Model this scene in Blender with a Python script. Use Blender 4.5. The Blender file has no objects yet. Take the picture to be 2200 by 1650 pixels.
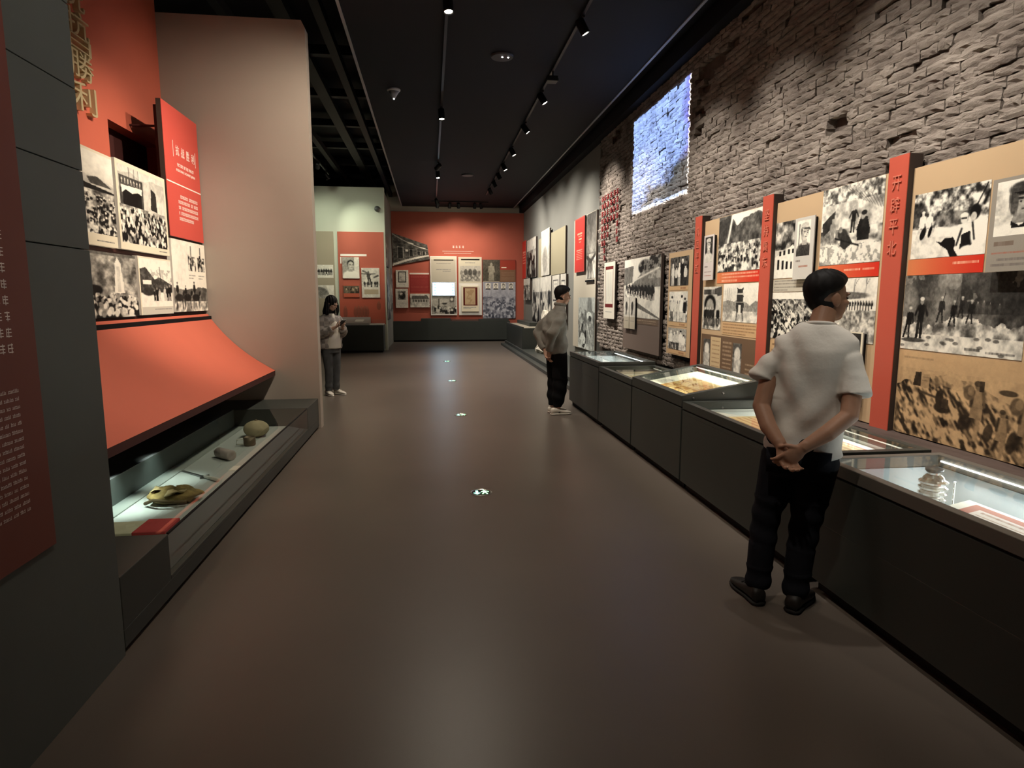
import bpy, bmesh, math, random
import numpy as np
from mathutils import Vector, Matrix

SC = bpy.context.scene
COL = SC.collection
PI = math.pi

# ------------------------------------------------------------------ camera, world, exposure
cam_d = bpy.data.cameras.new('camera')
cam_d.sensor_fit = 'HORIZONTAL'
cam_d.sensor_width = 36.0
cam_d.lens = 22.09
cam_d.clip_start = 0.05
cam_d.clip_end = 100
cam = bpy.data.objects.new('camera', cam_d)
COL.objects.link(cam)
cam.location = (0, 0, 1.59)
cam.rotation_euler = (math.radians(90 - 7.803), 0, math.radians(-7.318))
SC.camera = cam

world = bpy.data.worlds.new('world')
SC.world = world
world.use_nodes = True
world.node_tree.nodes['Background'].inputs[0].default_value = (0.55, 0.62, 0.72, 1)
world.node_tree.nodes['Background'].inputs[1].default_value = 0.004

SC.view_settings.view_transform = 'Standard'
SC.view_settings.look = 'None'
SC.view_settings.gamma = 1.0
SC.view_settings.use_curve_mapping = False
SC.view_settings.exposure = 1.28

# the big levels used by the lamp builders further down
WARM = (1.0, 0.86, 0.70)
NEUT = (1.0, 0.93, 0.84)
CEIL = 4.85        # height of the hung ceiling
XW = 3.45          # right hand wall
XC = 2.05          # front of the right hand showcases
XL = -1.385        # front of the left hand wall and showcase

# ------------------------------------------------------------------ materials
MATS = {}
def srgb(r, g, b):
    def f(c):
        c /= 255.0
        return c / 12.92 if c <= 0.04045 else ((c + 0.055) / 1.055) ** 2.4
    return (f(r), f(g), f(b))

def mat(name, rgb, rough=0.6, spec=0.3, metal=0.0, var=0.0, vscale=8.0, bump=0.0, bscale=60.0, emit=None, estr=0.0, coat=0.0, stretch=(1, 1, 1)):
    if name in MATS:
        return MATS[name]
    m = bpy.data.materials.new(name)
    m.use_nodes = True
    nt = m.node_tree
    b = nt.nodes['Principled BSDF']
    b.inputs['Base Color'].default_value = (*rgb, 1)
    b.inputs['Roughness'].default_value = rough
    b.inputs['Specular IOR Level'].default_value = spec
    b.inputs['Metallic'].default_value = metal
    b.inputs['Coat Weight'].default_value = coat
    if var > 0 or bump > 0:
        tc = nt.nodes.new('ShaderNodeTexCoord')
        mp = nt.nodes.new('ShaderNodeMapping')
        mp.inputs['Scale'].default_value = stretch
        nt.links.new(tc.outputs['Object'], mp.inputs['Vector'])
    if var > 0:
        n = nt.nodes.new('ShaderNodeTexNoise')
        n.inputs['Scale'].default_value = vscale
        n.inputs['Detail'].default_value = 5
        r = nt.nodes.new('ShaderNodeMapRange')
        r.inputs['From Min'].default_value = 0.3
        r.inputs['From Max'].default_value = 0.7
        r.inputs['To Min'].default_value = 1 - var
        r.inputs['To Max'].default_value = 1 + var
        mx = nt.nodes.new('ShaderNodeVectorMath')
        mx.operation = 'SCALE'
        mx.inputs[0].default_value = rgb
        nt.links.new(mp.outputs[0], n.inputs['Vector'])
        nt.links.new(n.outputs['Fac'], r.inputs['Value'])
        nt.links.new(r.outputs[0], mx.inputs['Scale'])
        nt.links.new(mx.outputs[0], b.inputs['Base Color'])
    if bump > 0:
        n2 = nt.nodes.new('ShaderNodeTexNoise')
        n2.inputs['Scale'].default_value = bscale
        n2.inputs['Detail'].default_value = 6
        bp = nt.nodes.new('ShaderNodeBump')
        bp.inputs['Strength'].default_value = bump
        bp.inputs['Distance'].default_value = 0.01
        nt.links.new(mp.outputs[0], n2.inputs['Vector'])
        nt.links.new(n2.outputs['Fac'], bp.inputs['Height'])
        nt.links.new(bp.outputs[0], b.inputs['Normal'])
    if emit:
        b.inputs['Emission Color'].default_value = (*emit, 1)
        b.inputs['Emission Strength'].default_value = estr
    MATS[name] = m
    return m

def print_mat(name='print', rough=0.55, emit=0.0, grain=0.06):
    """ink on a board: the drawing is carried by the mesh's colour attribute"""
    if name in MATS:
        return MATS[name]
    m = bpy.data.materials.new(name)
    m.use_nodes = True
    nt = m.node_tree
    b = nt.nodes['Principled BSDF']
    a = nt.nodes.new('ShaderNodeAttribute')
    a.attribute_name = 'ink'
    b.inputs['Roughness'].default_value = rough
    b.inputs['Specular IOR Level'].default_value = 0.15
    tc = nt.nodes.new('ShaderNodeTexCoord')
    n = nt.nodes.new('ShaderNodeTexNoise')
    n.inputs['Scale'].default_value = 140
    r = nt.nodes.new('ShaderNodeMapRange')
    r.inputs['To Min'].default_value = 1 - grain
    r.inputs['To Max'].default_value = 1 + grain
    mx = nt.nodes.new('ShaderNodeVectorMath')
    mx.operation = 'SCALE'
    nt.links.new(tc.outputs['Object'], n.inputs['Vector'])
    nt.links.new(n.outputs['Fac'], r.inputs['Value'])
    nt.links.new(a.outputs['Color'], mx.inputs[0])
    nt.links.new(r.outputs[0], mx.inputs['Scale'])
    nt.links.new(mx.outputs[0], b.inputs['Base Color'])
    if emit:
        nt.links.new(a.outputs['Color'], b.inputs['Emission Color'])
        b.inputs['Emission Strength'].default_value = emit
    MATS[name] = m
    return m

def glass_mat():
    if 'glass' in MATS:
        return MATS['glass']
    m = bpy.data.materials.new('glass')
    m.use_nodes = True
    nt = m.node_tree
    nt.nodes.clear()
    out = nt.nodes.new('ShaderNodeOutputMaterial')
    mix = nt.nodes.new('ShaderNodeMixShader')
    tr = nt.nodes.new('ShaderNodeBsdfTransparent')
    tr.inputs[0].default_value = (0.93, 0.96, 0.94, 1)
    gl = nt.nodes.new('ShaderNodeBsdfGlossy')
    gl.inputs['Roughness'].default_value = 0.02
    fr = nt.nodes.new('ShaderNodeFresnel')
    fr.inputs['IOR'].default_value = 1.5
    ge = nt.nodes.new('ShaderNodeNewGeometry')      # a solid pane: reflect at the outer faces only
    iv = nt.nodes.new('ShaderNodeMath'); iv.operation = 'SUBTRACT'; iv.inputs[0].default_value = 1.0
    ml = nt.nodes.new('ShaderNodeMath'); ml.operation = 'MULTIPLY'
    nt.links.new(ge.outputs['Backfacing'], iv.inputs[1])
    nt.links.new(fr.outputs[0], ml.inputs[0]); nt.links.new(iv.outputs[0], ml.inputs[1])
    nt.links.new(ml.outputs[0], mix.inputs[0])
    nt.links.new(tr.outputs[0], mix.inputs[1])
    nt.links.new(gl.outputs[0], mix.inputs[2])
    nt.links.new(mix.outputs[0], out.inputs[0])
    MATS['glass'] = m
    return m

# ------------------------------------------------------------------ object helpers
def tag(o, label=None, cat=None, group=None, kind=None):
    if label: o['label'] = label
    if cat: o['category'] = cat
    if group: o['group'] = group
    if kind: o['kind'] = kind
    return o

def thing(name, label, cat, loc=(0, 0, 0), group=None):
    o = bpy.data.objects.new(name, None)
    o.empty_display_size = 0.1
    o.location = loc
    COL.objects.link(o)
    return tag(o, label, cat, group)

def wloc(o):
    v = Vector((0, 0, 0))
    while o is not None:
        v += o.location
        o = o.parent
    return v

def mobj(name, verts, faces, m, parent=None, smooth=False):
    """one mesh object; verts are given in world space"""
    off = wloc(parent) if parent is not None else Vector((0, 0, 0))
    me = bpy.data.meshes.new(name)
    v = np.asarray(verts, dtype=float) - np.array(off)
    me.from_pydata(v.tolist(), [], [list(f) for f in faces])
    if m is not None:
        me.materials.append(m)
    if smooth:
        me.polygons.foreach_set('use_smooth', [True] * len(me.polygons))
    me.update()
    o = bpy.data.objects.new(name, me)
    COL.objects.link(o)
    if parent is not None:
        o.parent = parent
    return o

class MB:
    """collects shapes that make ONE part"""
    def __init__(s):
        s.v = []; s.f = []
    def add(s, v, f):
        n = len(s.v)
        s.v += [tuple(p) for p in v]
        s.f += [tuple(i + n for i in q) for q in f]
        return s
    def box(s, x0, x1, y0, y1, z0, z1, bev=0.0):
        if x0 > x1: x0, x1 = x1, x0
        if y0 > y1: y0, y1 = y1, y0
        if z0 > z1: z0, z1 = z1, z0
        if bev <= 0:
            v = [(x0, y0, z0), (x1, y0, z0), (x1, y1, z0), (x0, y1, z0), (x0, y0, z1), (x1, y0, z1), (x1, y1, z1), (x0, y1, z1)]
            f = [(0, 3, 2, 1), (4, 5, 6, 7), (0, 1, 5, 4), (1, 2, 6, 5), (2, 3, 7, 6), (3, 0, 4, 7)]
            return s.add(v, f)
        bm = bmesh.new()
        bmesh.ops.create_cube(bm, size=1)
        for p in bm.verts:
            p.co = Vector(((x0 + x1) / 2 + p.co.x * (x1 - x0), (y0 + y1) / 2 + p.co.y * (y1 - y0), (z0 + z1) / 2 + p.co.z * (z1 - z0)))
        bmesh.ops.bevel(bm, geom=list(bm.edges), offset=bev, segments=2, profile=0.5, affect='EDGES')
        bm.verts.index_update()
        v = [tuple(p.co) for p in bm.verts]
        f = [tuple(q.index for q in fc.verts) for fc in bm.faces]
        bm.free()
        return s.add(v, f)
    def hexa(s, c8):
        """box from 8 corners: bottom ring 0-3 then top ring 4-7"""
        return s.add(c8, [(0, 3, 2, 1), (4, 5, 6, 7), (0, 1, 5, 4), (1, 2, 6, 5), (2, 3, 7, 6), (3, 0, 4, 7)])
    def tube(s, pts, rad, seg=12, cap=True, up=(0, 0, 1)):
        pts = [np.array(p, float) for p in pts]
        rings = []
        prev = None
        for i, p in enumerate(pts):
            a = pts[max(i - 1, 0)]; b = pts[min(i + 1, len(pts) - 1)]
            t = b - a; t = t / (np.linalg.norm(t) + 1e-9)
            if prev is None:
                u = np.array(up, float)
                if abs(u @ t) > 0.95: u = np.array((1.0, 0, 0))
            else:
                u = prev
            n1 = u - t * (u @ t); n1 /= np.linalg.norm(n1) + 1e-9
            prev = n1
            n2 = np.cross(t, n1)
            r = rad[i] if hasattr(rad, '__len__') else rad
            ra, rb = r if hasattr(r, '__len__') else (r, r)
            rings.append([p + n1 * ra * math.cos(2 * PI * k / seg) + n2 * rb * math.sin(2 * PI * k / seg) for k in range(seg)])
        return s.rings(rings, cap)
    def rings(s, rings, cap=True):
        n = len(rings[0]); base = len(s.v)
        for r in rings: s.v += [tuple(p) for p in r]
        for i in range(len(rings) - 1):
            for k in range(n):
                a = base + i * n + k; b = base + i * n + (k + 1) % n
                s.f.append((a, b, b + n, a + n))
        if cap:
            s.f.append(tuple(base + k for k in range(n))[::-1])
            s.f.append(tuple(base + (len(rings) - 1) * n + k for k in range(n)))
        return s
    def lathe(s, c, prof, seg=24, axis=(0, 0, 1)):
        """prof: (radius, height) along axis from centre c"""
        ax = np.array(axis, float); ax /= np.linalg.norm(ax)
        u = np.array((1.0, 0, 0)) if abs(ax[0]) < 0.9 else np.array((0, 1.0, 0))
        u = u - ax * (u @ ax); u /= np.linalg.norm(u)
        w = np.cross(ax, u)
        c = np.array(c, float)
        return s.rings([[c + ax * h + (u * math.cos(2 * PI * k / seg) + w * math.sin(2 * PI * k / seg)) * max(r, 1e-4) for k in range(seg)] for r, h in prof], True)
    def ell(s, c, r, seg=20, ring=14, M=None):
        c = np.array(c, float)
        rr = []
        for i in range(1, ring):
            th = PI * i / ring
            row = []
            for k in range(seg):
                ph = 2 * PI * k / seg
                d = np.array((math.sin(th) * math.cos(ph) * r[0], math.sin(th) * math.sin(ph) * r[1], -math.cos(th) * r[2]))
                if M is not None: d = M @ d
                row.append(c + d)
            rr.append(row)
        return s.rings(rr, True)
    def loft(s, sec, seg=24, sq=2.0):
        """horizontal rings: (cx, cy, z, rx, ry); sq > 2 is squarer"""
        rings = []
        for cx, cy, z, rx, ry in sec:
            row = []
            for k in range(seg):
                a = 2 * PI * k / seg
                ca, sa = math.cos(a), math.sin(a)
                row.append((cx + rx * math.copysign(abs(ca) ** (2 / sq), ca), cy + ry * math.copysign(abs(sa) ** (2 / sq), sa), z))
            rings.append(row)
        return s.rings(rings, True)
    def build(s, name, m, parent=None, smooth=False):
        return mobj(name, s.v, s.f, m, parent, smooth)

def bx(name, m, parent, x0, x1, y0, y1, z0, z1, bev=0.0):
    return MB().box(x0, x1, y0, y1, z0, z1, bev).build(name, m, parent)

def struct(o):
    o['kind'] = 'structure'
    return o

# ------------------------------------------------------------------ lettering (built from the built-in font)
_tcache = {}
def text_geo(body):
    if body not in _tcache:
        c = bpy.data.curves.new('lettering', 'FONT')
        c.body = body
        c.size = 1.0
        c.extrude = 0.0
        c.resolution_u = 3
        o = bpy.data.objects.new('lettering', c)
        COL.objects.link(o)
        dg = bpy.context.evaluated_depsgraph_get()
        me = bpy.data.meshes.new_from_object(o.evaluated_get(dg))
        v = np.array([tuple(p.co) for p in me.vertices]).reshape(-1, 3)
        f = [tuple(p.vertices) for p in me.polygons]
        e = {}
        for fc in f:
            for i in range(len(fc)):
                a, b = fc[i], fc[(i + 1) % len(fc)]
                e[(a, b)] = e.get((a, b), 0) + 1
        edge = [k for k in e if (k[1], k[0]) not in e]
        bpy.data.objects.remove(o)
        bpy.data.curves.remove(c)
        bpy.data.meshes.remove(me)
        lo = v[:, :2].min(0); hi = v[:, :2].max(0)
        _tcache[body] = (v, f, edge, lo, hi)
    return _tcache[body]

def letters(name, m, parent, items, U, W, N, depth=0.004):
    """items: (text, centre point, width, height) fitted boxes; U right, W up, N outwards; ONE part"""
    mb = MB()
    U, W, N = (np.array(q, float) for q in (U, W, N))
    for body, c, w, h in items:
        v, f, edge, lo, hi = text_geo(body)
        c = np.array(c, float)
        sx = w / max(hi[0] - lo[0], 1e-6); sy = h / max(hi[1] - lo[1], 1e-6)
        x = (v[:, 0] - (lo[0] + hi[0]) / 2) * sx
        y = (v[:, 1] - (lo[1] + hi[1]) / 2) * sy
        front = c + np.outer(x, U) + np.outer(y, W) + N * depth
        back = front - N * depth
        n = len(v)
        faces = list(f) + [(a, a + n, b + n, b) for a, b in edge]
        mb.add(np.vstack([front, back]).tolist(), faces)
    return mb.build(name, m, parent)

# ------------------------------------------------------------------ drawing of the printed pictures (ink carried by the print meshes)
def vnoise(h, w, sy, sx, rs):
    """smooth value noise, sy x sx cells"""
    g = rs.rand(int(sy) + 3, int(sx) + 3)
    y = np.linspace(0, sy, h); x = np.linspace(0, sx, w)
    yi = y.astype(int); xi = x.astype(int)
    fy = y - yi; fx = x - xi
    fy = fy * fy * (3 - 2 * fy); fx = fx * fx * (3 - 2 * fx)
    a = g[yi][:, xi]; b = g[yi][:, xi + 1]; c = g[yi + 1][:, xi]; d = g[yi + 1][:, xi + 1]
    fx = fx[None, :]; fy = fy[:, None]
    return a * (1 - fx) * (1 - fy) + b * fx * (1 - fy) + c * (1 - fx) * fy + d * fx * fy

class Cv:
    def __init__(s, wp, hp, asp, bg=0.85, seed=1):
        s.w = max(8, int(wp)); s.h = max(8, int(hp)); s.asp = asp
        s.rs = np.random.RandomState(seed)
        s.U, s.V = np.meshgrid((np.arange(s.w) + 0.5) / s.w * asp, (np.arange(s.h) + 0.5) / s.h)
        s.a = np.zeros((s.h, s.w, 3))
        s.a[:] = bg
    def noise(s, scale, octs=3):
        t = 0; k = 0
        for o in range(octs):
            f = scale * 2 ** o
            t = t + vnoise(s.h, s.w, f, f * s.asp, s.rs) * 0.55 ** o; k += 0.55 ** o
        return t / k
    def put(s, m, val, al=1.0):
        m = np.asarray(m, float) * al
        s.a = s.a * (1 - m[..., None]) + np.asarray(val, float) * m[..., None]
        return s
    def soft(s, d, e=0.012):
        return np.clip(0.5 - d / e, 0, 1)
    def ell(s, x, y, rx, ry, val, al=1.0, rot=0.0):
        dx = s.U - x; dy = s.V - y
        c, n = math.cos(rot), math.sin(rot)
        p = (dx * c + dy * n) / rx; q = (-dx * n + dy * c) / ry
        return s.put(np.clip((1.12 - np.sqrt(p * p + q * q)) / 0.24, 0, 1), val, al)
    def poly(s, pts, val, al=1.0):
        m = np.zeros(s.U.shape, bool)
        n = len(pts)
        for i in range(n):
            x0, y0 = pts[i]; x1, y1 = pts[(i + 1) % n]
            if y0 == y1: continue
            c = (s.V < y0) != (s.V < y1)
            m ^= c & (s.U < (x1 - x0) * (s.V - y0) / (y1 - y0) + x0)
        return s.put(m, val, al)
    def rect(s, x0, x1, y0, y1, val, al=1.0):
        return s.put((s.U >= x0) & (s.U < x1) & (s.V >= y0) & (s.V < y1), val, al)
    def line(s, x0, y0, x1, y1, wd, val, al=1.0):
        dx, dy = x1 - x0, y1 - y0
        t = np.clip(((s.U - x0) * dx + (s.V - y0) * dy) / (dx * dx + dy * dy + 1e-9), 0, 1)
        d = np.hypot(s.U - x0 - t * dx, s.V - y0 - t * dy)
        return s.put(np.clip(1.3 - d / wd, 0, 1), val, al)
    def sky(s, y, top, bot):
        t = np.clip(s.V / max(y, 1e-3), 0, 1)[..., None]
        g = np.asarray(top, float) * (1 - t) + np.asarray(bot, float) * t
        m = (s.V < y)[..., None]
        s.a = np.where(m, g, s.a)
        return s
    def rough(s, y0, y1, lo, hi, scale=9, octs=4, al=1.0, edge=0.0, gain=2.2):
        """ground, scrub or rock: banded noise between two heights"""
        n = np.clip((s.noise(scale, octs) - 0.5) * gain + 0.5, 0, 1)
        e = y0 + (s.noise(5, 3) - 0.5) * edge
        return s.put((s.V >= e) & (s.V < y1), (lo + (hi - lo) * n)[..., None] * np.ones(3), al)
    def ridge(s, y0, amp, val, al=1.0, scale=3, tex=0.0, tscale=10):
        r = vnoise(1, s.w, 1, scale * s.asp, s.rs)[0] * 0.7 + vnoise(1, s.w, 1, scale * 3 * s.asp, s.rs)[0] * 0.3
        e = y0 - amp * r
        v = val + (s.noise(tscale, 4) - 0.5) * tex
        return s.put(s.V > e[None, :], np.clip(v, 0, 1)[..., None] * np.ones(3), al)
    def person(s, x, y, h, body=0.2, head=0.7, hat=None, lean=0.0, gun=False, stride=0.06, arm=0.0, leg=None, coat=False):
        leg = body if leg is None else leg
        hx = x + lean * h
        if coat:
            s.poly([(hx - 0.1 * h, y - 0.82 * h), (hx + 0.1 * h, y - 0.82 * h), (x + 0.15 * h, y - 0.05 * h), (x - 0.15 * h, y - 0.05 * h)], leg)
        else:
            for q in (-1, 1):
                s.poly([((x + hx) / 2 + q * 0.005 * h, y - 0.47 * h), ((x + hx) / 2 + q * 0.105 * h, y - 0.47 * h), (x + q * (stride + 0.055) * h, y - 0.03 * h), (x + q * (stride + 0.075) * h, y), (x + q * (stride - 0.03) * h, y)], leg)
        s.poly([(hx - 0.05 * h, y - 0.85 * h), (hx + 0.05 * h, y - 0.85 * h), (hx + 0.13 * h, y - 0.79 * h), (hx + 0.11 * h, y - 0.6 * h), ((x + hx) / 2 + 0.12 * h, y - 0.40 * h), ((x + hx) / 2 - 0.12 * h, y - 0.40 * h), (hx - 0.11 * h, y - 0.6 * h), (hx - 0.13 * h, y - 0.79 * h)], body)
        s.line(hx - 0.12 * h, y - 0.78 * h, hx - (0.16 + arm) * h, y - (0.5 + arm) * h, 0.04 * h, body)
        s.line(hx + 0.12 * h, y - 0.78 * h, hx + (0.16 + arm) * h, y - (0.5 + arm) * h, 0.04 * h, body)
        s.ell(hx, y - 0.9 * h, 0.065 * h, 0.085 * h, head)
        if hat is not None:
            s.ell(hx, y - 0.96 * h, 0.08 * h, 0.05 * h, hat)
        if gun:
            s.line(hx - 0.1 * h, y - 0.35 * h, hx + 0.14 * h, y - 1.12 * h, 0.018 * h, 0.1)
        return s
    def crowd(s, y0, y1, n, s0, s1, tones=(0.1, 0.9), x0=None, x1=None, al=1.0):
        """heads and shoulders from far (y0) to near (y1)"""
        x0 = 0 if x0 is None else x0; x1 = s.asp if x1 is None else x1
        t = np.sort(s.rs.rand(n))
        for k in t:
            y = y0 + (y1 - y0) * k; r = s0 + (s1 - s0) * k
            x = x0 + s.rs.rand() * (x1 - x0)
            b = tones[0] + (tones[1] - tones[0]) * (s.rs.rand() < 0.38) * s.rs.uniform(0.6, 1)
            s.ell(x, y + r * 2.1, r * 1.7, r * 1.9, b, al)
            s.ell(x, y, r * 0.75, r * 0.95, s.rs.choice([0.12, 0.55, 0.8, 0.9]), al)
        return s
    def bust(s, x, y, h, cap=None, coat=0.25, face=0.78, hair=0.1, turn=0.15, side=0.35, collar=None):
        """an anonymous head and shoulders, h = height of the head"""
        s.ell(x, y + 1.45 * h, 1.0 * h, 0.75 * h, coat)
        s.poly([(x - 0.22 * h, y + 0.2 * h), (x + 0.22 * h, y + 0.2 * h), (x + 0.3 * h, y + 0.85 * h), (x - 0.3 * h, y + 0.85 * h)], face * 0.85)
        if collar is not None:
            s.poly([(x - 0.34 * h, y + 0.72 * h), (x, y + 0.95 * h), (x + 0.34 * h, y + 0.72 * h), (x + 0.3 * h, y + 1.0 * h), (x - 0.3 * h, y + 1.0 * h)], collar)
        s.ell(x, y - 0.12 * h, 0.43 * h, 0.48 * h, hair)
        s.ell(x + turn * 0.2 * h, y + 0.06 * h, 0.37 * h, 0.48 * h, face)
        s.ell(x - 0.27 * h, y + 0.1 * h, 0.16 * h, 0.42 * h, face * 0.5, side)
        for k in (-1, 1):
            s.line(x + (turn + 0.17 * k - 0.09) * h, y - 0.07 * h, x + (turn + 0.17 * k + 0.09) * h, y - 0.07 * h, 0.035 * h, 0.15)
            s.ell(x + (turn + 0.17 * k) * h, y + 0.03 * h, 0.055 * h, 0.035 * h, 0.12)
        s.line(x + turn * h, y + 0.02 * h, x + (turn + 0.05) * h, y + 0.2 * h, 0.03 * h, face * 0.55)
        s.line(x + (turn - 0.1) * h, y + 0.32 * h, x + (turn + 0.1) * h, y + 0.32 * h, 0.03 * h, face * 0.4)
        if cap is not None:
            s.ell(x, y - 0.42 * h, 0.47 * h, 0.27 * h, cap)
            s.poly([(x - 0.38 * h, y - 0.32 * h), (x + 0.5 * h, y - 0.3 * h), (x + (0.52 + turn) * h, y - 0.13 * h), (x - 0.05 * h, y - 0.2 * h)], cap * 0.45)
        return s
    def script(s, x0, x1, y, h, val, al=0.85, fill=0.62):
        """a row of small writing too fine to read in the photograph"""
        n = max(2, int((x1 - x0) / (h * 0.95)))
        cw = (x1 - x0) / n
        for k in range(n):
            if s.rs.rand() < 0.08: continue
            xa = x0 + k * cw
            for j in range(3):
                yy = y + h * (j + 0.3 + s.rs.rand() * 0.3) / 3 - h / 2
                s.line(xa + cw * 0.1, yy, xa + cw * (0.55 + 0.35 * s.rs.rand()), yy, h * 0.1, val, al * fill)
            s.line(xa + cw * (0.3 + 0.4 * s.rs.rand()), y - h * 0.45, xa + cw * 0.5, y + h * 0.45, h * 0.1, val, al * fill)
        return s
    def bar(s, x0, x1, y, h, val, al=0.8):
        """a row of writing only a pixel or two high in the photograph"""
        n = s.rs.rand(max(4, int((x1 - x0) / h * 1.3)))
        k = np.clip(((s.U - x0) / (x1 - x0) * len(n)).astype(int), 0, len(n) - 1)
        return s.put((s.U > x0) & (s.U < x1) & (abs(s.V - y) < h / 2), val, 1) if al >= 1 else s.put(((s.U > x0) & (s.U < x1) & (abs(s.V - y) < h / 2)) * (0.45 + 0.55 * n[k]), val, al)
    def punch(s, g=1.3, mid=0.5):
        s.a = np.clip((s.a - mid) * g + mid, 0, 1)
        return s
    def tone(s, dark=(0.07, 0.065, 0.06), light=(0.97, 0.945, 0.88)):
        """grey picture to warm photographic paper"""
        g = s.a.mean(-1, keepdims=True)
        if min(s.w, s.h) > 16:                       # film grain and uneven development
            q = g[..., 0]
            q = q * 0.68 + 0.08 * (np.roll(q, 1, 0) + np.roll(q, -1, 0) + np.roll(q, 1, 1) + np.roll(q, -1, 1))
            q = q + (s.noise(22, 3) - 0.5) * 0.34 * (0.35 + q * (1 - q) * 2.2) + (s.noise(4, 3) - 0.5) * 0.16
            g = np.clip(q, 0, 1)[..., None]
        s.a = np.asarray(dark) * (1 - g) + np.asarray(light) * g
        return s
    def paste(s, other, x0, x1, y0, y1):
        ci = np.clip(((s.U - x0) / (x1 - x0) * other.w).astype(int), 0, other.w - 1)
        ri = np.clip(((s.V - y0) / (y1 - y0) * other.h).astype(int), 0, other.h - 1)
        m = (s.U >= x0) & (s.U < x1) & (s.V >= y0) & (s.V < y1)
        s.a = np.where(m[..., None], other.a[ri, ci], s.a)
        return s

def to_lin(a):
    return np.where(a <= 0.04045, a / 12.92, ((np.clip(a, 0, 1) + 0.055) / 1.055) ** 2.4)

def print_quad(name, parent, P0, Uv, Vv, cv, m=None):
    """a printed sheet: P0 top left corner, Uv along the top, Vv down the side; colours from the drawing"""
    P0, Uv, Vv = (np.array(q, float) for q in (P0, Uv, Vv))
    h, w = cv.h, cv.w
    uu = np.linspace(0, 1, w + 1); vv = np.linspace(0, 1, h + 1)
    pts = P0 + uu[None, :, None] * Uv + vv[:, None, None] * Vv
    off = np.array(wloc(parent)) if parent is not None else np.zeros(3)
    me = bpy.data.meshes.new(name)
    idx = np.arange((h + 1) * (w + 1)).reshape(h + 1, w + 1)
    f = np.stack([idx[:-1, :-1], idx[1:, :-1], idx[1:, 1:], idx[:-1, 1:]], -1).reshape(-1, 4)
    me.vertices.add((h + 1) * (w + 1))
    me.vertices.foreach_set('co', (pts - off).reshape(-1))
    me.loops.add(f.size)
    me.loops.foreach_set('vertex_index', f.reshape(-1).astype(np.int32))
    me.polygons.add(len(f))
    me.polygons.foreach_set('loop_start', np.arange(0, f.size, 4, dtype=np.int32))
    me.update(calc_edges=True)
    me.validate()
    at = me.attributes.new('ink', 'FLOAT_COLOR', 'CORNER')
    c = to_lin(cv.a).reshape(-1, 3)
    c4 = np.ones((len(f), 4)); c4[:, :3] = c
    at.data.foreach_set('color', np.repeat(c4, 4, axis=0).reshape(-1).astype(np.float32))
    me.materials.append(m or print_mat())
    o = bpy.data.objects.new(name, me)
    COL.objects.link(o)
    if parent is not None: o.parent = parent
    return o

def print_R(name, parent, X, yl, yr, z0, z1, cv, m=None):
    """on a board facing the left (right hand wall): yl is the viewer's left (farther) edge"""
    return print_quad(name, parent, (X, yl, z1), (0, yr - yl, 0), (0, 0, z0 - z1), cv, m)
def print_L(name, parent, X, yl, yr, z0, z1, cv, m=None):
    return print_quad(name, parent, (X, yl, z1), (0, yr - yl, 0), (0, 0, z0 - z1), cv, m)
def print_F(name, parent, Y, xl, xr, z0, z1, cv, m=None):
    return print_quad(name, parent, (xl, Y, z1), (xr - xl, 0, 0), (0, 0, z0 - z1), cv, m)

TAN = np.array((0.80, 0.66, 0.49))
CREAM = np.array((0.90, 0.86, 0.76))
PRED = np.array((0.80, 0.26, 0.19))

# ------------------------------------------------------------------ shared materials
M_floor = mat('floor_vinyl', (0.115, 0.094, 0.077), rough=0.36, spec=0.42, var=0.10, vscale=0.8, bump=0.03, bscale=240)
M_ceil = mat('ceiling_black', (0.016, 0.018, 0.022), rough=0.75, spec=0.15)
M_black = mat('black_paint', (0.006, 0.006, 0.007), rough=0.7, spec=0.15)
M_case = mat('showcase_lacquer', (0.040, 0.045, 0.040), rough=0.42, spec=0.35, var=0.06, vscale=3)
M_toe = mat('toe_kick_black', (0.008, 0.008, 0.008), rough=0.7)
M_clad = mat('cladding_grey_green', (0.094, 0.106, 0.100), rough=0.55, spec=0.3, var=0.07, vscale=2.0)
M_gwall = mat('wall_taupe', (0.40, 0.345, 0.29), rough=0.85, spec=0.1, var=0.02, vscale=2, bump=0.04, bscale=200)
M_rwall = mat('wall_greige', (0.26, 0.255, 0.225), rough=0.85, spec=0.1, var=0.02, vscale=2)
M_pwall = mat('wall_pale_green', (0.56, 0.58, 0.47), rough=0.85, spec=0.1)
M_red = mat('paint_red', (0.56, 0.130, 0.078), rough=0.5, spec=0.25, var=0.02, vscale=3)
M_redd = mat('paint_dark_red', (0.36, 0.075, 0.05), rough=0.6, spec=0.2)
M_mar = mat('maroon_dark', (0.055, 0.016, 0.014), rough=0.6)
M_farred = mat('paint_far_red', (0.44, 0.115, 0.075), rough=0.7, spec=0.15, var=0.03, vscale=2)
M_trim = mat('trim_grey', (0.30, 0.31, 0.33), rough=0.4, spec=0.4)
M_tan = mat('board_tan', (0.55, 0.385, 0.225), rough=0.6, spec=0.2)
M_white = mat('white_board', (0.80, 0.77, 0.69), rough=0.6, spec=0.2)
M_brown = mat('board_edge_brown', (0.055, 0.038, 0.030), rough=0.6)
M_grey = mat('frame_grey', (0.36, 0.34, 0.31), rough=0.55, spec=0.2)
M_metal = mat('metal_grey', (0.25, 0.25, 0.25), rough=0.35, metal=0.9)
M_lin = mat('lining_white', (0.72, 0.74, 0.73), rough=0.7)

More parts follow.
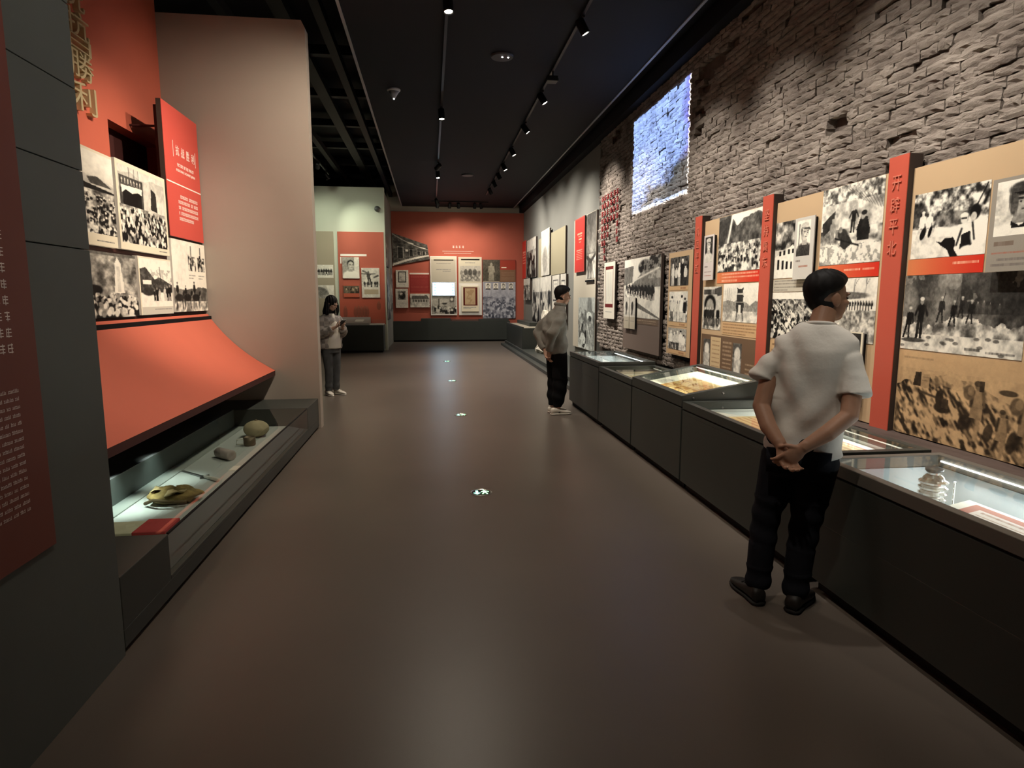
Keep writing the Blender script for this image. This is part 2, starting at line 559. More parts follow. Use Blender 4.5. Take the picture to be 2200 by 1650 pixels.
# ------------------------------------------------------------------ the room
struct(bx('floor', M_floor, None, -7, 4.2, -4.2, 25.5, -0.1, 0))
struct(bx('ceiling', M_ceil, None, -0.95, 3.05, -4, 23.5, CEIL, CEIL + 0.08))
struct(bx('ceiling_upper', M_black, None, -7, 4.2, -4.2, 25.5, 5.6, 5.7))
struct(bx('trim_1', M_trim, None, -0.985, -0.95, -4, 23.45, CEIL - 0.015, CEIL + 0.09))
struct(bx('trim_2', M_trim, None, 3.05, 3.085, -4, 23.45, CEIL - 0.015, CEIL + 0.09))
struct(bx('trim_3', M_black, None, 3.085, XW, -4, 23.45, CEIL + 0.09, CEIL + 0.16))
struct(bx('trim_4', M_black, None, 3.28, XW, -4, 23.45, 4.68, CEIL + 0.09))
struct(bx('wall_back', M_rwall, None, -7, 4.2, -4.2, -4.0, 0, 5.6))
struct(bx('wall_right', M_rwall, None, XW, XW + 0.2, 12.85, 25.0, 0, 5.6))
struct(bx('wall_outer_left', M_black, None, -7.2, -7, -4.2, 25.5, 0, 5.6))
struct(bx('wall_end', M_rwall, None, -7, 4.2, 25.3, 25.5, 0, 5.6))
# black services above the open strip on the left
bm_ = MB()
for k, (x, z, w) in enumerate(((-1.35, 5.15, 0.12), (-1.9, 5.3, 0.2), (-2.6, 5.2, 0.12))):
    struct(bx('ceiling_beam', mat('beam_black', (0.0035, 0.004, 0.0045), rough=0.6), None, x - w / 2, x + w / 2, -4, 24.5, z, z + 0.14))
for k in range(7):
    y = 8.6 + k * 2.1
    struct(bx('ceiling_beam', MATS['beam_black'], None, -7, -0.985, y, y + 0.14, 5.36, 5.5))

# cladding wall on the near left: a core with separate slabs
wl = struct(bx('wall_left', M_black, None, -3.3, XL - 0.02, -4, 2.815, 0, 5.2))
for a, b in ((0.0, 1.782), (1.786, 2.094), (2.098, 2.408), (2.412, 2.722), (2.726, 3.036), (3.04, 5.2)):
    for y0, y1 in ((-3.98, -0.02), (-0.016, 2.83)):
        bx('cladding_panel', M_clad, wl, XL - 0.02, XL, y0, y1, a, b, bev=0.0015)
bx('cladding_end', M_case, wl, -3.28, XL - 0.022, 2.815, 2.83, 0, 5.2)

# alcove: red back wall, taupe end wall
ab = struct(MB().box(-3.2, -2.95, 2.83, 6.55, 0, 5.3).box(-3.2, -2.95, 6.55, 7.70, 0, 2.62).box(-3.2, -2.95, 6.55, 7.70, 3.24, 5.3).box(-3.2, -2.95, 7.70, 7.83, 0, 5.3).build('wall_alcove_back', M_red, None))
bx('inset_panel', M_mar, ab, -3.2, -3.09, 6.55, 7.70, 2.62, 3.24)  # dark maroon panel set back in an opening of the wall
bx('inset_side', M_redd, ab, -3.09, -2.952, 6.44, 6.55, 2.62, 3.24)
pts = [(-3.6, 0), (-1.36, 0), (-1.36, 4.62), (-1.40, 4.70), (-3.6, 4.70)]
struct(mobj('wall_alcove_end', [(x, 7.83, z) for x, z in pts] + [(x, 8.0, z) for x, z in pts],
            [(0, 1, 2, 3, 4), (9, 8, 7, 6, 5)] + [(i, i + 5, (i + 1) % 5 + 5, (i + 1) % 5) for i in range(5)], M_gwall))
# far left wall and its return, far wall
struct(bx('wall_far_left', M_pwall, None, -7, -1.32, 19.5, 19.75, 0, 4.82))
struct(bx('wall_return', M_rwall, None, -1.5, -1.36, 19.75, 23.5, 0, 4.82))
wf = struct(bx('wall_far', mat('wall_beige', (0.42, 0.37, 0.30), rough=0.85, spec=0.1), None, -1.5, XW, 23.5, 23.7, 0, 5.6))
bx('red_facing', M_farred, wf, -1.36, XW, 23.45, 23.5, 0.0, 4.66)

# ------------------------------------------------------------------ brick wall
def brick_mat():
    m = bpy.data.materials.new('old_brick')
    m.use_nodes = True
    nt = m.node_tree
    b = nt.nodes['Principled BSDF']
    b.inputs['Roughness'].default_value = 0.9
    b.inputs['Specular IOR Level'].default_value = 0.08
    g = nt.nodes.new('ShaderNodeNewGeometry')
    mp = nt.nodes.new('ShaderNodeMapping')
    mp.inputs['Scale'].default_value = (1, 0.5, 1.3)
    n = nt.nodes.new('ShaderNodeTexNoise'); n.inputs['Scale'].default_value = 5; n.inputs['Detail'].default_value = 8; n.inputs['Roughness'].default_value = 0.65
    cr = nt.nodes.new('ShaderNodeValToRGB')
    e = cr.color_ramp.elements
    e[0].position = 0.28; e[0].color = (0.125, 0.100, 0.084, 1)
    e[1].position = 0.75; e[1].color = (0.42, 0.36, 0.305, 1)
    k = cr.color_ramp.elements.new(0.5); k.color = (0.265, 0.222, 0.187, 1)
    n2 = nt.nodes.new('ShaderNodeTexNoise'); n2.inputs['Scale'].default_value = 26; n2.inputs['Detail'].default_value = 7; n2.inputs['Roughness'].default_value = 0.7
    bp = nt.nodes.new('ShaderNodeBump'); bp.inputs['Strength'].default_value = 0.9; bp.inputs['Distance'].default_value = 0.03
    L = nt.links.new
    L(g.outputs['Position'], mp.inputs['Vector'])
    L(mp.outputs[0], n.inputs['Vector']); L(mp.outputs[0], n2.inputs['Vector'])
    L(n.outputs['Fac'], cr.inputs[0]); L(cr.outputs[0], b.inputs['Base Color'])
    L(n2.outputs['Fac'], bp.inputs['Height']); L(bp.outputs[0], b.inputs['Normal'])
    return m
M_brick = brick_mat()
wb = struct(bx('wall_right_brick', mat('mortar', (0.13, 0.105, 0.09), rough=0.95, spec=0.05, var=0.2, vscale=6, bump=0.6, bscale=30), None, XW + 0.06, XW + 0.25, -4, 12.85, 0, 5.6))

rsb = np.random.RandomState(7)
def brick_variant(i):
    """unit brick: y and z span -0.5..0.5, face near x=0, back at x=0.12"""
    nu, nv = 6, 4
    v = []
    for a in range(nv):
        for b in range(nu):
            y = b / (nu - 1) - 0.5; z = a / (nv - 1) - 0.5
            ed = (b in (0, nu - 1)) or (a in (0, nv - 1))
            x = rsb.uniform(-0.005, 0.005) + (0.004 + rsb.uniform(0, 0.012) if ed else 0)
            if b not in (0, nu - 1): y += rsb.uniform(-0.05, 0.05)
            z += rsb.uniform(-0.13, 0.10) if a in (0, nv - 1) else rsb.uniform(-0.06, 0.06)
            v.append((x, y, z))
    f = []
    for a in range(nv - 1):
        for b in range(nu - 1):
            p = a * nu + b
            f.append((p, p + nu, p + nu + 1, p + 1))
    rim = [b for b in range(nu)] + [a * nu + nu - 1 for a in range(1, nv)] + [(nv - 1) * nu + b for b in range(nu - 2, -1, -1)] + [a * nu for a in range(nv - 2, 0, -1)]
    n0 = len(v)
    for r in rim:
        v.append((0.12, v[r][1], v[r][2]))
    m_ = len(rim)
    for k in range(m_):
        f.append((rim[k], rim[(k + 1) % m_], n0 + (k + 1) % m_, n0 + k))
    return np.array(v), f
VAR = [brick_variant(i) for i in range(12)]

holes = [((5.22, 3.04), 0.10, 0.05), ((5.28, 3.14), 0.05, 0.10), ((5.66, 2.78), 0.06, 0.04), ((5.75, 2.90), 0.05, 0.08), ((7.35, 4.42), 0.42, 0.10), ((7.9, 4.30), 0.16, 0.20),
         ((7.98, 3.85), 0.10, 0.26), ((6.6, 4.6), 0.4, 0.06), ((11.6, 4.5), 0.3, 0.10)]
def in_hole(y, z):
    for (hy, hz), ry, rz in holes:
        if ((y - hy) / ry) ** 2 + ((z - hz) / rz) ** 2 < 1: return True
    return False
cover = [(2.2, 7.45, 0.75, 2.38), (7.85, 8.5, 0.9, 2.1), (8.9, 10.35, 0.85, 2.1)]
bricks = []
z = 0.60; row = 0
while z < CEIL + 0.1:
    h = 0.066 * rsb.uniform(0.92, 1.08)
    y = 1.2 - rsb.uniform(0, 0.3)
    while y < 12.83:
        ln = rsb.choice([0.14, 0.25, 0.27, 0.30]) * rsb.uniform(0.9, 1.1)
        yc = y + ln / 2; zc = z + h / 2
        y += ln
        if y > 12.85: break
        if in_hole(yc, zc) and rsb.rand() < 0.9: continue
        if any(a < yc - ln / 2 and yc + ln / 2 < b and c < zc - h / 2 and zc + h / 2 < d for a, b, c, d in cover): continue
        dep = rsb.choice([0, 0, 0, 0.002, 0.004, -0.004, 0.009])
        if rsb.rand() < 0.025: dep = 0.03
        bricks.append((yc, zc, ln - 0.005, h - 0.003, XW - 0.035 + dep + rsb.uniform(-0.004, 0.004), rsb.uniform(-0.012, 0.012), rsb.randint(12)))
    z += h; row += 1
def shown_size(b):
    yc, zc = b[0], b[1]
    yy = 1100 - 175 + 1350 * XW / yc
    if yy > 2185: return 0
    if (zc - 1.59) / yc * 1350 > 630: return 0
    return b[2] * b[3] / yc ** 3
order = sorted(range(len(bricks)), key=lambda i: -shown_size(bricks[i]))
big = set(order[:300])
vm = []
for v, f in VAR:
    me = bpy.data.meshes.new('brick')
    me.from_pydata(v.tolist(), [], f)
    me.materials.append(M_brick)
    vm.append(me)
rest = MB()
for i, (yc, zc, ln, h, x, rot, k) in enumerate(bricks):
    if i in big:
        o = bpy.data.objects.new('brick', vm[k])
        o.location = (x, yc, zc); o.scale = (1, ln, h); o.rotation_euler = (rot, 0, 0)
        COL.objects.link(o); o.parent = wb
    else:
        v, f = VAR[k]
        q = v * np.array((1, ln, h))
        c, s = math.cos(rot), math.sin(rot)
        q = np.stack([q[:, 0] + x, q[:, 1] * c - q[:, 2] * s + yc, q[:, 1] * s + q[:, 2] * c + zc], 1)
        rest.add(q.tolist(), f)
ro = rest.build('brickwork', M_brick, wb)
ro['kind'] = 'stuff'

# ------------------------------------------------------------------ track lighting
M_lampbody = mat('lamp_black', (0.008, 0.008, 0.009), rough=0.45, spec=0.4)
M_lens = mat('lamp_lens', (0.9, 0.85, 0.75), rough=0.3, emit=(1.0, 0.90, 0.74), estr=14)
M_lensoff = mat('lamp_lens_shielded', (0.02, 0.02, 0.02), rough=0.3)
ZT = CEIL - 0.035
def rail(name, label, x0, y0, x1, y1, z=ZT, m=None):
    t = thing(name, label, 'light track', ((x0 + x1) / 2, (y0 + y1) / 2, z))
    w = 0.018
    if z > CEIL:
        for q in (0.08, 0.5, 0.92):
            MB().tube([(x0, y0 + (y1 - y0) * q, z + 0.03), (x0, y0 + (y1 - y0) * q, 5.6)], 0.008, 8).build('hanger_rod', M_lampbody, t)
    bx('channel', m or M_lampbody, t, min(x0, x1) - w, max(x0, x1) + w, min(y0, y1) - (w if x0 != x1 else 0), max(y0, y1) + (w if x0 != x1 else 0), z, z + 0.035)
    return t
rail('track_rail', 'black light track running along the ceiling over the aisle', 0.24, 0.5, 0.24, 21.9)
rail('track_rail', 'black light track on the ceiling along the brick wall side', 1.80, 0.5, 1.80, 20.4)
rail('track_rail', 'short black light track across the ceiling before the red end wall', 0.1, 22.1, 2.0, 22.1)
rail('track_rail', 'black light track in the open dark ceiling beside the pale wall', -2.75, 13.0, -2.75, 18.6, z=4.98)

def head(pos, aim, watts, size=55, blend=0.7, col=WARM, label='', group=None, radius=0.045, z=ZT, lens=True):
    x, y = pos
    t = thing('track_spotlight', label, 'spotlight', (x, y, z), group)
    MB().box(x - 0.02, x + 0.02, y - 0.06, y + 0.06, z - 0.022, z, 0.003).build('adapter', M_lampbody, t)
    piv = np.array((x, y, z - 0.10))
    MB().tube([(x, y, z - 0.02), (x, y, z - 0.075)], 0.008, 8).build('stem', M_lampbody, t)
    d = np.array(aim, float) - piv; d /= np.linalg.norm(d)
    r = 0.054
    b = MB().lathe(piv - d * 0.085, [(r * 0.75, 0.0), (r, 0.012), (r, 0.16), (r * 1.06, 0.165), (r * 1.06, 0.18), (r * 0.9, 0.18), (r * 0.86, 0.165)], 20, axis=d).build('lamp_body', M_lampbody, t, True)
    MB().lathe(piv - d * 0.085, [(r * 0.86, 0.163), (r * 0.8, 0.170), (0.002, 0.173)], 20, axis=d).build('lens', M_lens if lens else M_lensoff, t)
    if watts > 0:
        ld = bpy.data.lights.new('spot_bulb', 'SPOT')
        ld.energy = watts; ld.color = col
        ld.spot_size = math.radians(size); ld.spot_blend = blend; ld.shadow_soft_size = radius
        lo = bpy.data.objects.new('spot_bulb', ld)
        COL.objects.link(lo)
        p = piv + d * 0.105
        lo.parent = t
        lo.location = Vector(p) - t.location
        lo.rotation_euler = Vector(d).to_track_quat('-Z', 'Y').to_euler()
    return t

G2 = 'spotlights on the brick wall track'
L2 = 'black spotlight on the ceiling track along the brick wall side'
for y, w, ay, az, sz in ((1.7, 70, 1.9, 1.7, 76), (3.1, 145, 3.3, 1.6, 76), (4.5, 155, 4.6, 1.65, 76), (6.05, 160, 6.1, 1.75, 76), (7.63, 175, 7.6, 1.8, 78), (10.3, 190, 10.0, 2.0, 80), (12.11, 300, 11.9, 2.5, 74),
                     (13.98, 200, 13.6, 1.5, 105), (15.58, 130, 15.2, 1.6, 125), (16.74, 120, 17.0, 1.8, 125), (17.88, 120, 18.6, 1.7, 125), (19.1, 140, 20.8, 1.9, 125)):
    head((1.80, y), (3.42, ay, az), w, sz, 1.0, NEUT, L2, G2)
G1 = 'spotlights on the aisle track'
L1 = 'black spotlight on the ceiling track over the aisle'
for y, aim, w, sz in ((1.3, (1.0, 4.4, 0.0), 80, 90), (2.3, (-1.4, 2.5, 2.9), 42, 80), (3.6, (-2.4, 5.2, 1.3), 125, 56), (5.2, (-2.6, 6.6, 2.3), 265, 50), (6.3, (-2.2, 7.83, 2.3), 160, 84), (7.25, (0.5, 6.6, 0.0), 170, 110), (11.36, (0.4, 10.9, 0.0), 290, 95),
                      (15.78, (-2.2, 19.5, 2.6), 130, 40), (16.75, (0.4, 15.8, 0.0), 270, 95), (21.3, (0.6, 23.45, 2.6), 40, 80)):
    head((0.24, y), aim, w, sz, 0.9 if sz < 70 else 1.0, WARM, L1, G1, radius=0.06)
G3 = 'spotlights before the red end wall'
L3 = 'small black spotlight in the row before the red end wall'
for x, aim, w in ((0.3, (-0.4, 23.45, 2.2), 28), (0.70, (0.5, 23.45, 2.2), 28), (1.0, (1.1, 23.45, 3.0), 36), (1.55, (1.6, 23.45, 2.0), 28), (1.76, (2.6, 23.45, 2.2), 28)):
    head((x, 22.1), aim, w, 100, 1.0, WARM, L3, G3)
G4 = 'spotlights in the open ceiling'
L4 = 'black spotlight in the open dark ceiling near the pale green wall'
for y, aim, w in ((15.2, (-2.2, 19.5, 3.0), 75), (16.8, (-3.2, 19.5, 3.2), 70), (18.2, (-1.8, 19.5, 3.4), 40)):
    head((-2.75, y), aim, w, 60, 0.9, (0.95, 1.0, 0.80), L4, G4, z=4.98)

# ------------------------------------------------------------------ other fittings on the ceiling
def disc(name, label, cat, x, y, r, hgt, m, lens=False):
    t = thing(name, label, cat, (x, y, CEIL))
    MB().lathe((x, y, CEIL), [(r, 0), (r, -hgt * 0.5), (r * 0.93, -hgt), (0.01, -hgt)], 32).build('housing', m, t, False)
    if lens:
        for k in (-0.05, 0.03):
            MB().ell((x + 0.05 + k, y - 0.03, CEIL - hgt), (0.014, 0.014, 0.012), 12, 8).build('indicator_light', mat('indicator', (0.9, 0.9, 0.9), emit=(1, 1, 1), estr=2.0), t, True)
    return t
M_speak = mat('speaker_grille', (0.045, 0.045, 0.05), rough=0.5)
disc('ceiling_speaker', 'round dark ceiling speaker with two small white lights', 'speaker', 1.02, 9.0, 0.155, 0.03, M_speak, True)
disc('ceiling_speaker', 'round dark ceiling speaker farther down the aisle, without lights', 'speaker', 1.03, 17.4, 0.16, 0.03, M_speak)
t = thing('smoke_detector', 'small white cone-shaped smoke detector on the dark ceiling', 'smoke detector', (-0.52, 10.6, CEIL))
M_det = mat('detector_white', (0.55, 0.55, 0.55), rough=0.5)
MB().lathe((-0.52, 10.6, CEIL), [(0.105, 0), (0.105, -0.02), (0.09, -0.035)], 28).build('base', M_det, t, True)
MB().lathe((-0.52, 10.6, CEIL - 0.035), [(0.085, 0), (0.03, -0.09), (0.022, -0.10)], 24).build('cone', M_det, t, True)
MB().ell((-0.52, 10.6, CEIL - 0.145), (0.016, 0.016, 0.014), 12, 8).build('sensor', mat('sensor_white', (0.9, 0.9, 0.9), emit=(1, 1, 1), estr=0.4), t, True)
t = thing('dome_camera', 'small silver dome camera high on the pale green wall', 'camera', (-1.52, 19.5, 4.20))
MB().lathe((-1.52, 19.5, 4.20), [(0.085, 0), (0.085, -0.05), (0.08, -0.06)], 20, axis=(0, 1, 0)).build('mount', M_metal, t, True)
MB().ell((-1.52, 19.43, 4.20), (0.065, 0.06, 0.065), 18, 12).build('dome', mat('dome_glass', (0.1, 0.1, 0.1), rough=0.1), t, True)

# ------------------------------------------------------------------ projector throwing a blue picture on the bricks
PX, PY, PZ = 1.80, 9.40, 4.70
t = thing('projector', 'small black box projector on the track, throwing the blue picture on the bricks', 'projector', (PX, PY, ZT))
bx('body', M_lampbody, t, PX - 0.10, PX + 0.06, PY - 0.08, PY + 0.08, PZ - 0.035, PZ + 0.035, 0.008)
MB().tube([(PX, PY, PZ + 0.035), (PX, PY, ZT)], 0.012, 10).build('drop_pole', M_lampbody, t)
MB().lathe((PX + 0.06, PY, PZ), [(0.025, 0), (0.025, 0.02), (0.021, 0.02), (0.019, 0.01), (0.002, 0.012)], 20, axis=(1, 0, 0)).build('lens', M_lensoff, t, True)
ld = bpy.data.lights.new('projector_beam', 'SPOT')
ld.energy = 300; ld.spot_size = math.radians(150); ld.spot_blend = 0.0; ld.shadow_soft_size = 0.0
ld.use_nodes = True
nt = ld.node_tree
em = nt.nodes['Emission']
tc = nt.nodes.new('ShaderNodeTexCoord')
sp = nt.nodes.new('ShaderNodeSeparateXYZ')
nt.links.new(tc.outputs['Normal'], sp.inputs[0])
def mth(op, a, b=None, c=None):
    n = nt.nodes.new('ShaderNodeMath'); n.operation = op
    for i, q in enumerate((a, b, c)):
        if q is None: continue
        if isinstance(q, (int, float)): n.inputs[i].default_value = q
        else: nt.links.new(q, n.inputs[i])
    return n.outputs[0]
az = mth('ABSOLUTE', sp.outputs['Z'])
gu = mth('DIVIDE', sp.outputs['X'], az)
gv = mth('DIVIDE', sp.outputs['Y'], az)
D = (XW - 0.035) - (PX + 0.09)
u0, u1 = (PY - 10.62) / D, (PY - 8.29) / D
v0, v1 = (2.985 - PZ) / D, (4.50 - PZ) / D
uu = mth('DIVIDE', mth('SUBTRACT', gu, u0), u1 - u0)       # 0 far edge .. 1 near edge
vv = mth('DIVIDE', mth('SUBTRACT', gv, v0), v1 - v0)       # 0 bottom .. 1 top
ins = mth('MULTIPLY', mth('MULTIPLY', mth('GREATER_THAN', uu, 0.0), mth('LESS_THAN', uu, 1.0)), mth('MULTIPLY', mth('GREATER_THAN', vv, 0.0), mth('LESS_THAN', vv, 1.0)))
cmb = nt.nodes.new('ShaderNodeCombineXYZ')
nt.links.new(uu, cmb.inputs[0]); nt.links.new(vv, cmb.inputs[1])
nz = nt.nodes.new('ShaderNodeTexNoise'); nz.inputs['Scale'].default_value = 3.2; nz.inputs['Detail'].default_value = 6
nt.links.new(cmb.outputs[0], nz.inputs['Vector'])
def mixc(f, a, b):
    n = nt.nodes.new('ShaderNodeMix'); n.data_type = 'RGBA'; n.clamp_factor = True
    nt.links.new(f, n.inputs[0])
    for i, q in ((6, a), (7, b)):
        if isinstance(q, tuple): n.inputs[i].default_value = (*q, 1)
        else: nt.links.new(q, n.inputs[i])
    return n.outputs[2]
nn = mth('MULTIPLY', mth('SUBTRACT', nz.outputs['Fac'], 0.5), 0.7)
# pale blue sky, a violet cloud bank at the near edge, dark hills with pale buildings along the foot
violet = mth('MULTIPLY', mth('SUBTRACT', mth('ADD', uu, nn), 0.86), 5.0)
c1 = mixc(violet, (0.25, 0.43, 1.0), (0.13, 0.10, 0.75))
hills = mth('MULTIPLY', mth('SUBTRACT', mth('ADD', mth('MULTIPLY', uu, 0.28), mth('ADD', nn, 0.14)), vv), 9.0)
c2 = mixc(hills, c1, (0.045, 0.065, 0.085))
shore = mth('MULTIPLY', mth('SUBTRACT', mth('ADD', 0.055, mth('MULTIPLY', nn, 0.15)), vv), 40.0)
c3 = mixc(shore, c2, (0.35, 0.55, 1.0))
edge = mth('MAXIMUM', mth('GREATER_THAN', uu, 0.988), mth('LESS_THAN', vv, 0.010))
c4 = mixc(edge, c3, (1.3, 1.35, 1.4))
nt.links.new(c4, em.inputs['Color'])
lensgain = mth('POWER', mth('ADD', 1.0, mth('ADD', mth('MULTIPLY', gu, gu), mth('MULTIPLY', gv, gv))), 1.5)   # projector optics give an even picture
nt.links.new(mth('MULTIPLY', ins, lensgain), em.inputs['Strength'])
lo = bpy.data.objects.new('projector_beam', ld)
COL.objects.link(lo)
lo.parent = t
R3 = Matrix(((0, 0, -1), (-1, 0, 0), (0, 1, 0)))   # local x to -Y, local y to +Z, local z to -X
lo.matrix_local = Matrix.Translation(Vector((PX + 0.09, PY, PZ)) - t.location) @ R3.to_4x4()

# ------------------------------------------------------------------ luminous way signs let into the floor
M_rim = mat('sign_rim', (0.5, 0.48, 0.45), rough=0.25, metal=0.8)
M_signglass = mat('sign_glass', (0.05, 0.05, 0.05), rough=0.15)
for k, y in enumerate((5.0, 8.5, 12.1, 15.9)):
    x = 0.385
    t = thing('floor_exit_sign', 'round green-lit way sign with arrow and running figure set in the floor', 'floor sign', (x, y, 0), 'way signs set in the floor')
    MB().lathe((x, y, 0), [(0.0905, -0.002), (0.0905, 0.003), (0.082, 0.005), (0.078, 0.003)], 32).build('rim', M_rim, t, False)
    MB().lathe((x, y, 0), [(0.078, 0.0), (0.078, 0.003), (0.001, 0.0032)], 32).build('glass', M_signglass, t)
    zz = 0.0048
    ar = [(-0.034, -0.055), (-0.064, -0.012), (-0.044, -0.016), (-0.044, 0.045), (-0.024, 0.045), (-0.024, -0.016), (-0.004, -0.012)]
    mobj('arrow', [(x + a, y + b, zz) for a, b in ar], [tuple(range(7))], mat('sign_green_blue', (0.1, 0.6, 0.5), emit=(0.25, 1.0, 0.75), estr=2.2), t)
    fg = MB()
    for pl in ([(0.02, 0.05), (0.036, 0.05), (0.036, 0.036), (0.02, 0.036)], [(0.012, 0.03), (0.045, 0.03), (0.04, -0.01), (0.018, -0.01)],
               [(0.045, 0.03), (0.066, 0.012), (0.062, 0.004), (0.042, 0.018)], [(0.012, 0.03), (-0.002, 0.008), (0.004, 0.004), (0.018, 0.02)],
               [(0.03, -0.01), (0.042, -0.01), (0.055, -0.045), (0.044, -0.048)], [(0.018, -0.01), (0.03, -0.01), (0.014, -0.05), (0.004, -0.046)]):
        n = len(fg.v)
        fg.add([(x + a, y + b, zz) for a, b in pl], [(0, 1, 2, 3)])
    fg.build('running_figure', mat('sign_green', (0.1, 0.6, 0.2), emit=(0.35, 1.0, 0.45), estr=1.8), t)

# ------------------------------------------------------------------ showcases on the right
CXB = 2.78
def area(parent, loc, sx, sy, watts, rot=(0, 0, 0), col=(0.95, 0.98, 1.0)):
    ld = bpy.data.lights.new('led_light', 'AREA')
    ld.shape = 'RECTANGLE'; ld.size = sx; ld.size_y = sy; ld.energy = watts; ld.color = col
    lo = bpy.data.objects.new('led_light', ld)
    COL.objects.link(lo)
    lo.parent = parent
    lo.location = Vector(loc) - wloc(parent)
    lo.rotation_euler = rot
    return lo
M_led = mat('led_strip', (0.9, 0.95, 1.0), emit=(0.92, 0.97, 1.0), estr=5)

M_ledd = mat('added_led_dim', (0.6, 0.6, 0.55), emit=(1.0, 0.95, 0.85), estr=0.25)  # for strips added where none shows, as source of the case light
def flat_case(label, y0, y1, top, lining=M_lin, deep=0.22, rim=0.05, led=20, xb=CXB, lab2=None, ledcol=(0.93, 0.97, 1.0), rimmat=None):
    t = thing('showcase', label, 'showcase', ((XC + xb) / 2, (y0 + y1) / 2, 0))
    rm = rimmat or M_case
    bx('toe_kick', M_toe, t, XC + 0.05, xb - 0.02, y0 + 0.01, y1 - 0.01, 0, 0.07)
    g = 0.004
    floor_z = top - deep
    MB().box(XC, xb, y0 + g, y1 - g, 0.07, floor_z - 0.01, 0.003).box(XC, XC + 0.03, y0 + g, y1 - g, floor_z - 0.01, top - 0.075).box(xb - 0.03, xb, y0 + g, y1 - g, floor_z - 0.01, top - 0.075) \
        .box(XC + 0.03, xb - 0.03, y0 + g, y0 + 0.03, floor_z - 0.01, top - 0.075).box(XC + 0.03, xb - 0.03, y1 - 0.03, y1 - g, floor_z - 0.01, top - 0.075).build('body', M_case, t)
    # shadow gap, then the lid frame
    MB().box(XC + 0.012, XC + 0.03, y0 + g, y1 - g, top - 0.075, top - 0.063).box(xb - 0.03, xb - 0.012, y0 + g, y1 - g, top - 0.075, top - 0.063).build('shadow_gap', M_toe, t)
    MB().box(XC, XC + rim, y0, y1, top - 0.063, top, 0.003).box(xb - rim, xb, y0, y1, top - 0.063, top, 0.003).box(XC + rim, xb - rim, y0, y0 + rim, top - 0.063, top, 0.003).box(XC + rim, xb - rim, y1 - rim, y1, top - 0.063, top, 0.003).build('lid_frame', rm, t)
    bx('glass_top', glass_mat(), t, XC + rim - 0.004, xb - rim + 0.004, y0 + rim - 0.004, y1 - rim + 0.004, top - 0.012, top - 0.004)
    MB().box(XC + 0.031, xb - 0.031, y0 + 0.031, y1 - 0.031, floor_z - 0.008, floor_z).box(XC + 0.031, XC + 0.036, y0 + 0.031, y1 - 0.031, floor_z, top - 0.07).box(xb - 0.036, xb - 0.031, y0 + 0.031, y1 - 0.031, floor_z, top - 0.07) \
        .box(XC + 0.036, xb - 0.036, y0 + 0.031, y0 + 0.036, floor_z, top - 0.07).box(XC + 0.036, xb - 0.036, y1 - 0.036, y1 - 0.031, floor_z, top - 0.07).build('lining', lining, t)
    if led:
        bx('led_strip', M_led if led > 2 else M_ledd, t, xb - rim - 0.008, xb - rim - 0.002, y0 + rim + 0.02, y1 - rim - 0.02, top - 0.034, top - 0.028)
        area(t, (xb - rim - 0.03, (y0 + y1) / 2, top - 0.045), 0.02, (y1 - y0) * 0.85, led, (0, math.radians(50), 0), ledcol)
    return t, floor_z

c1, z1_ = flat_case('dark green flat showcase with bright white lining beside the man in grey', 7.54, 9.19, 0.80, led=2.2)
c2, z2_ = flat_case('low dark showcase squeezed between the white-lined case and the sloping desk case', 6.24, 7.52, 0.755, lining=mat('lining_cream', (0.62, 0.56, 0.44), rough=0.7), deep=0.10, led=0.8, ledcol=(1, 0.9, 0.75))
c4, z4_ = flat_case('flat dark showcase with red-bordered papers beside the man in the white shirt', 3.12, 4.90, 0.745, lining=M_lin, deep=0.09, led=1.5, ledcol=(1, 0.93, 0.82))
c6, z6_ = flat_case('long dark showcase with silvery lining holding a ribbed silvery cylinder', 0.6, 3.06, 0.745, lining=mat('lining_silver', (0.56, 0.60, 0.61), rough=0.45), deep=0.34, led=4.5, rimmat=mat('rim_taupe', (0.14, 0.125, 0.105), rough=0.5))

# the sloping desk case
y0, y1 = 4.92, 6.22
t = thing('desk_showcase', 'dark sloping desk showcase with a lit cream sheet and old map', 'showcase', ((XC + CXB) / 2, (y0 + y1) / 2, 0))
bx('toe_kick', M_toe, t, XC + 0.05, CXB - 0.02, y0 + 0.01, y1 - 0.01, 0, 0.07)
def slope(x):      # height of the desk top over x
    return 0.785 + (x - XC) / (CXB - XC) * 0.125
zb = 0.695
MB().box(XC, CXB, y0 + 0.004, y1 - 0.004, 0.07, zb - 0.012, 0.003).build('body', M_case, t)
bx('shadow_gap', M_toe, t, XC + 0.012, CXB - 0.012, y0 + 0.016, y1 - 0.016, zb - 0.012, zb)
def wedge(xa, xb_, ya, yb, d0=0.0, d1=0.0, base=None):
    """slab under the slope between depth d0 and d1 below it (or down to base)"""
    lo0 = base if base is not None else slope(xa) - d1
    lo1 = base if base is not None else slope(xb_) - d1
    return [(xa, ya, lo0), (xb_, ya, lo1), (xb_, yb, lo1), (xa, yb, lo0), (xa, ya, slope(xa) - d0), (xb_, ya, slope(xb_) - d0), (xb_, yb, slope(xb_) - d0), (xa, yb, slope(xa) - d0)]
rm = 0.055
MB().hexa(wedge(XC, CXB, y0, y0 + rm, base=zb)).hexa(wedge(XC, CXB, y1 - rm, y1, base=zb)).hexa(wedge(XC, XC + rm, y0 + rm, y1 - rm, base=zb)).hexa(wedge(CXB - rm, CXB, y0 + rm, y1 - rm, base=zb)).build('desk_frame', M_case, t)
MB().hexa(wedge(XC + rm, CXB - rm, y0 + rm, y1 - rm, 0.006, 0.012)).build('glass_top', glass_mat(), t)
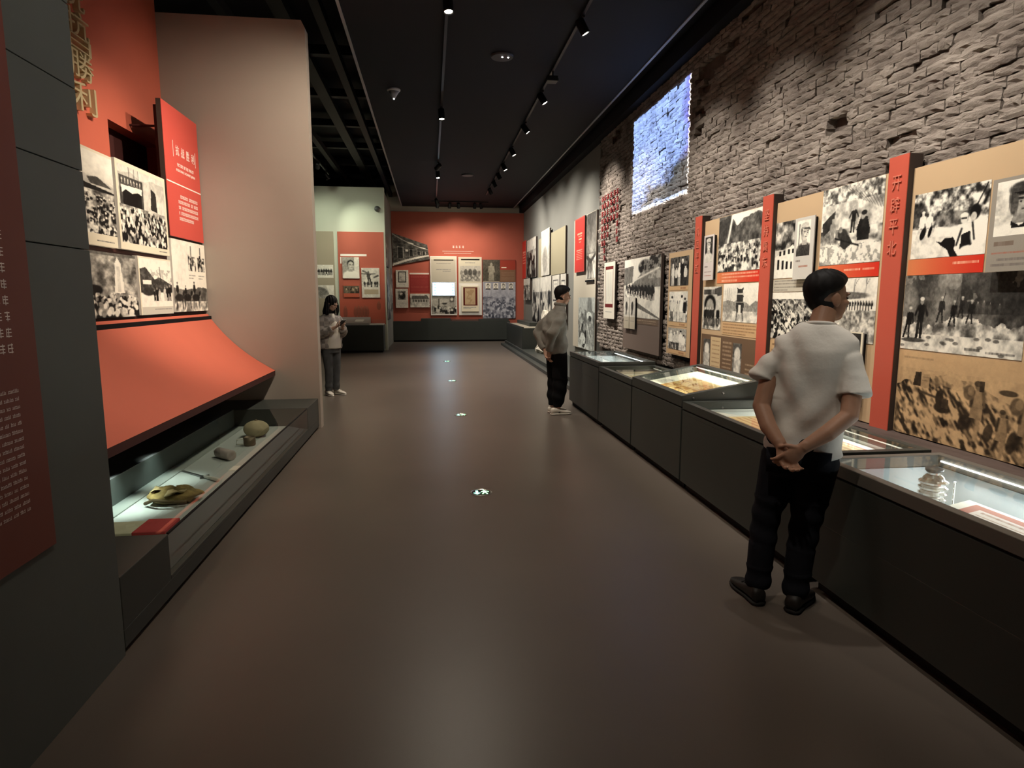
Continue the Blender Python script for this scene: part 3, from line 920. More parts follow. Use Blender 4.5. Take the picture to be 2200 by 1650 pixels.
MB().hexa(wedge(XC + rm, CXB - rm, y0 + rm, y1 - rm, 0.062, 0.075)).build('lining', mat('lining_paper', (0.85, 0.82, 0.68), rough=0.8), t)
for yy in (y0 + 0.22, y1 - 0.25):
    MB().lathe((XC + 0.36, y0, 0.80), [(0.011, 0), (0.011, -0.006), (0.004, -0.007)], 14, axis=(0, 1, 0)).build('lock', M_metal, t, True) if yy < y0 + 0.3 else None
MB().lathe((XC + 0.10, y0, 0.765), [(0.009, 0), (0.009, -0.006), (0.004, -0.007)], 14, axis=(0, 1, 0)).build('lock', M_metal, t, True)
bx('led_strip', M_ledd, t, CXB - rm - 0.008, CXB - rm - 0.002, y0 + 0.1, y1 - 0.1, slope(CXB - rm) - 0.030, slope(CXB - rm) - 0.024)  # added strip, unseen, goes with the lights below
area(t, (CXB - rm - 0.03, (y0 + y1) / 2, slope(CXB - rm) - 0.02), 0.02, 1.1, 1.6, (0, math.radians(62), 0), (1.0, 0.95, 0.84))
area(t, (XC + rm + 0.03, (y0 + y1) / 2, slope(XC + rm) - 0.02), 0.02, 1.1, 1.2, (0, math.radians(-62), 0), (1.0, 0.95, 0.84))

def desk_sheet(name, label, cat, xa, xb_, ya, yb, cv, lift=0.004, group=None):
    """paper lying on the sloping lining; viewer's left is the far (large y) side"""
    o = print_quad(name, None, (xb_, yb, slope(xb_) - 0.062 + lift), (0, ya - yb, 0), (xa - xb_, 0, slope(xa) - slope(xb_)), cv)
    return tag(o, label, cat, group)

# map on the desk
cv = Cv(90, 70, 1.25, 0.0, 21)
cv.a[:] = (0.80, 0.68, 0.45)
n = cv.noise(6, 4)
cv.put(n > 0.56, (0.66, 0.46, 0.22), 0.8)
for k in range(9):
    a, b = cv.rs.rand(2), cv.rs.rand(2)
    cv.line(a[0] * 1.25, a[1], b[0] * 1.25, b[1], 0.018, (0.42, 0.22, 0.10), 0.8)
for k in (0.33, 0.66): cv.rect(0, 1.25, k - 0.012, k + 0.012, (0.5, 0.32, 0.16), 0.7); cv.rect(k * 1.25 - 0.012, k * 1.25 + 0.012, 0, 1, (0.9, 0.82, 0.62), 0.8)
desk_sheet('folded_map', 'yellowed folded paper map lying in the sloping desk showcase', 'map', 2.20, 2.55, 5.10, 5.85, cv)
for k, (ya, yb, xa, xb_) in enumerate(((5.89, 6.06, 2.24, 2.38),)):
    cv = Cv(30, 20, 1.5, 0.0, 30 + k); cv.a[:] = (0.80, 0.78, 0.72)
    for j in range(5): cv.bar(0.12, 1.36, 0.15 + j * 0.17, 0.07, (0.45, 0.43, 0.40))
    desk_sheet('caption_card', 'small pale caption card beside the yellowed map', 'card', xa, xb_, ya, yb, cv)

# papers in the low case and the red-bordered case
def flat_sheet(name, label, cat, xa, xb_, ya, yb, z, cv, group=None):
    o = print_quad(name, None, (xb_, yb, z), (0, ya - yb, 0), (xa - xb_, 0, 0), cv)
    return tag(o, label, cat, group)
cv = Cv(60, 24, 2.2, 0.0, 33); cv.a[:] = (0.86, 0.80, 0.62)
for j in range(5): cv.bar(0.15, 2.0, 0.16 + j * 0.17, 0.06, (0.62, 0.52, 0.38))
flat_sheet('old_booklet', 'yellowed open booklet lying in the low showcase', 'booklet', 2.22, 2.60, 6.45, 7.25, z2_ + 0.012, cv)
for k, (ya, yb) in enumerate(((3.25, 3.95), (4.02, 4.62))):
    cv = Cv(60, 40, 1.4, 0.0, 40 + k); cv.a[:] = (0.88, 0.78, 0.60)
    for j in range(9): cv.bar(0.12, 1.28, 0.10 + j * 0.095, 0.035, (0.70, 0.48, 0.34))
    cv.rect(0, 1.4, 0.86, 1.0, (0.78, 0.27, 0.16)); cv.rect(0, 1.4, 0, 0.04, (0.78, 0.27, 0.16))
    flat_sheet('red_bordered_paper', ('cream paper with a red band at the foot, near end of its showcase' if k == 0 else 'cream paper with a red band at the foot, beside the sloping desk case'), 'paper', 2.14, 2.66, ya, yb, z4_ + 0.006, cv)

# things in the long silvery case
t = thing('ribbed_cylinder', 'ribbed silvery cylinder standing in the silvery showcase', 'cylinder', (2.52, 2.80, z6_))
prof = [(0.05, 0.0)]
for k in range(9):
    zz = 0.012 + k * 0.029
    prof += [(0.052, zz), (0.066, zz + 0.010), (0.066, zz + 0.019), (0.052, zz + 0.028)]
prof += [(0.045, 0.285), (0.03, 0.30), (0.03, 0.315)]
M_rib = mat('ribbed_chrome', (0.80, 0.78, 0.74), rough=0.12, metal=0.9)
MB().lathe((2.52, 2.80, z6_), prof, 28).build('ribbed_wall', M_rib, t, False)
MB().lathe((2.52, 2.80, z6_ + 0.31), [(0.034, 0), (0.04, 0.008), (0.04, 0.02), (0.01, 0.026)], 24).build('cap', mat('cap_dark', (0.10, 0.10, 0.10), rough=0.4), t, True)
MB().tube([(2.595, 2.75, z6_), (2.595, 2.75, z6_ + 0.27)], 0.006, 8).build('side_rod', M_rib, t)
t = thing('framed_sheet', 'white-bordered framed sheet leaning in the silvery showcase', 'frame', (2.45, 2.1, z6_))
MB().hexa([(2.36, 1.55, z6_ + 0.165), (2.56, 1.55, z6_ + 0.205), (2.56, 2.62, z6_ + 0.205), (2.36, 2.62, z6_ + 0.165), (2.36, 1.55, z6_ + 0.18), (2.56, 1.55, z6_ + 0.22), (2.56, 2.62, z6_ + 0.22), (2.36, 2.62, z6_ + 0.18)]).build('frame', M_white, t)
cv = Cv(70, 24, 5.4, 0.0, 44); cv.a[:] = (0.86, 0.80, 0.76)
cv.rect(0, 5.4, 0, 0.2, (0.70, 0.42, 0.36)); cv.rect(0, 0.3, 0, 1, (0.70, 0.42, 0.36))
for j in range(4): cv.bar(0.5, 5.0, 0.34 + j * 0.17, 0.06, (0.55, 0.42, 0.38))
print_quad('sheet', t, (2.54, 2.56, z6_ + 0.2175), (0, -0.95, 0), (-0.155, 0, -0.031), cv)
MB().hexa([(2.39, 1.62, z6_), (2.53, 1.62, z6_), (2.53, 2.55, z6_), (2.39, 2.55, z6_), (2.39, 1.62, z6_ + 0.170), (2.53, 1.62, z6_ + 0.198), (2.53, 2.55, z6_ + 0.198), (2.39, 2.55, z6_ + 0.170)]).build('prop', M_lin, t)
t = thing('folded_cloth', 'crumpled grey cloth lying beside the ribbed silvery cylinder', 'cloth', (2.66, 2.72, z6_))
g = MB()
rsc = np.random.RandomState(3)
rows = []
for i in range(15):
    th = PI * (i + 0.5) / 15
    rows.append([(2.655 + math.sin(th) * math.cos(2 * PI * k / 24) * 0.045 * (1 + 0.25 * math.sin(k * 1.7 + i)), 2.60 + math.sin(th) * math.sin(2 * PI * k / 24) * 0.12 * (1 + 0.2 * math.sin(k * 2.3 + i * 0.7)), z6_ + 0.075 - math.cos(th) * 0.075) for k in range(24)])
g.rings(rows).build('fabric', mat('cloth_grey', (0.22, 0.23, 0.24), rough=0.9, var=0.2, vscale=30), t, True)

# plinth and dark beam at the foot of the brick wall
p = thing('wall_plinth', 'grey-green plinth filling the strip between showcases and brick wall', 'plinth', (3.1, 5.2, 0))
bx('plinth_body', M_case, p, CXB + 0.01, XW + 0.05, 0.6, 9.19, 0, 0.565, 0.004)
b = thing('wall_beam', 'rough dark brown beam along the foot of the brick wall', 'beam', (3.22, 2.6, 0.565))
g = MB()
rows = []
rsc = np.random.RandomState(5)
for k in range(40):
    y = 0.7 + k * 0.107
    j = lambda: rsc.uniform(-0.006, 0.006)
    rows.append([(3.09 + j(), y, 0.565), (3.34, y, 0.565), (3.34 + j(), y, 0.63 + j()), (3.12 + j(), y, 0.622 + j()), (3.09 + j(), y, 0.60 + j())])
g.rings(rows).build('beam', mat('beam_brown', (0.075, 0.052, 0.044), rough=0.65, var=0.25, vscale=10, bump=0.4, bscale=30, stretch=(1, 0.2, 1)), b)
bl = thing('equipment_box', 'small matt black box on the plinth under the last red post', 'box', (2.97, 4.05, 0.565))
bx('case_shell', M_lampbody, bl, 2.90, 3.04, 4.00, 4.12, 0.565, 0.66, 0.006)
bx('lid', M_black, bl, 2.895, 3.045, 3.995, 4.125, 0.66, 0.672, 0.004)

# ------------------------------------------------------------------ left showcase under the red sheet
t = thing('floor_showcase', 'long low glass showcase at the foot of the red curved sheet', 'showcase', (-1.8, 5.3, 0))
GX = -2.17
bz = 0.115
bx('toe_kick', M_toe, t, GX, XL - 0.03, 2.84, 7.82, 0, 0.03)
bx('base', M_case, t, -2.6, XL, 2.835, 7.825, 0.03, bz, 0.003)
bx('front_sill', M_case, t, XL - 0.035, XL, 3.36, 7.14, bz, 0.135, 0.002)
bx('end_block', M_case, t, -2.6, XL, 2.835, 3.36, bz, 0.365, 0.004)
bx('end_block', M_case, t, -2.6, XL, 7.14, 7.825, bz, 0.372, 0.004)
bx('back_panel', mat('case_inner_grey', (0.10, 0.115, 0.11), rough=0.5), t, GX - 0.03, GX, 3.36, 7.14, bz, 0.372)
bx('top_deck', M_case, t, -2.6, GX - 0.03, 3.36, 7.14, 0.34, 0.372)
bx('bed', mat('case_bed', (0.46, 0.49, 0.47), rough=0.55), t, GX, -1.60, 3.36, 7.14, bz, bz + 0.06)
MB().hexa([(-1.60, 3.36, bz), (XL - 0.036, 3.36, bz), (XL - 0.036, 7.14, bz), (-1.60, 7.14, bz), (-1.60, 3.36, bz + 0.058), (XL - 0.036, 3.36, bz + 0.022), (XL - 0.036, 7.14, bz + 0.022), (-1.60, 7.14, bz + 0.058)]).build('apron', mat('case_apron', (0.085, 0.092, 0.10), rough=0.35), t)
bx('bed_strip', mat('case_bed_strip', (0.32, 0.35, 0.33), rough=0.5), t, GX, GX + 0.11, 3.36, 7.14, bz + 0.06, bz + 0.068)
bx('glass_top', glass_mat(), t, GX - 0.02, XL - 0.002, 3.36, 7.14, 0.362, 0.370)
bx('glass_front', glass_mat(), t, XL - 0.010, XL - 0.002, 3.36, 7.14, 0.135, 0.362)
bx('glass_joint', M_toe, t, XL - 0.010, XL, 3.36, 7.14, 0.360, 0.371)
bz2 = bz + 0.061

# exhibits on the bed
rsx = np.random.RandomState(11)
t = thing('canvas_pouch', 'crumpled olive-gold canvas pouch in the floor showcase', 'pouch', (-1.80, 4.52, bz2))
rows = []
for i in range(16):
    th = PI * (i + 0.5) / 16
    rows.append([(-1.80 + math.sin(th) * math.cos(a) * 0.17 * (1 + 0.10 * math.sin(3 * a + i) + 0.05 * math.sin(7 * a)), 4.52 + math.sin(th) * math.sin(a) * 0.13 * (1 + 0.12 * math.sin(2 * a + 1)),
                 bz2 + 0.05 - math.cos(th) * 0.05 * (1 + 0.3 * math.sin(4 * a + 2 * i * 0.4))) for a in [2 * PI * k / 40 for k in range(40)]])
MB().rings(rows).build('pouch_body', mat('canvas_gold', (0.24, 0.17, 0.06), rough=0.85, var=0.5, vscale=14, bump=0.8, bscale=25), t, True)
fl = []
for i in range(9):
    fl.append([(-1.94 + i * 0.03, 4.47 + 0.10 * math.sin(k / 10 * PI) * math.cos(i * 0.6), bz2 + 0.085 + 0.02 * math.sin(k / 10 * PI + i)) for k in range(11)])
v = [q for r in fl for q in r]; f = [(i * 11 + k, i * 11 + k + 1, i * 11 + k + 12, i * 11 + k + 11) for i in range(8) for k in range(10)]
mobj('flap', v, f, mat('canvas_pale', (0.42, 0.33, 0.17), rough=0.85, var=0.4, vscale=16), t, True)
MB().tube([(-1.96, 4.43, bz2 + 0.02), (-1.88, 4.37, bz2 + 0.06), (-1.78, 4.36, bz2 + 0.045), (-1.68, 4.40, bz2 + 0.03)], 0.012, 8).build('strap', mat('canvas_brown', (0.10, 0.07, 0.03), rough=0.8), t, True)
t = thing('dagger', 'thin pale dagger lying in the floor showcase', 'dagger', (-1.84, 5.15, bz2))
def obar(x0, y0, x1, y1, w, h0, h1):
    d = np.array((x1 - x0, y1 - y0)); d /= np.linalg.norm(d); n = np.array((-d[1], d[0])) * w / 2
    q = [(x0 - n[0], y0 - n[1]), (x1 - n[0], y1 - n[1]), (x1 + n[0], y1 + n[1]), (x0 + n[0], y0 + n[1])]
    return [(x, y, bz2) for x, y in q] + [(x, y, bz2 + z) for (x, y), z in zip(q, (h0, h1, h1, h0))]
MB().hexa(obar(-2.05, 5.33, -1.80, 5.10, 0.020, 0.006, 0.014)).build('blade', M_metal, t)
MB().tube([(-1.80, 5.10, bz2 + 0.014), (-1.66, 4.98, bz2 + 0.016)], [0.012, 0.016], 10).build('handle', mat('bone', (0.60, 0.57, 0.50), rough=0.5), t, True)
MB().hexa(obar(-1.825, 5.075, -1.775, 5.13, 0.012, 0.022, 0.022)).build('guard', M_metal, t)
t = thing('canister', 'pale pink-grey cylinder with a white cap lying in the floor showcase', 'canister', (-1.83, 5.71, bz2))
cax = (0.74, -0.67, 0)
MB().lathe((-1.91, 5.78, bz2 + 0.047), [(0.02, 0), (0.046, 0.012), (0.046, 0.21), (0.042, 0.215), (0.01, 0.208)], 24, axis=cax).build('can_body', mat('can_pink', (0.48, 0.40, 0.37), rough=0.5), t, True)
MB().lathe((-1.91, 5.78, bz2 + 0.047), [(0.018, 0.0), (0.018, -0.03), (0.014, -0.05), (0.002, -0.055)], 18, axis=cax).build('cap', M_white, t, True)
t = thing('tin_mug', 'small brown tin mug with a pale handle in the floor showcase', 'mug', (-1.76, 6.22, bz2))
MB().lathe((-1.76, 6.22, bz2), [(0.05, 0), (0.055, 0.01), (0.055, 0.085), (0.05, 0.085), (0.05, 0.02), (0.002, 0.018)], 24).build('mug_body', mat('tin_brown', (0.16, 0.12, 0.08), rough=0.5, metal=0.4), t, True)
MB().tube([(-1.815, 6.20, bz2 + 0.07), (-1.865, 6.18, bz2 + 0.068), (-1.87, 6.18, bz2 + 0.02), (-1.815, 6.20, bz2 + 0.018)], 0.007, 8).build('handle', M_white, t, True)
t = thing('straw_ovoid', 'round straw-coloured gourd standing at the far end of the floor showcase', 'ovoid', (-1.80, 6.62, bz2))  # unidentified round straw-coloured form
MB().ell((-1.80, 6.62, bz2 + 0.083), (0.125, 0.12, 0.085), 28, 18).build('ovoid_body', mat('straw', (0.46, 0.38, 0.24), rough=0.8, var=0.15, vscale=20), t, True)
MB().lathe((-1.80, 6.62, bz2 + 0.160), [(0.018, 0), (0.014, 0.010), (0.011, 0.016)], 14).build('stem', mat('stem_brown', (0.15, 0.10, 0.05)), t, True)
t = thing('folded_flag', 'folded cloth strip, half cream half red, at the near end of the floor showcase', 'flag', (-1.80, 4.0, bz2))
bx('cream_half', mat('flag_cream', (0.62, 0.58, 0.42), rough=0.9, var=0.1), t, -2.03, -1.80, 3.86, 4.08, bz2, bz2 + 0.02, 0.006)
bx('red_half', mat('flag_red', (0.50, 0.06, 0.06), rough=0.9, var=0.1), t, -1.80, -1.61, 3.86, 4.10, bz2, bz2 + 0.024, 0.006)
tag(bx('caption_card', M_white, None, -1.68, -1.62, 5.30, 5.44, bz2, bz2 + 0.004), 'tiny white caption card by the front glass of the floor showcase', 'card')

# ------------------------------------------------------------------ red curved sheet, picture boards and sign of the alcove
t = thing('curved_sheet', 'large plain red sheet curving out over the floor showcase', 'sheet', (-2.2, 5.3, 0.66))
prof = []
for k in range(13):
    s = k / 12
    # leaves the boards steeply and flattens towards the lip
    x = -2.60 + 0.73 * (0.75 * s + 0.25 * s * s)
    zz = 1.405 - 0.68 * (s ** 0.93) - 0.03 * math.sin(PI * s)
    prof.append((x, zz))
lip = [(-1.872, 0.665), (-1.95, 0.675)]
back = [(x - 0.02, zz - 0.035) for x, zz in reversed(prof[:-1])]
ring = prof + lip + back
n = len(ring)
v = [(x, 2.835, zz) for x, zz in ring] + [(x, 7.82, zz) for x, zz in ring]
np_ = len(prof)
mobj('sheet_face', v, [(k, k + n, k + 1 + n, k + 1) for k in range(np_ - 1)], M_red, t, True)
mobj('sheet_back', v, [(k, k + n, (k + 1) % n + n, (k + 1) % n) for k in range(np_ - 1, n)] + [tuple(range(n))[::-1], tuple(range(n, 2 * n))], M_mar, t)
for yy, ww in ((4.40, 15.0), (5.05, 8.0)):  # unseen small spots added under the sheet to brighten the bed
    MB().lathe((-2.05, yy, 0.70), [(0.03, 0), (0.03, -0.018), (0.024, -0.02), (0.022, -0.012)], 18).build('added_under_lamp', M_lampbody, t, True)
    ld = bpy.data.lights.new('added_under_bulb', 'SPOT'); ld.energy = ww; ld.color = (0.93, 1.0, 0.95); ld.spot_size = math.radians(72); ld.spot_blend = 1.0; ld.shadow_soft_size = 0.02
    lo = bpy.data.objects.new('added_under_bulb', ld); COL.objects.link(lo); lo.parent = t
    lo.location = Vector((-2.05, yy, 0.672)) - t.location
bx('cavity_shade', M_black, t, -2.60, -2.56, 2.84, 7.82, 0.373, 1.38)  # black panel standing for the deep shade under the sheet

bk = thing('backing_frame', 'dark maroon backing frame behind the alcove picture boards', 'frame', (-2.7, 6.2, 1.4))
MB().tube([(-2.949, 7.0, 3.3), (-2.66, 7.0, 3.3)], 0.012, 8).build('stand_off', M_mar, bk)
MB().tube([(-2.949, 7.7, 3.3), (-2.66, 7.7, 3.3)], 0.012, 8).build('stand_off', M_mar, bk)
bx('backboard', M_mar, bk, -2.68, -2.645, 4.9, 7.82, 1.40, 2.70)
bx('backboard', M_mar, bk, -2.68, -2.645, 6.90, 7.79, 2.70, 3.48)
for z in (1.405, 1.975):
    bx('crossbar', M_mar, bk, -2.645, -2.637, 5.0, 7.8, z, z + 0.02)
XB = -2.59
def board_L(name, label, y0, y1, z0, z1, cv, cat='photo board', thick=0.045):
    t = thing(name, label, cat, (XB - thick / 2, (y0 + y1) / 2, z0))
    bx('board', M_white, t, XB - thick, XB - 0.002, y0, y1, z0, z1)
    print_L('photo_print', t, XB, y0, y1, z0, z1, cv)
    return t

# --- pictures of the alcove
def pic_square():            # a square with a roof line, flags and a dense crowd
    c = Cv(60, 150, 0.62, 0.9, 101)
    c.sky(0.36, 0.93, 0.78); c.ridge(0.36, 0.16, 0.72, tex=0.1)
    c.poly([(0, 0.30), (0.25, 0.36), (0.62, 0.40), (0.62, 0.46), (0, 0.40)], 0.16)
    c.poly([(0.30, 0.30), (0.42, 0.27), (0.6, 0.36), (0.34, 0.36)], 0.3)
    c.rough(0.42, 1, 0.25, 0.85, 16); c.crowd(0.46, 0.92, 230, 0.008, 0.022)
    for k in range(4): c.line(0.1 + 0.14 * k, 0.86, 0.13 + 0.14 * k, 0.62, 0.006, 0.9)
    c.punch(1.3).tone(); c.rect(0, 0.62, 0.875, 1, CREAM); c.rect(0, 0.62, 0, 0.03, CREAM); c.bar(0.36, 0.58, 0.945, 0.012, 0.3)
    return c
def pic_gate():
    c = Cv(110, 150, 1.24, 0.9, 102)
    c.sky(0.5, 0.75, 0.95); c.ridge(0.2, 0.14, 0.6, 0.5, tex=0.2)
    c.rect(0.07, 0.62, 0.16, 0.5, 0.3); c.rect(0.14, 0.58, 0.3, 0.5, 0.06)
    for k in range(7): c.person(0.13 + 0.07 * k, 0.25, 0.075, 0.8, 0.5, stride=0.02)
    c.poly([(0.1, 0.27), (0.6, 0.25), (0.58, 0.33), (0.5, 0.31), (0.35, 0.34), (0.2, 0.31), (0.12, 0.36)], 0.88)
    for k in (0.3, 0.42, 0.52): c.line(k, 0.16, k, 0.02, 0.006, 0.3)
    c.poly([(0.83, 0.2), (0.95, 0.24), (0.97, 0.48), (0.80, 0.46)], 0.2)
    c.rough(0.49, 1, 0.45, 0.95, 14); c.crowd(0.5, 0.93, 210, 0.014, 0.042, (0.06, 0.93))
    c.punch(1.35).tone()
    for r in ((0, 1.24, 0, 0.05), (0, 1.24, 0.92, 1), (0, 0.05, 0, 1), (1.2, 1.24, 0, 1)): c.rect(*r, CREAM)
    c.bar(0.95, 1.17, 0.96, 0.014, 0.3)
    return c
def pic_pagoda():
    c = Cv(80, 110, 1.25, 0.7, 103)
    c.rough(0, 1, 0.25, 0.85, 9, gain=1.6); c.rect(0, 1.25, 0, 0.05, 0.4)
    c.poly([(0.78, 0.62), (0.82, 0.15), (0.87, 0.06), (0.93, 0.15), (0.98, 0.62)], 0.92)
    c.rect(0.84, 0.9, 0.2, 0.6, 0.7, 0.6)
    c.ell(0.4, 0.58, 0.16, 0.08, 0.12); c.crowd(0.62, 0.95, 120, 0.025, 0.06, (0.05, 0.9))
    return c.punch(1.3).tone()
def pic_street():
    c = Cv(60, 110, 1.0, 0.95, 104)
    c.sky(0.6, 0.97, 0.88); c.poly([(0, 0.22), (0.2, 0.18), (0.45, 0.38), (0.6, 0.34), (1, 0.47), (1, 0.6), (0, 0.62)], 0.25)
    c.put((c.V > 0.2) & (c.V < 0.6) & (c.noise(14) > 0.55), 0.45, 0.5)
    c.line(0.62, 0.16, 0.66, 0.5, 0.012, 0.2); c.rect(0.1, 0.35, 0.4, 0.47, 0.9); c.ell(0.25, 0.6, 0.18, 0.07, 0.2)
    for x, h in ((0.5, 0.24), (0.58, 0.22), (0.75, 0.26), (0.83, 0.28), (0.92, 0.3), (0.42, 0.2)): c.person(x, 0.76, h, c.rs.choice([0.1, 0.75]), 0.6)
    c.punch(1.25).tone(); c.rect(0, 1, 0.86, 1, (0.80, 0.78, 0.72)); c.rect(0, 1, 0, 0.03, CREAM); c.rect(0, 0.03, 0, 1, CREAM); c.bar(0.4, 0.95, 0.91, 0.02, 0.5)
    return c
def pic_riders():
    c = Cv(66, 125, 1.22, 0.9, 105)
    c.sky(0.7, 0.86, 0.92)
    for k, x in enumerate((0.55, 0.90)):
        i = Cv(20, 40, 0.7, 0.85, 60 + k); i.rough(0.4, 1, 0.1, 0.8, 6); i.crowd(0.35, 0.9, 14, 0.05, 0.1); i.line(0.3, 0.02, 0.3, 0.6, 0.04, 0.2); i.punch(1.4)
        c.paste(i, x, x + 0.28, 0.06, 0.42); c.bar(x, x + 0.25, 0.48, 0.018, 0.45); c.bar(x, x + 0.18, 0.52, 0.018, 0.45)
    c.ridge(0.72, 0.08, 0.4, tex=0.5); c.rough(0.86, 1, 0.4, 0.95, 12)
    for x, h in ((0.12, 0.24), (0.72, 0.26), (0.40, 0.2)):
        c.ell(x + 0.05, 0.80, 0.14, 0.05, 0.15); c.line(x - 0.04, 0.82, x - 0.06, 0.95, 0.015, 0.15); c.line(x + 0.14, 0.82, x + 0.16, 0.95, 0.015, 0.15); c.ell(x + 0.2, 0.74, 0.05, 0.03, 0.15, rot=-0.6)
        c.person(x, 0.83, h, 0.1, 0.5, hat=0.1, stride=0.04)
    return c.punch(1.3).tone()
board_L('photo_board', 'photo board of a packed square under a hipped roof, alcove upper row', 4.95, 5.755, 2.0, 2.735, pic_square())
board_L('photo_board', 'photo board of a flag-topped gate above a standing crowd, alcove upper row', 5.805, 6.81, 2.005, 2.75, pic_gate())
board_L('photo_board', 'photo board of a white pagoda on a wooded slope above a crowd', 4.95, 6.045, 1.43, 1.955, pic_pagoda())
board_L('photo_board', 'photo board of a street with carts, people and gabled roofs', 6.09, 6.81, 1.435, 1.965, pic_street())
board_L('photo_board', 'pale photo board of mounted riders with two small photos above them', 6.855, 7.815, 1.445, 2.19, pic_riders())

# red sign
t = thing('title_sign', 'red title sign with white heading and rule beside the taupe wall', 'sign', (XB, 7.35, 2.22))
bx('board', M_brown, t, XB - 0.05, XB - 0.004, 6.865, 7.815, 2.215, 3.53)
bx('face', mat('sign_red', (0.60, 0.085, 0.062), rough=0.55, spec=0.2), t, XB - 0.004, XB, 6.865, 7.815, 2.215, 3.53)
UR, WR, NR = (0, 1, 0), (0, 0, 1), (1, 0, 0)
M_ink = mat('ink_white', (0.86, 0.78, 0.70), rough=0.6)
letters('heading', M_ink, t, [(ch, (XB, 7.20 + 0.125 * k * 1.15, 3.11), 0.085, 0.10) for k, ch in enumerate('抗战胜利')], UR, WR, NR, 0.002)
MB().box(XB, XB + 0.002, 7.085, 7.092, 3.03, 3.19).box(XB, XB + 0.002, 7.70, 7.707, 3.03, 3.19).build('heading_bars', M_ink, t)
bx('rule', M_ink, t, XB, XB + 0.002, 6.87, 7.81, 2.755, 2.768)
letters('english_heading', M_ink, t, [('VICTORY OF THE WAR OF', (XB, 7.40, 2.965), 0.46, 0.034), ('RESISTANCE AGAINST JAPAN', (XB, 7.40, 2.905), 0.52, 0.034)], UR, WR, NR, 0.002)
g = MB()
rst = np.random.RandomState(9)
for j in range(5):
    y = 7.14 if j else 7.20
    ye = 7.68 if j < 4 else 7.52
    while y < ye:
        w = rst.uniform(0.028, 0.034)
        zz = 2.63 - j * 0.057
        g.box(XB, XB + 0.0015, y, y + w * 0.8, zz, zz + 0.006).box(XB, XB + 0.0015, y, y + w * 0.75, zz + 0.015, zz + 0.020).box(XB, XB + 0.0015, y + w * 0.3, y + w * 0.45, zz - 0.006, zz + 0.027).box(XB, XB + 0.0015, y, y + w * 0.8, zz + 0.025, zz + 0.029)
        y += w if rst.rand() > 0.1 else w * 1.8
g.build('small_print', M_ink, t)

# gold letters on the red wall
t = thing('gold_lettering', 'raised gold calligraphy running down the red alcove wall', 'lettering', (-2.95, 6.05, 3.2))
M_gold = mat('gold_letter', (0.60, 0.50, 0.29), rough=0.35, metal=0.3)
for ch, zc, hh, yc in (('祝', 4.10, 0.22, 6.02), ('抗', 3.87, 0.21, 6.06), ('日', 3.715, 0.12, 6.07), ('勝', 3.545, 0.23, 6.08), ('利', 3.285, 0.24, 6.09)):
    letters('character', M_gold, t, [(ch, (-2.95, yc, zc), 0.36, hh)], UR, WR, NR, 0.05)

# dark red text sign on the cladding wall
t = thing('intro_sign', 'tall dull red text sign mounted on the grey-green cladding wall', 'sign', (XL, 1.6, 0.70))
bx('board', mat('sign_dull_red', (0.17, 0.055, 0.043), rough=0.55, spec=0.25), t, XL, XL + 0.012, 0.4, 2.395, 0.70, 3.4, 0.002)
M_inkd = mat('ink_grey', (0.80, 0.72, 0.68), rough=0.6)
g = MB()
for j in range(9):                              # large lines of Chinese characters, only their ends are in the picture
    zc = 1.845 - j * 0.0525
    y = 2.272
    while y > 1.2:
        w = 0.036
        for q in range(3):
            zq = zc + (-0.011 + q * 0.011) + rst.uniform(-0.002, 0.002)
            g.box(XL + 0.012, XL + 0.0128, y - w * rst.uniform(0.6, 0.85), y - 0.003, zq - 0.0016, zq + 0.0016)
        yv = y - w * rst.uniform(0.25, 0.6)
        g.box(XL + 0.012, XL + 0.0128, yv - 0.0016, yv + 0.0016, zc - 0.016, zc + 0.016)
        if rst.rand() < 0.6: g.box(XL + 0.012, XL + 0.0128, y - w * 0.75 - 0.0014, y - w * 0.75 + 0.0014, zc - 0.012, zc + 0.013)
        y -= w * 1.12
g.build('chinese_text', M_inkd, t)
g = MB()
for j in range(17):
    zc = 1.283 - j * 0.0272
    y = 2.272 - rst.uniform(0, 0.004) if j < 16 else 2.10
    while y > 1.2:
        n = rst.randint(3, 9)
        for q in range(n):
            w = 0.0068
            g.box(XL + 0.012, XL + 0.0128, y - w * 0.72, y, zc - 0.0045, zc - 0.003).box(XL + 0.012, XL + 0.0128, y - w * 0.25, y, zc - 0.0045, zc + 0.0045 + 0.003 * (rst.rand() < 0.3))
            if rst.rand() < 0.6: g.box(XL + 0.012, XL + 0.0128, y - w * 0.72, y, zc + 0.003, zc + 0.0045)
            y -= w
        y -= 0.008
g.build('english_text', M_inkd, t)

# ------------------------------------------------------------------ boards on the brick wall
UQ, WQ, NQ = (0, -1, 0), (0, 0, 1), (-1, 0, 0)
M_post = mat('post_red', (0.53, 0.098, 0.060), rough=0.45, spec=0.3)
M_postlet = mat('post_letter', (0.66, 0.20, 0.13), rough=0.35, spec=0.5)
XP = 3.285
for (ya, yb), chars, lab in (((4.112, 4.300), '开辟平北', 'tall red post next to the smoky battle photo panel, lettered 开辟平北'), ((5.852, 6.045), '坚持冀东', 'tall red post between the gorge photo and riflemen panels, lettered 坚持冀东'), ((7.47, 7.66), '巩固平西', 'tall red post beside the three stacked group photos, lettered 巩固平西')):
    t = thing('title_post', lab, 'sign', (XP + 0.06, (ya + yb) / 2, 0.63))
    bx('core', M_brown, t, XP + 0.006, XP + 0.108, ya, yb, 0.63, 2.58, 0.002)
    bx('face', M_post, t, XP, XP + 0.006, ya, yb, 0.63, 2.58)
    for k, ch in enumerate(chars):
        letters('character', M_postlet, t, [(ch, (XP, (ya + yb) / 2, 2.395 - k * 0.15), 0.085, 0.10)], UQ, WQ, NQ, 0.008)

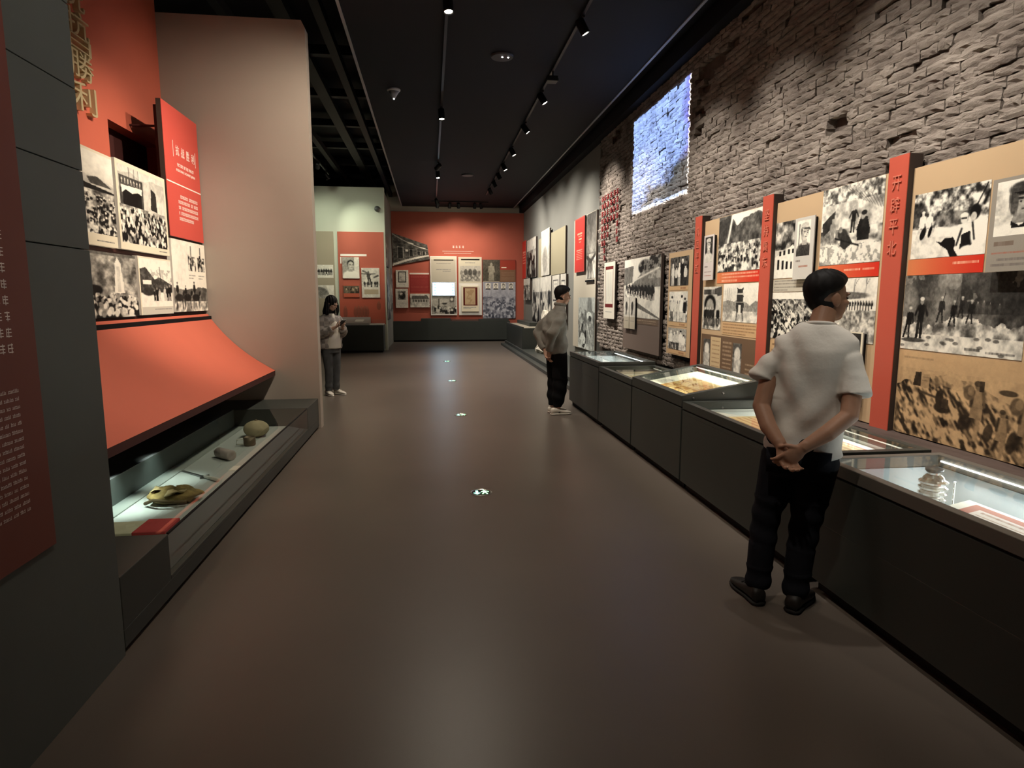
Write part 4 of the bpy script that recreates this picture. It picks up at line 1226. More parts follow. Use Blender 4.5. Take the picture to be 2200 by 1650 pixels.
XF = 3.33
def panel(label, y_near, y_far, z0, z1, thick=0.05, m=None, X=XF, edge=None):
    t = thing('display_panel', label, 'panel', (X + thick / 2, (y_near + y_far) / 2, z0))
    bx('board', edge or M_brown, t, X + 0.004, X + thick, y_near, y_far, z0, z1)
    bx('face', m or M_tan, t, X, X + 0.004, y_near, y_far, z0, z1)
    return t
def ph(t, yl, yr, z0, z1, cv, X=XF - 0.003, name='photo_print'):
    o = print_R(name, t, X, yl, yr, z0, z1, cv)
    return o
def frame_R(name, label, yl, yr, z0, z1, X, depth, cv, back=None, face=None, cat='frame', border=0.0, rod=True):
    """a boxed frame standing out from the wall; its print is inset by border"""
    t = thing(name, label, cat, (X + depth / 2, (yl + yr) / 2, z0))
    bx('box', back or M_black, t, X + 0.008, X + depth, yr + 0.012, yl - 0.012, z0 + 0.012, z1 - 0.012)
    bx('front', face or M_grey, t, X, X + 0.008, yr, yl, z0, z1, 0.001)
    print_R('photo_print', t, X - 0.002, yl - border, yr + border, z0 + border, z1 - border, cv)
    return t
def caption_strip(t, yl, yr, z0, z1, rows, fade=True, X=XF - 0.004, x0=0.5, seed=5):
    asp = (yl - yr) / (z1 - z0)
    c = Cv(90, 20, asp, 0, seed)
    k = (c.U / asp)[..., None] if fade else np.ones(c.a.shape)
    c.a = np.array((0.86, 0.52, 0.33)) * (1 - k) + np.array((0.82, 0.20, 0.14)) * k
    for (a, b, v) in rows: c.bar(a * asp, b * asp, v, 0.16, (0.95, 0.72, 0.60), 0.9)
    return print_R('caption_strip', t, X, yl, yr, z0, z1, c)

# --- panel D, nearest the camera
t = panel('tan panel with a smoky battle photo and load carriers, beyond the last red post', 2.35, 4.108, 0.635, 2.475)
def pic_men():
    c = Cv(110, 95, 1.38, 0.8, 201)
    c.rough(0, 0.62, 0.2, 0.95, 12, gain=2.6); c.rough(0.55, 1, 0.75, 0.97, 7)
    c.ell(0.12, 0.33, 0.16, 0.2, 0.15, 0.7); c.ell(0.75, 0.45, 0.3, 0.12, 0.3, 0.6)
    c.poly([(0.45, 0.55), (0.95, 0.60), (0.92, 0.72), (0.42, 0.68)], 0.92)
    c.poly([(0.5, 0.76), (0.6, 0.78), (0.66, 0.73), (0.80, 0.72), (0.86, 0.78), (0.84, 0.90), (0.92, 1.0), (0.78, 1.0), (0.72, 0.90), (0.6, 0.83)], 0.10)
    for x, y, h in ((0.16, 0.7, 0.42), (0.30, 0.7, 0.40)): c.person(x, y, h, 0.85, 0.8, hat=0.85, lean=0.1, stride=0.16, leg=0.75)
    c.ell(0.22, 0.62, 0.05, 0.1, 0.1, rot=0.4); c.ell(0.36, 0.6, 0.03, 0.09, 0.1, rot=0.3)
    c.ell(1.02, 0.70, 0.16, 0.16, 0.88); c.poly([(0.96, 0.70), (1.10, 0.66), (1.18, 0.80), (1.10, 0.92), (0.94, 0.90)], 0.12); c.line(0.95, 0.62, 0.88, 0.84, 0.02, 0.12); c.ell(0.98, 0.48, 0.06, 0.07, 0.85); c.ell(0.98, 0.43, 0.07, 0.04, 0.9); c.line(0.94, 0.47, 1.02, 0.47, 0.012, 0.1)
    c.ell(1.24, 0.68, 0.13, 0.24, 0.93); c.ell(1.16, 0.40, 0.09, 0.11, 0.12); c.ell(1.14, 0.46, 0.05, 0.06, 0.75); c.line(1.17, 0.33, 1.33, 0.03, 0.012, 0.1); c.line(1.30, 0.3, 1.36, 0.15, 0.03, 0.15)
    c.ell(1.08, 0.95, 0.15, 0.09, 0.96); c.line(1.13, 0.55, 1.18, 0.78, 0.018, 0.1)
    return c.punch(1.35).tone()
ph(t, 4.075, 3.475, 1.855, 2.29, pic_men())
caption_strip(t, 4.09, 3.475, 1.745, 1.852, [(0.62, 0.95, 0.38)])
def pic_smoke():
    c = Cv(190, 115, 2.15, 0.4, 202)
    n = c.noise(2.5, 5)
    c.a[:] = np.clip(0.18 + 0.75 * (n - 0.3), 0.12, 0.8)[..., None]
    c.put((c.V < 0.5) & (c.U > 1.1), 0.17, 0.7); c.put((c.noise(3, 4) > 0.6) & (c.V < 0.35), 0.6, 0.6)
    c.ell(0.1, 0.35, 0.2, 0.25, 0.6, 0.5)
    c.rough(0.60, 1, 0.35, 1.0, 9, edge=0.25); c.rough(0.78, 1, 0.72, 1.0, 8)
    for x, y, h in ((0.75, 0.62, 0.34), (0.98, 0.66, 0.33), (1.12, 0.55, 0.27), (1.28, 0.62, 0.3)): c.person(x, y, h, 0.15, 0.6, hat=0.75, lean=0.08, stride=0.15, gun=x < 1)
    for x, y, h in ((1.4, 0.5, 0.16), (1.5, 0.48, 0.15), (1.6, 0.5, 0.15), (1.75, 0.5, 0.14)): c.person(x, y, h, 0.3, 0.6)
    c.person(0.36, 0.84, 0.55, 0.12, 0.55, hat=0.85, lean=0.05, arm=0.06); c.person(0.10, 0.84, 0.42, 0.10, 0.5, hat=0.8, lean=0.15, stride=0.12)
    c.ell(0.25, 0.87, 0.25, 0.03, 0.15, 0.8)
    for k in range(14): c.ell(c.rs.rand() * 2.1, 0.78 + 0.2 * c.rs.rand(), 0.05, 0.02, 0.35, 0.8)
    c.bar(1.25, 1.5, 0.93, 0.03, 0.25); c.bar(1.6, 2.05, 0.95, 0.03, 0.3)
    return c.punch(1.15).tone()
ph(t, 4.10, 3.16, 1.235, 1.742, pic_smoke())
def pic_carriers():
    c = Cv(220, 180, 1.72, 0.80, 203)
    a_ = c.U * 0.62 + c.V * 0.78; b_ = -c.U * 0.78 + c.V * 0.62          # the rock runs down to the right
    k_ = vnoise(260, 260, 40, 16, c.rs); m_ = vnoise(260, 260, 90, 45, c.rs)
    ia = np.clip((a_ * 110).astype(int), 0, 259); ib = np.clip(((b_ + 1.4) * 110).astype(int), 0, 259)
    r = np.clip((0.5 * k_[ib, ia] + 0.5 * m_[ib, ia] - 0.5) * 3.4 + 0.64, 0, 1)
    e = 0.34 + 0.10 * np.sin(c.U * 3.2 + 2.4) + (c.noise(6, 3) - 0.5) * 0.08
    c.put(c.V > e, (0.16 + 0.68 * r)[..., None] * np.ones(3))
    c.put((c.V > e) & (c.V < e + 0.12) & (c.U > 0.5), 0.72, 0.5)
    c.bar(0.08, 0.5, 0.08, 0.022, 0.45, 0.9)
    c.poly([(0.27, 0.24), (0.35, 0.235), (0.36, 0.40), (0.24, 0.4)], 0.2); c.rect(0.35, 0.47, 0.25, 0.41, 0.72); c.bar(0.37, 0.46, 0.29, 0.012, 0.5); c.bar(0.37, 0.45, 0.33, 0.012, 0.5)
    c.line(0.35, 0.46, 0.60, 0.50, 0.016, 0.25); c.ell(0.62, 0.50, 0.05, 0.09, 0.16); c.ell(0.66, 0.60, 0.10, 0.06, 0.16); c.rect(0.66, 0.74, 0.50, 0.60, 0.25)
    c.ell(1.42, 0.32, 0.10, 0.03, 0.3)
    def man(x, y, h, load):
        c.line(x - 0.02, y - 0.46 * h, x - 0.16 * h, y - 0.10 * h, 0.055 * h, 0.16); c.line(x - 0.16 * h, y - 0.10 * h, x - 0.04 * h, y + 0.02 * h, 0.04 * h, 0.55)
        c.line(x + 0.03, y - 0.46 * h, x + 0.05 * h, y - 0.2 * h, 0.06 * h, 0.62); c.line(x + 0.05 * h, y - 0.2 * h, x + 0.02 * h, y, 0.04 * h, 0.66)
        c.poly([(x - 0.10 * h, y - 0.60 * h), (x + 0.13 * h, y - 0.60 * h), (x + 0.12 * h, y - 0.34 * h), (x - 0.11 * h, y - 0.36 * h)], 0.58)
        c.poly([(x - 0.09 * h, y - 0.84 * h), (x + 0.12 * h, y - 0.84 * h), (x + 0.11 * h, y - 0.55 * h), (x - 0.06 * h, y - 0.55 * h)], 0.62)
        c.line(x - 0.07 * h, y - 0.80 * h, x - 0.10 * h, y - 0.56 * h, 0.035 * h, 0.2); c.line(x + 0.11 * h, y - 0.8 * h, x + 0.15 * h, y - 0.58 * h, 0.03 * h, 0.4)
        c.ell(x + 0.01, y - 0.91 * h, 0.06 * h, 0.075 * h, 0.5); c.ell(x + 0.0, y - 0.95 * h, 0.065 * h, 0.05 * h, 0.28)
        if load: c.ell(x - 0.15 * h, y - 0.78 * h, 0.11 * h, 0.13 * h, 0.40); c.ell(x - 0.12 * h, y - 0.81 * h, 0.06 * h, 0.08 * h, 0.60, 0.8); c.rect(x + 0.04 * h, x + 0.13 * h, y - 1.0 * h, y - 0.82 * h, 0.22)
    man(1.08, 0.86, 0.62, True); man(1.62, 0.95, 0.66, True); man(1.38, 0.99, 0.50, False)
    c.ell(0.95, 0.70, 0.06, 0.09, 0.14, 0.8, 0.5); c.ell(1.24, 0.76, 0.05, 0.10, 0.14, 0.8, 0.2); c.ell(1.50, 0.80, 0.05, 0.12, 0.14, 0.8, 0.2)
    c.punch(1.2).tone((0.13, 0.105, 0.08), (0.88, 0.73, 0.54))
    c.put((c.V < e - 0.05) & (c.V < 0.2), TAN, 0.55)
    return c
ph(t, 4.10, 3.03, 0.637, 1.225, pic_carriers())
# portrait of panel D
cv = Cv(70, 105, 0.66, 0.62, 204)
cv.a[:] = (0.60, 0.57, 0.52); i = Cv(50, 60, 0.86, 0.85, 205); i.rough(0, 1, 0.72, 0.9, 4); i.bust(0.45, 0.38, 0.48, cap=0.3, coat=0.86, face=0.62, side=0.9, collar=0.08); i.punch(1.4).tone(); cv.paste(i, 0.06, 0.6, 0.04, 0.62)
cv.bar(0.08, 0.30, 0.70, 0.05, (0.45, 0.38, 0.33)); cv.bar(0.06, 0.60, 0.80, 0.025, (0.66, 0.40, 0.33)); cv.bar(0.12, 0.60, 0.87, 0.022, (0.45, 0.42, 0.4)); cv.bar(0.06, 0.52, 0.93, 0.022, (0.45, 0.42, 0.4))
frame_R('framed_portrait', 'grey boxed portrait of a capped man on the panel with the smoky photo', 3.40, 3.03, 1.741, 2.268, 3.27, 0.055, cv)

# --- panel C
t = panel('tan panel with riflemen on rocks, between the second and last red posts', 4.305, 5.848, 0.635, 2.49)
def pic_rocks():
    c = Cv(95, 125, 1.14, 0.7, 211)
    c.rough(0, 0.55, 0.45, 0.95, 8, gain=1.8); c.rough(0, 0.22, 0.3, 0.95, 18, gain=2.5)
    for k in range(9): c.line(0.5 + 0.07 * k, 0.05 + 0.02 * k, 0.75 + 0.05 * k, 0.22 + 0.02 * k, 0.006, 0.3, 0.7)
    c.rough(0.55, 1, 0.25, 0.9, 8, gain=2.2)
    c.ell(0.2, 0.86, 0.25, 0.14, 0.9); c.ell(0.62, 0.92, 0.34, 0.13, 0.88); c.ell(0.9, 0.86, 0.28, 0.15, 0.85); c.put((c.noise(16) > 0.56) & (c.V > 0.75), 0.45, 0.6)
    c.poly([(0.02, 0.45), (0.2, 0.34), (0.28, 0.30), (0.24, 0.5), (0.05, 0.62)], 0.2)
    c.person(0.24, 0.74, 0.34, 0.55, 0.6, hat=0.6); c.ell(0.44, 0.62, 0.09, 0.07, 0.22); c.ell(0.40, 0.56, 0.035, 0.04, 0.55); c.person(0.62, 0.62, 0.34, 0.15, 0.6, lean=0.05, arm=0.08)
    c.poly([(0.76, 0.44), (0.88, 0.44), (0.94, 0.60), (0.92, 0.72), (0.72, 0.72), (0.70, 0.58)], 0.16); c.ell(0.80, 0.42, 0.045, 0.05, 0.6); c.ell(0.82, 0.39, 0.05, 0.03, 0.15); c.poly([(0.42, 0.66), (0.56, 0.64), (0.64, 0.74), (0.50, 0.82), (0.40, 0.76)], 0.2); c.line(0.3, 0.66, 0.75, 0.78, 0.012, 0.12)
    return c.punch(1.3).tone()
ph(t, 5.125, 4.38, 1.862, 2.488, pic_rocks())
caption_strip(t, 5.13, 4.38, 1.752, 1.858, [(0.45, 0.72, 0.42), (0.75, 0.93, 0.42)])
c = Cv(40, 95, 0.62, 0.8, 212); c.rough(0, 0.5, 0.15, 0.85, 7, gain=2.6); c.poly([(0, 0.62), (0.55, 0.42), (0.62, 0.5), (0.62, 1), (0, 1)], 0.9)
for k in range(4): c.rect(0.1 + 0.13 * k, 0.16 + 0.13 * k, 0.66 + 0.02 * k, 0.84, 0.12); c.rect(0.14 + 0.13 * k, 0.2 + 0.13 * k, 0.52 - 0.01 * k, 0.6 - 0.01 * k, 0.15)
ph(t, 5.845, 5.50, 1.775, 2.30, c.punch(1.2).tone())
c = Cv(60, 22, 5.0, 0, 213); c.a[:] = (0.76, 0.73, 0.66)
for k in range(4): c.bar(0.2, (4.7, 4.8, 4.6, 2.0)[k], 0.14 + k * 0.24, 0.1, (0.48, 0.45, 0.42))
ph(t, 5.845, 5.20, 1.648, 1.765, c, name='caption_block')
c = Cv(90, 90, 1.45, 0.9, 214); c.rough(0.14, 1, 0.1, 0.75, 15, gain=2.4); c.crowd(0.2, 0.95, 130, 0.02, 0.05, (0.08, 0.9))
for k in range(46): x, y = c.rs.rand() * 1.45, 0.12 + 0.7 * c.rs.rand(); c.line(x, y, x + 0.12, y + 0.09, 0.010, 0.93)
ph(t, 5.845, 5.15, 1.20, 1.642, c.punch(1.3).tone())
c = Cv(70, 80, 1.7, 0.9, 215); c.sky(0.3, 0.9, 0.85)
for k in range(5): c.line(0.2 + 0.3 * k, 0.3, 0.22 + 0.3 * k, 0.02, 0.012, 0.4); c.line(0.22 + 0.3 * k, 0.12, 0.3 + 0.3 * k, 0.02, 0.008, 0.45)
c.ell(0.8, 0.27, 0.7, 0.06, 0.4); c.rough(0.5, 1, 0.35, 0.85, 18)
for k in range(22): c.person(0.08 + 0.072 * k, 0.50, 0.15, 0.12, 0.3, stride=0.04)
ph(t, 5.13, 4.38, 1.24, 1.745, c.punch(1.2).tone())
c = Cv(60, 40, 2.0, 0, 216); c.a[:] = TAN
for k in range(6): c.bar(0.1, 1.9, 0.1 + k * 0.15, 0.06, (0.5, 0.38, 0.27))
ph(t, 5.845, 5.15, 0.80, 1.18, c, name='caption_block')
cv = Cv(42, 130, 0.55, 0, 217); cv.a[:] = (0.80, 0.78, 0.74); i = Cv(36, 70, 0.66, 0.9, 218); i.bust(0.38, 0.34, 0.42, cap=0.75, coat=0.25, face=0.8, side=0.3); i.line(0.12, 0.1, 0.1, 0.85, 0.02, 0.3); i.punch(1.3).tone(); cv.paste(i, 0.07, 0.45, 0.05, 0.62)
cv.bar(0.07, 0.2, 0.70, 0.035, (0.4, 0.36, 0.33)); cv.bar(0.16, 0.42, 0.79, 0.03, (0.62, 0.38, 0.30))
frame_R('framed_portrait', 'pale boxed portrait of an officer beside the riflemen photo', 5.46, 5.165, 1.757, 2.297, 3.292, 0.034, cv, face=M_grey)
cv = Cv(40, 120, 0.45, 0.12, 219); cv.ell(0.14, 0.06, 0.06, 0.03, 0.9); cv.line(0.2, 0.16, 0.4, 0.26, 0.02, 0.9); cv.rough(0.4, 1, 0.1, 0.8, 7); cv.crowd(0.45, 0.9, 16, 0.03, 0.06); cv.tone(); cv.rect(0, 0.45, 0, 0.02, CREAM); cv.rect(0.42, 0.45, 0, 1, CREAM); cv.rect(0, 0.45, 0.86, 1, CREAM)
frame_R('framed_photo', 'tall boxed photo half hidden behind the man in the white shirt', 4.74, 4.445, 0.73, 1.326, 3.29, 0.036, cv)

# --- panel B
t = panel('tan panel with a waterfall gorge photo, between the first and second red posts', 6.05, 7.465, 0.635, 2.505)
def pic_gorge():
    c = Cv(75, 95, 1.5, 0.8, 221)
    c.sky(0.3, 0.95, 0.85); c.ridge(0.22, 0.25, 0.32, tex=0.5, tscale=9); c.poly([(0, 0), (0.5, 0), (0.35, 0.3), (0.2, 0.5), (0, 0.5)], 0.25, 0.8)
    c.line(0.5, 0.0, 0.33, 0.55, 0.04, 0.9); c.rough(0.5, 1, 0.2, 0.95, 12, gain=2.6); c.crowd(0.55, 0.9, 90, 0.014, 0.03, (0.15, 0.95))
    return c.punch(1.25).tone()
ph(t, 7.08, 6.10, 1.882, 2.50, pic_gorge())
caption_strip(t, 7.08, 6.10, 1.757, 1.876, [(0.12, 0.95, 0.18), (0.12, 0.97, 0.48), (0.12, 0.5, 0.80)], seed=6)
c = Cv(42, 95, 0.95, 0.75, 222); c.bar(0.05, 0.7, 0.12, 0.12, 0.15, 0.95); c.poly([(0.6, 0.05), (0.95, 0.0), (0.95, 0.2), (0.75, 0.22)], 0.3)
c.ell(0.38, 0.42, 0.3, 0.24, 0.1); c.ell(0.38, 0.46, 0.2, 0.18, 0.6); c.rough(0.72, 1, 0.3, 0.9, 10)
for x in (0.15, 0.28, 0.42, 0.55, 0.80): c.person(x, 0.92, 0.46, c.rs.choice([0.12, 0.2]), 0.75)
ph(t, 7.44, 6.945, 1.215, 1.722, c.punch(1.3).tone())
c = Cv(72, 85, 1.72, 0.93, 223); c.sky(0.7, 0.92, 0.88); c.ridge(0.6, 0.2, 0.5, 0.8, tex=0.4); c.rough(0.72, 1, 0.6, 0.95, 7)
c.poly([(0.70, 0.10), (0.78, 0.14), (0.92, 0.14), (1.0, 0.10), (0.98, 0.25), (1.02, 0.33), (1.0, 0.45), (1.06, 0.55), (1.0, 0.75), (0.7, 0.75), (0.66, 0.55), (0.70, 0.45), (0.68, 0.33), (0.72, 0.25)], 0.2)
c.rect(0.7, 1.0, 0.25, 0.29, 0.7); c.rect(0.68, 1.02, 0.47, 0.5, 0.6); c.rect(0.8, 0.9, 0.55, 0.8, 0.9); c.line(0.72, 0.75, 0.70, 0.95, 0.02, 0.2); c.line(0.98, 0.75, 1.02, 0.95, 0.02, 0.2)
for k in range(6): c.line(0.1 + 0.1 * k, 0.65, 0.1 + 0.1 * k, 0.12, 0.008, 0.6)
ph(t, 6.90, 6.10, 1.328, 1.745, c.punch(1.15).tone())
c = Cv(72, 30, 4.6, 0, 224); c.a[:] = TAN
for k in range(4): c.bar(0.1, (4.4, 4.45, 4.3, 3.2)[k], 0.16 + k * 0.23, 0.1, (0.55, 0.42, 0.30))
ph(t, 6.90, 6.10, 1.175, 1.315, c, name='caption_block')
c = Cv(110, 85, 2.9, 0, 225); c.a[:] = (0.44, 0.35, 0.27)
for k, x in enumerate((0.12, 1.75)):
    i = Cv(26, 70, 0.42, 0.3, 226 + k); i.ell(0.22, 0.3, 0.14, 0.2, 0.9); i.ell(0.22, 0.65, 0.16, 0.4, 0.92); i.rough(0.4, 1, 0.5, 0.97, 8, al=0.5); i.tone(); c.paste(i, x, x + 0.42, 0.12, 0.95)
c.rect(0.55, 1.12, 0.05, 0.95, (0.80, 0.70, 0.54))
for k in range(8): c.bar(0.62, 1.05, 0.14 + k * 0.1, 0.03, (0.6, 0.48, 0.36)); c.bar(1.2, 1.65, 0.14 + k * 0.095, 0.04, (0.72, 0.62, 0.50)); 
for k in range(4): c.bar(2.35, 2.8, 0.55 + k * 0.1, 0.04, (0.72, 0.62, 0.50))
ph(t, 7.44, 6.06, 0.66, 1.155, c, name='brown_print')
cv = Cv(24, 98, 0.55, 0, 228); cv.a[:] = (0.82, 0.78, 0.75); i = Cv(20, 60, 0.62, 0.1, 229); i.bust(0.30, 0.32, 0.4, cap=0.8, coat=0.85, face=0.85, side=0.2); i.tone(); cv.paste(i, 0.06, 0.48, 0.04, 0.60)
cv.bar(0.06, 0.25, 0.70, 0.03, (0.4, 0.36, 0.33)); cv.bar(0.06, 0.46, 0.82, 0.02, (0.5, 0.4, 0.36)); cv.bar(0.06, 0.46, 0.90, 0.02, (0.6, 0.36, 0.3))
frame_R('framed_portrait', 'narrow boxed portrait on black ground beside the waterfall gorge photo', 7.39, 7.12, 1.80, 2.328, 3.292, 0.034, cv)

# --- panel A, three group photos
t = panel('narrow tan panel with three stacked group photos left of the first red post', 7.775, 8.59, 0.815, 2.205, X=3.32, thick=0.06)
for k, (za, zb_) in enumerate(((1.755, 2.135), (1.27, 1.675), (0.89, 1.18))):
    c = Cv(40, 60, 1.55 if k == 0 else 1.5, (0.3, 0.8, 0.6)[k], 231 + k)
    c.rough(0, 0.5, 0.15, 0.5, 8) if k == 0 else c.rough(0.3, 1, 0.3, 0.95, 7)
    for x in (0.25, 0.55, 0.8, 1.05, 1.3): c.person(x, 1.02, c.rs.uniform(0.7, 0.95), c.rs.choice([0.15, 0.8, 0.9]), 0.85, hat=c.rs.choice([0.1, 0.9]), leg=c.rs.choice([0.15, 0.8]))
    if k == 1: c.rect(0.45, 0.95, 0.02, 0.28, 0.85)
    c.punch(1.3).tone()
    ph(t, 8.53, 7.89, za, zb_, c, X=3.317)
    c = Cv(30, 8, 12, 0, 240 + k); c.a[:] = TAN; c.bar(7, 11, 0.5, 0.5, (0.6, 0.42, 0.3))
    ph(t, 8.53, 7.89, za - 0.06, za - 0.01, c, X=3.317, name='caption_strip')
bx('stand_off', M_black, t, 3.37, 3.398, 7.85, 8.5, 0.76, 0.86)

# --- big march photo, twin frames, framed document
t = panel('large photo panel of a column marching by a wall, brown below', 8.98, 10.76, 0.73, 2.235, X=3.355, thick=0.043, m=mat('panel_brown', (0.17, 0.125, 0.10), rough=0.6))
c = Cv(78, 140, 1.78, 0.9, 251)
c.sky(0.35, 0.93, 0.9); c.ell(1.05, 0.16, 0.3, 0.12, 0.15); c.ell(1.6, 0.12, 0.35, 0.2, 0.2); c.ell(1.35, 0.28, 0.2, 0.12, 0.25)
c.poly([(0, 0.14), (0.5, 0.12), (0.45, 0.4), (0, 0.45)], 0.45); c.poly([(0.3, 0.5), (1.0, 0.22), (1.78, 0.2), (1.78, 0.52), (0.5, 0.6)], 0.5); c.line(0.5, 0.38, 1.7, 0.2, 0.02, 0.85)
c.put((c.noise(11, 3) > 0.5) & (c.V < 0.36) & (c.U > 0.8), 0.8, 0.55)
c.rough(0.5, 1, 0.75, 0.97, 5, edge=0.04)
for k in range(26): c.person(0.12 + 0.055 * k, 0.56 + 0.005 * k + 0.02 * (k % 3), 0.16 + 0.004 * k, 0.18, 0.4, stride=0.08)
c.poly([(0.6, 0.72), (1.78, 0.98), (1.78, 1.0), (0.5, 0.8)], 0.3, 0.8); c.line(0.1, 0.62, 0.35, 0.85, 0.02, 0.35)
ph(t, 10.74, 8.99, 1.27, 2.23, c.punch(1.25).tone(), X=3.352)
c = Cv(60, 12, 7, 0, 252); c.a[:] = (0.44, 0.37, 0.31); c.bar(2.6, 6.6, 0.35, 0.14, (0.7, 0.62, 0.52)); c.bar(4.2, 6.6, 0.7, 0.14, (0.7, 0.62, 0.52))
ph(t, 10.70, 9.05, 1.17, 1.26, c, X=3.352, name='caption_strip')
for k, (yl, yr, lab) in enumerate(((10.62, 10.33, 'narrow boxed photo of a dark bottle, left of a pair on the march photo'), (10.31, 10.02, 'narrow boxed photo of a dark figure, right of a pair on the march photo'))):
    cv = Cv(18, 66, 0.5, 0.85, 255 + k); cv.ell(0.25, 0.28, 0.1, 0.14, 0.15); cv.line(0.25, 0.3, 0.22, 0.52, 0.06, 0.15); cv.tone(); cv.rect(0, 0.5, 0.62, 1, (0.72, 0.68, 0.6)); cv.bar(0.08, 0.42, 0.75, 0.03, 0.4)
    frame_R('framed_photo', lab, yl, yr, 1.075, 1.60, 3.32, 0.03, cv)
cv = Cv(30, 125, 0.66, 0, 258); cv.a[:] = (0.88, 0.85, 0.78); cv.rect(0.09, 0.57, 0.07, 0.80, (0.42, 0.13, 0.12)); cv.rect(0.12, 0.54, 0.13, 0.74, (0.86, 0.84, 0.77))
for k in range(7): cv.line(0.16 + 0.055 * k, 0.17, 0.16 + 0.055 * k, 0.70 - 0.05 * (k % 3), 0.006, 0.6)
cv.bar(0.1, 0.5, 0.88, 0.02, 0.5)
frame_R('framed_document', 'white framed document with dark red mount on the bare brick', 12.05, 11.33, 1.20, 2.255, 3.355, 0.043, cv, face=M_white, back=M_brown)

# --- red characters on the bricks
t = thing('brick_lettering', 'six columns of small dark red characters fixed on the brick wall', 'lettering', (3.38, 11.85, 2.45))
M_rlet = mat('letter_dark_red', (0.26, 0.035, 0.035), rough=0.5)
rsg = np.random.RandomState(77)
glyph = []
for k in range(8):
    g = MB()
    for j in range(3):
        zz = -0.036 + 0.03 * j + rsg.uniform(-0.004, 0.004); a = rsg.uniform(-0.05, -0.02); b_ = rsg.uniform(0.02, 0.05)
        g.box(0, 0.02, a, b_, zz, zz + 0.010)
    for j in range(2):
        yy = rsg.uniform(-0.035, 0.03)
        g.box(0.0005, 0.0195, yy, yy + 0.011, -0.046, 0.046 - 0.03 * (j == 1))
    me = bpy.data.meshes.new('character'); me.from_pydata(g.v, [], g.f); me.materials.append(M_rlet)
    glyph.append(me)
for ci, (cn, y) in enumerate(((7, 11.36), (4, 11.56), (4, 11.76), (6, 11.97), (9, 12.18), (7, 12.36))):
    for k in range(cn):
        o = bpy.data.objects.new('character', glyph[rsg.randint(8)])
        COL.objects.link(o); o.parent = t
        o.location = Vector((3.374, y, 3.50 - k * 0.142)) - t.location
        o.scale = (1, 1.25, 1.1)

# ------------------------------------------------------------------ farther along the right wall
XG = 3.40
t = panel('tall mural panel of helmeted soldiers among white rocks at the brick edge', 12.87, 14.9, 0.45, 3.38, X=XG, thick=0.045, m=mat('panel_cream', (0.60, 0.54, 0.42), rough=0.6), edge=M_brown)
c = Cv(30, 100, 0.9, 0.5, 301); c.sky(0.6, 0.3, 0.65); c.put(c.noise(5, 4) > 0.55, 0.35, 0.4); c.rough(0.62, 1, 0.35, 0.95, 6)
c.poly([(0.0, 0.62), (0.45, 0.7), (0.9, 0.6), (0.9, 0.66), (0.4, 0.78), (0, 0.68)], 0.3)
ph(t, 13.66, 12.88, 2.0, 3.37, c.punch(1.2).tone(), X=XG - 0.003)
c = Cv(46, 120, 1.35, 0.75, 302); c.a[:] = (0.80 * 0.92, 0.74, 0.64)
c.a = c.a.mean(-1, keepdims=True) * np.ones(3)
c.ell(0.95, 0.22, 0.2, 0.25, 0.45, 0.8); c.rough(0.25, 0.6, 0.15, 0.95, 6, al=0.7, edge=0.3)
c.ell(0.92, 0.34, 0.2, 0.07, 0.92); c.ell(0.98, 0.40, 0.11, 0.055, 0.22); c.poly([(0.7, 0.48), (1.2, 0.5), (1.3, 0.85), (0.9, 0.95)], 0.75); c.put((c.noise(12) > 0.5) & (c.V > 0.48) & (c.V < 0.9) & (c.U > 0.75), 0.45, 0.6); c.line(0.75, 0.5, 1.15, 0.95, 0.025, 0.95)
c.crowd(0.42, 0.62, 14, 0.04, 0.09, (0.1, 0.97), 0.2, 0.8); c.poly([(0.12, 0.82), (0.3, 0.70), (0.5, 0.70), (0.66, 0.80), (0.6, 0.9), (0.2, 0.92)], 0.88); c.poly([(0, 0.98), (0.08, 0.84), (0.25, 0.88), (0.34, 1.0), (0, 1.0)], 0.92); c.poly([(0.5, 1.0), (0.62, 0.90), (0.9, 0.88), (1.05, 1.0)], 0.88); c.poly([(0.36, 0.96), (0.44, 0.90), (0.58, 0.92), (0.52, 0.98)], 0.15); c.put((c.noise(9, 4) > 0.56) & (c.V > 0.3), 0.5, 0.5)
ph(t, 14.35, 12.88, 0.46, 1.60, c.punch(1.25).tone((0.08, 0.08, 0.075), (0.90, 0.92, 0.88)), X=XG - 0.004)
t = thing('title_sign', 'red text sign standing out beside the soldiers mural', 'sign', (3.37, 14.2, 2.17))
bx('box', M_brown, t, 3.36, 3.398, 13.70, 14.62, 2.17, 3.37)
bx('face', MATS['sign_red'], t, 3.354, 3.36, 13.70, 14.62, 2.17, 3.37)
c = Cv(24, 90, 0.78, 0, 303); c.a[:] = (0.80, 0.24, 0.21)
for k, (a, b_, hh) in enumerate(((0.2, 0.62, 0.035), (0.28, 0.6, 0.022), (0.28, 0.6, 0.022), (0.36, 0.52, 0.022))): c.bar(a, b_, 0.28 + 0.055 * k, hh, (0.95, 0.82, 0.66), 0.95)
c.rect(0.05, 0.74, 0.545, 0.55, (0.93, 0.7, 0.6)); 
for k in range(6): c.bar(0.14, 0.66, 0.60 + 0.035 * k, 0.014, (0.93, 0.72, 0.62), 0.95)
print_R('text_print', t, 3.352, 14.58, 13.74, 2.2, 3.34, c)
bx('shelf_bracket', M_black, t, 3.37, 3.396, 12.95, 13.65, 1.93, 1.97)
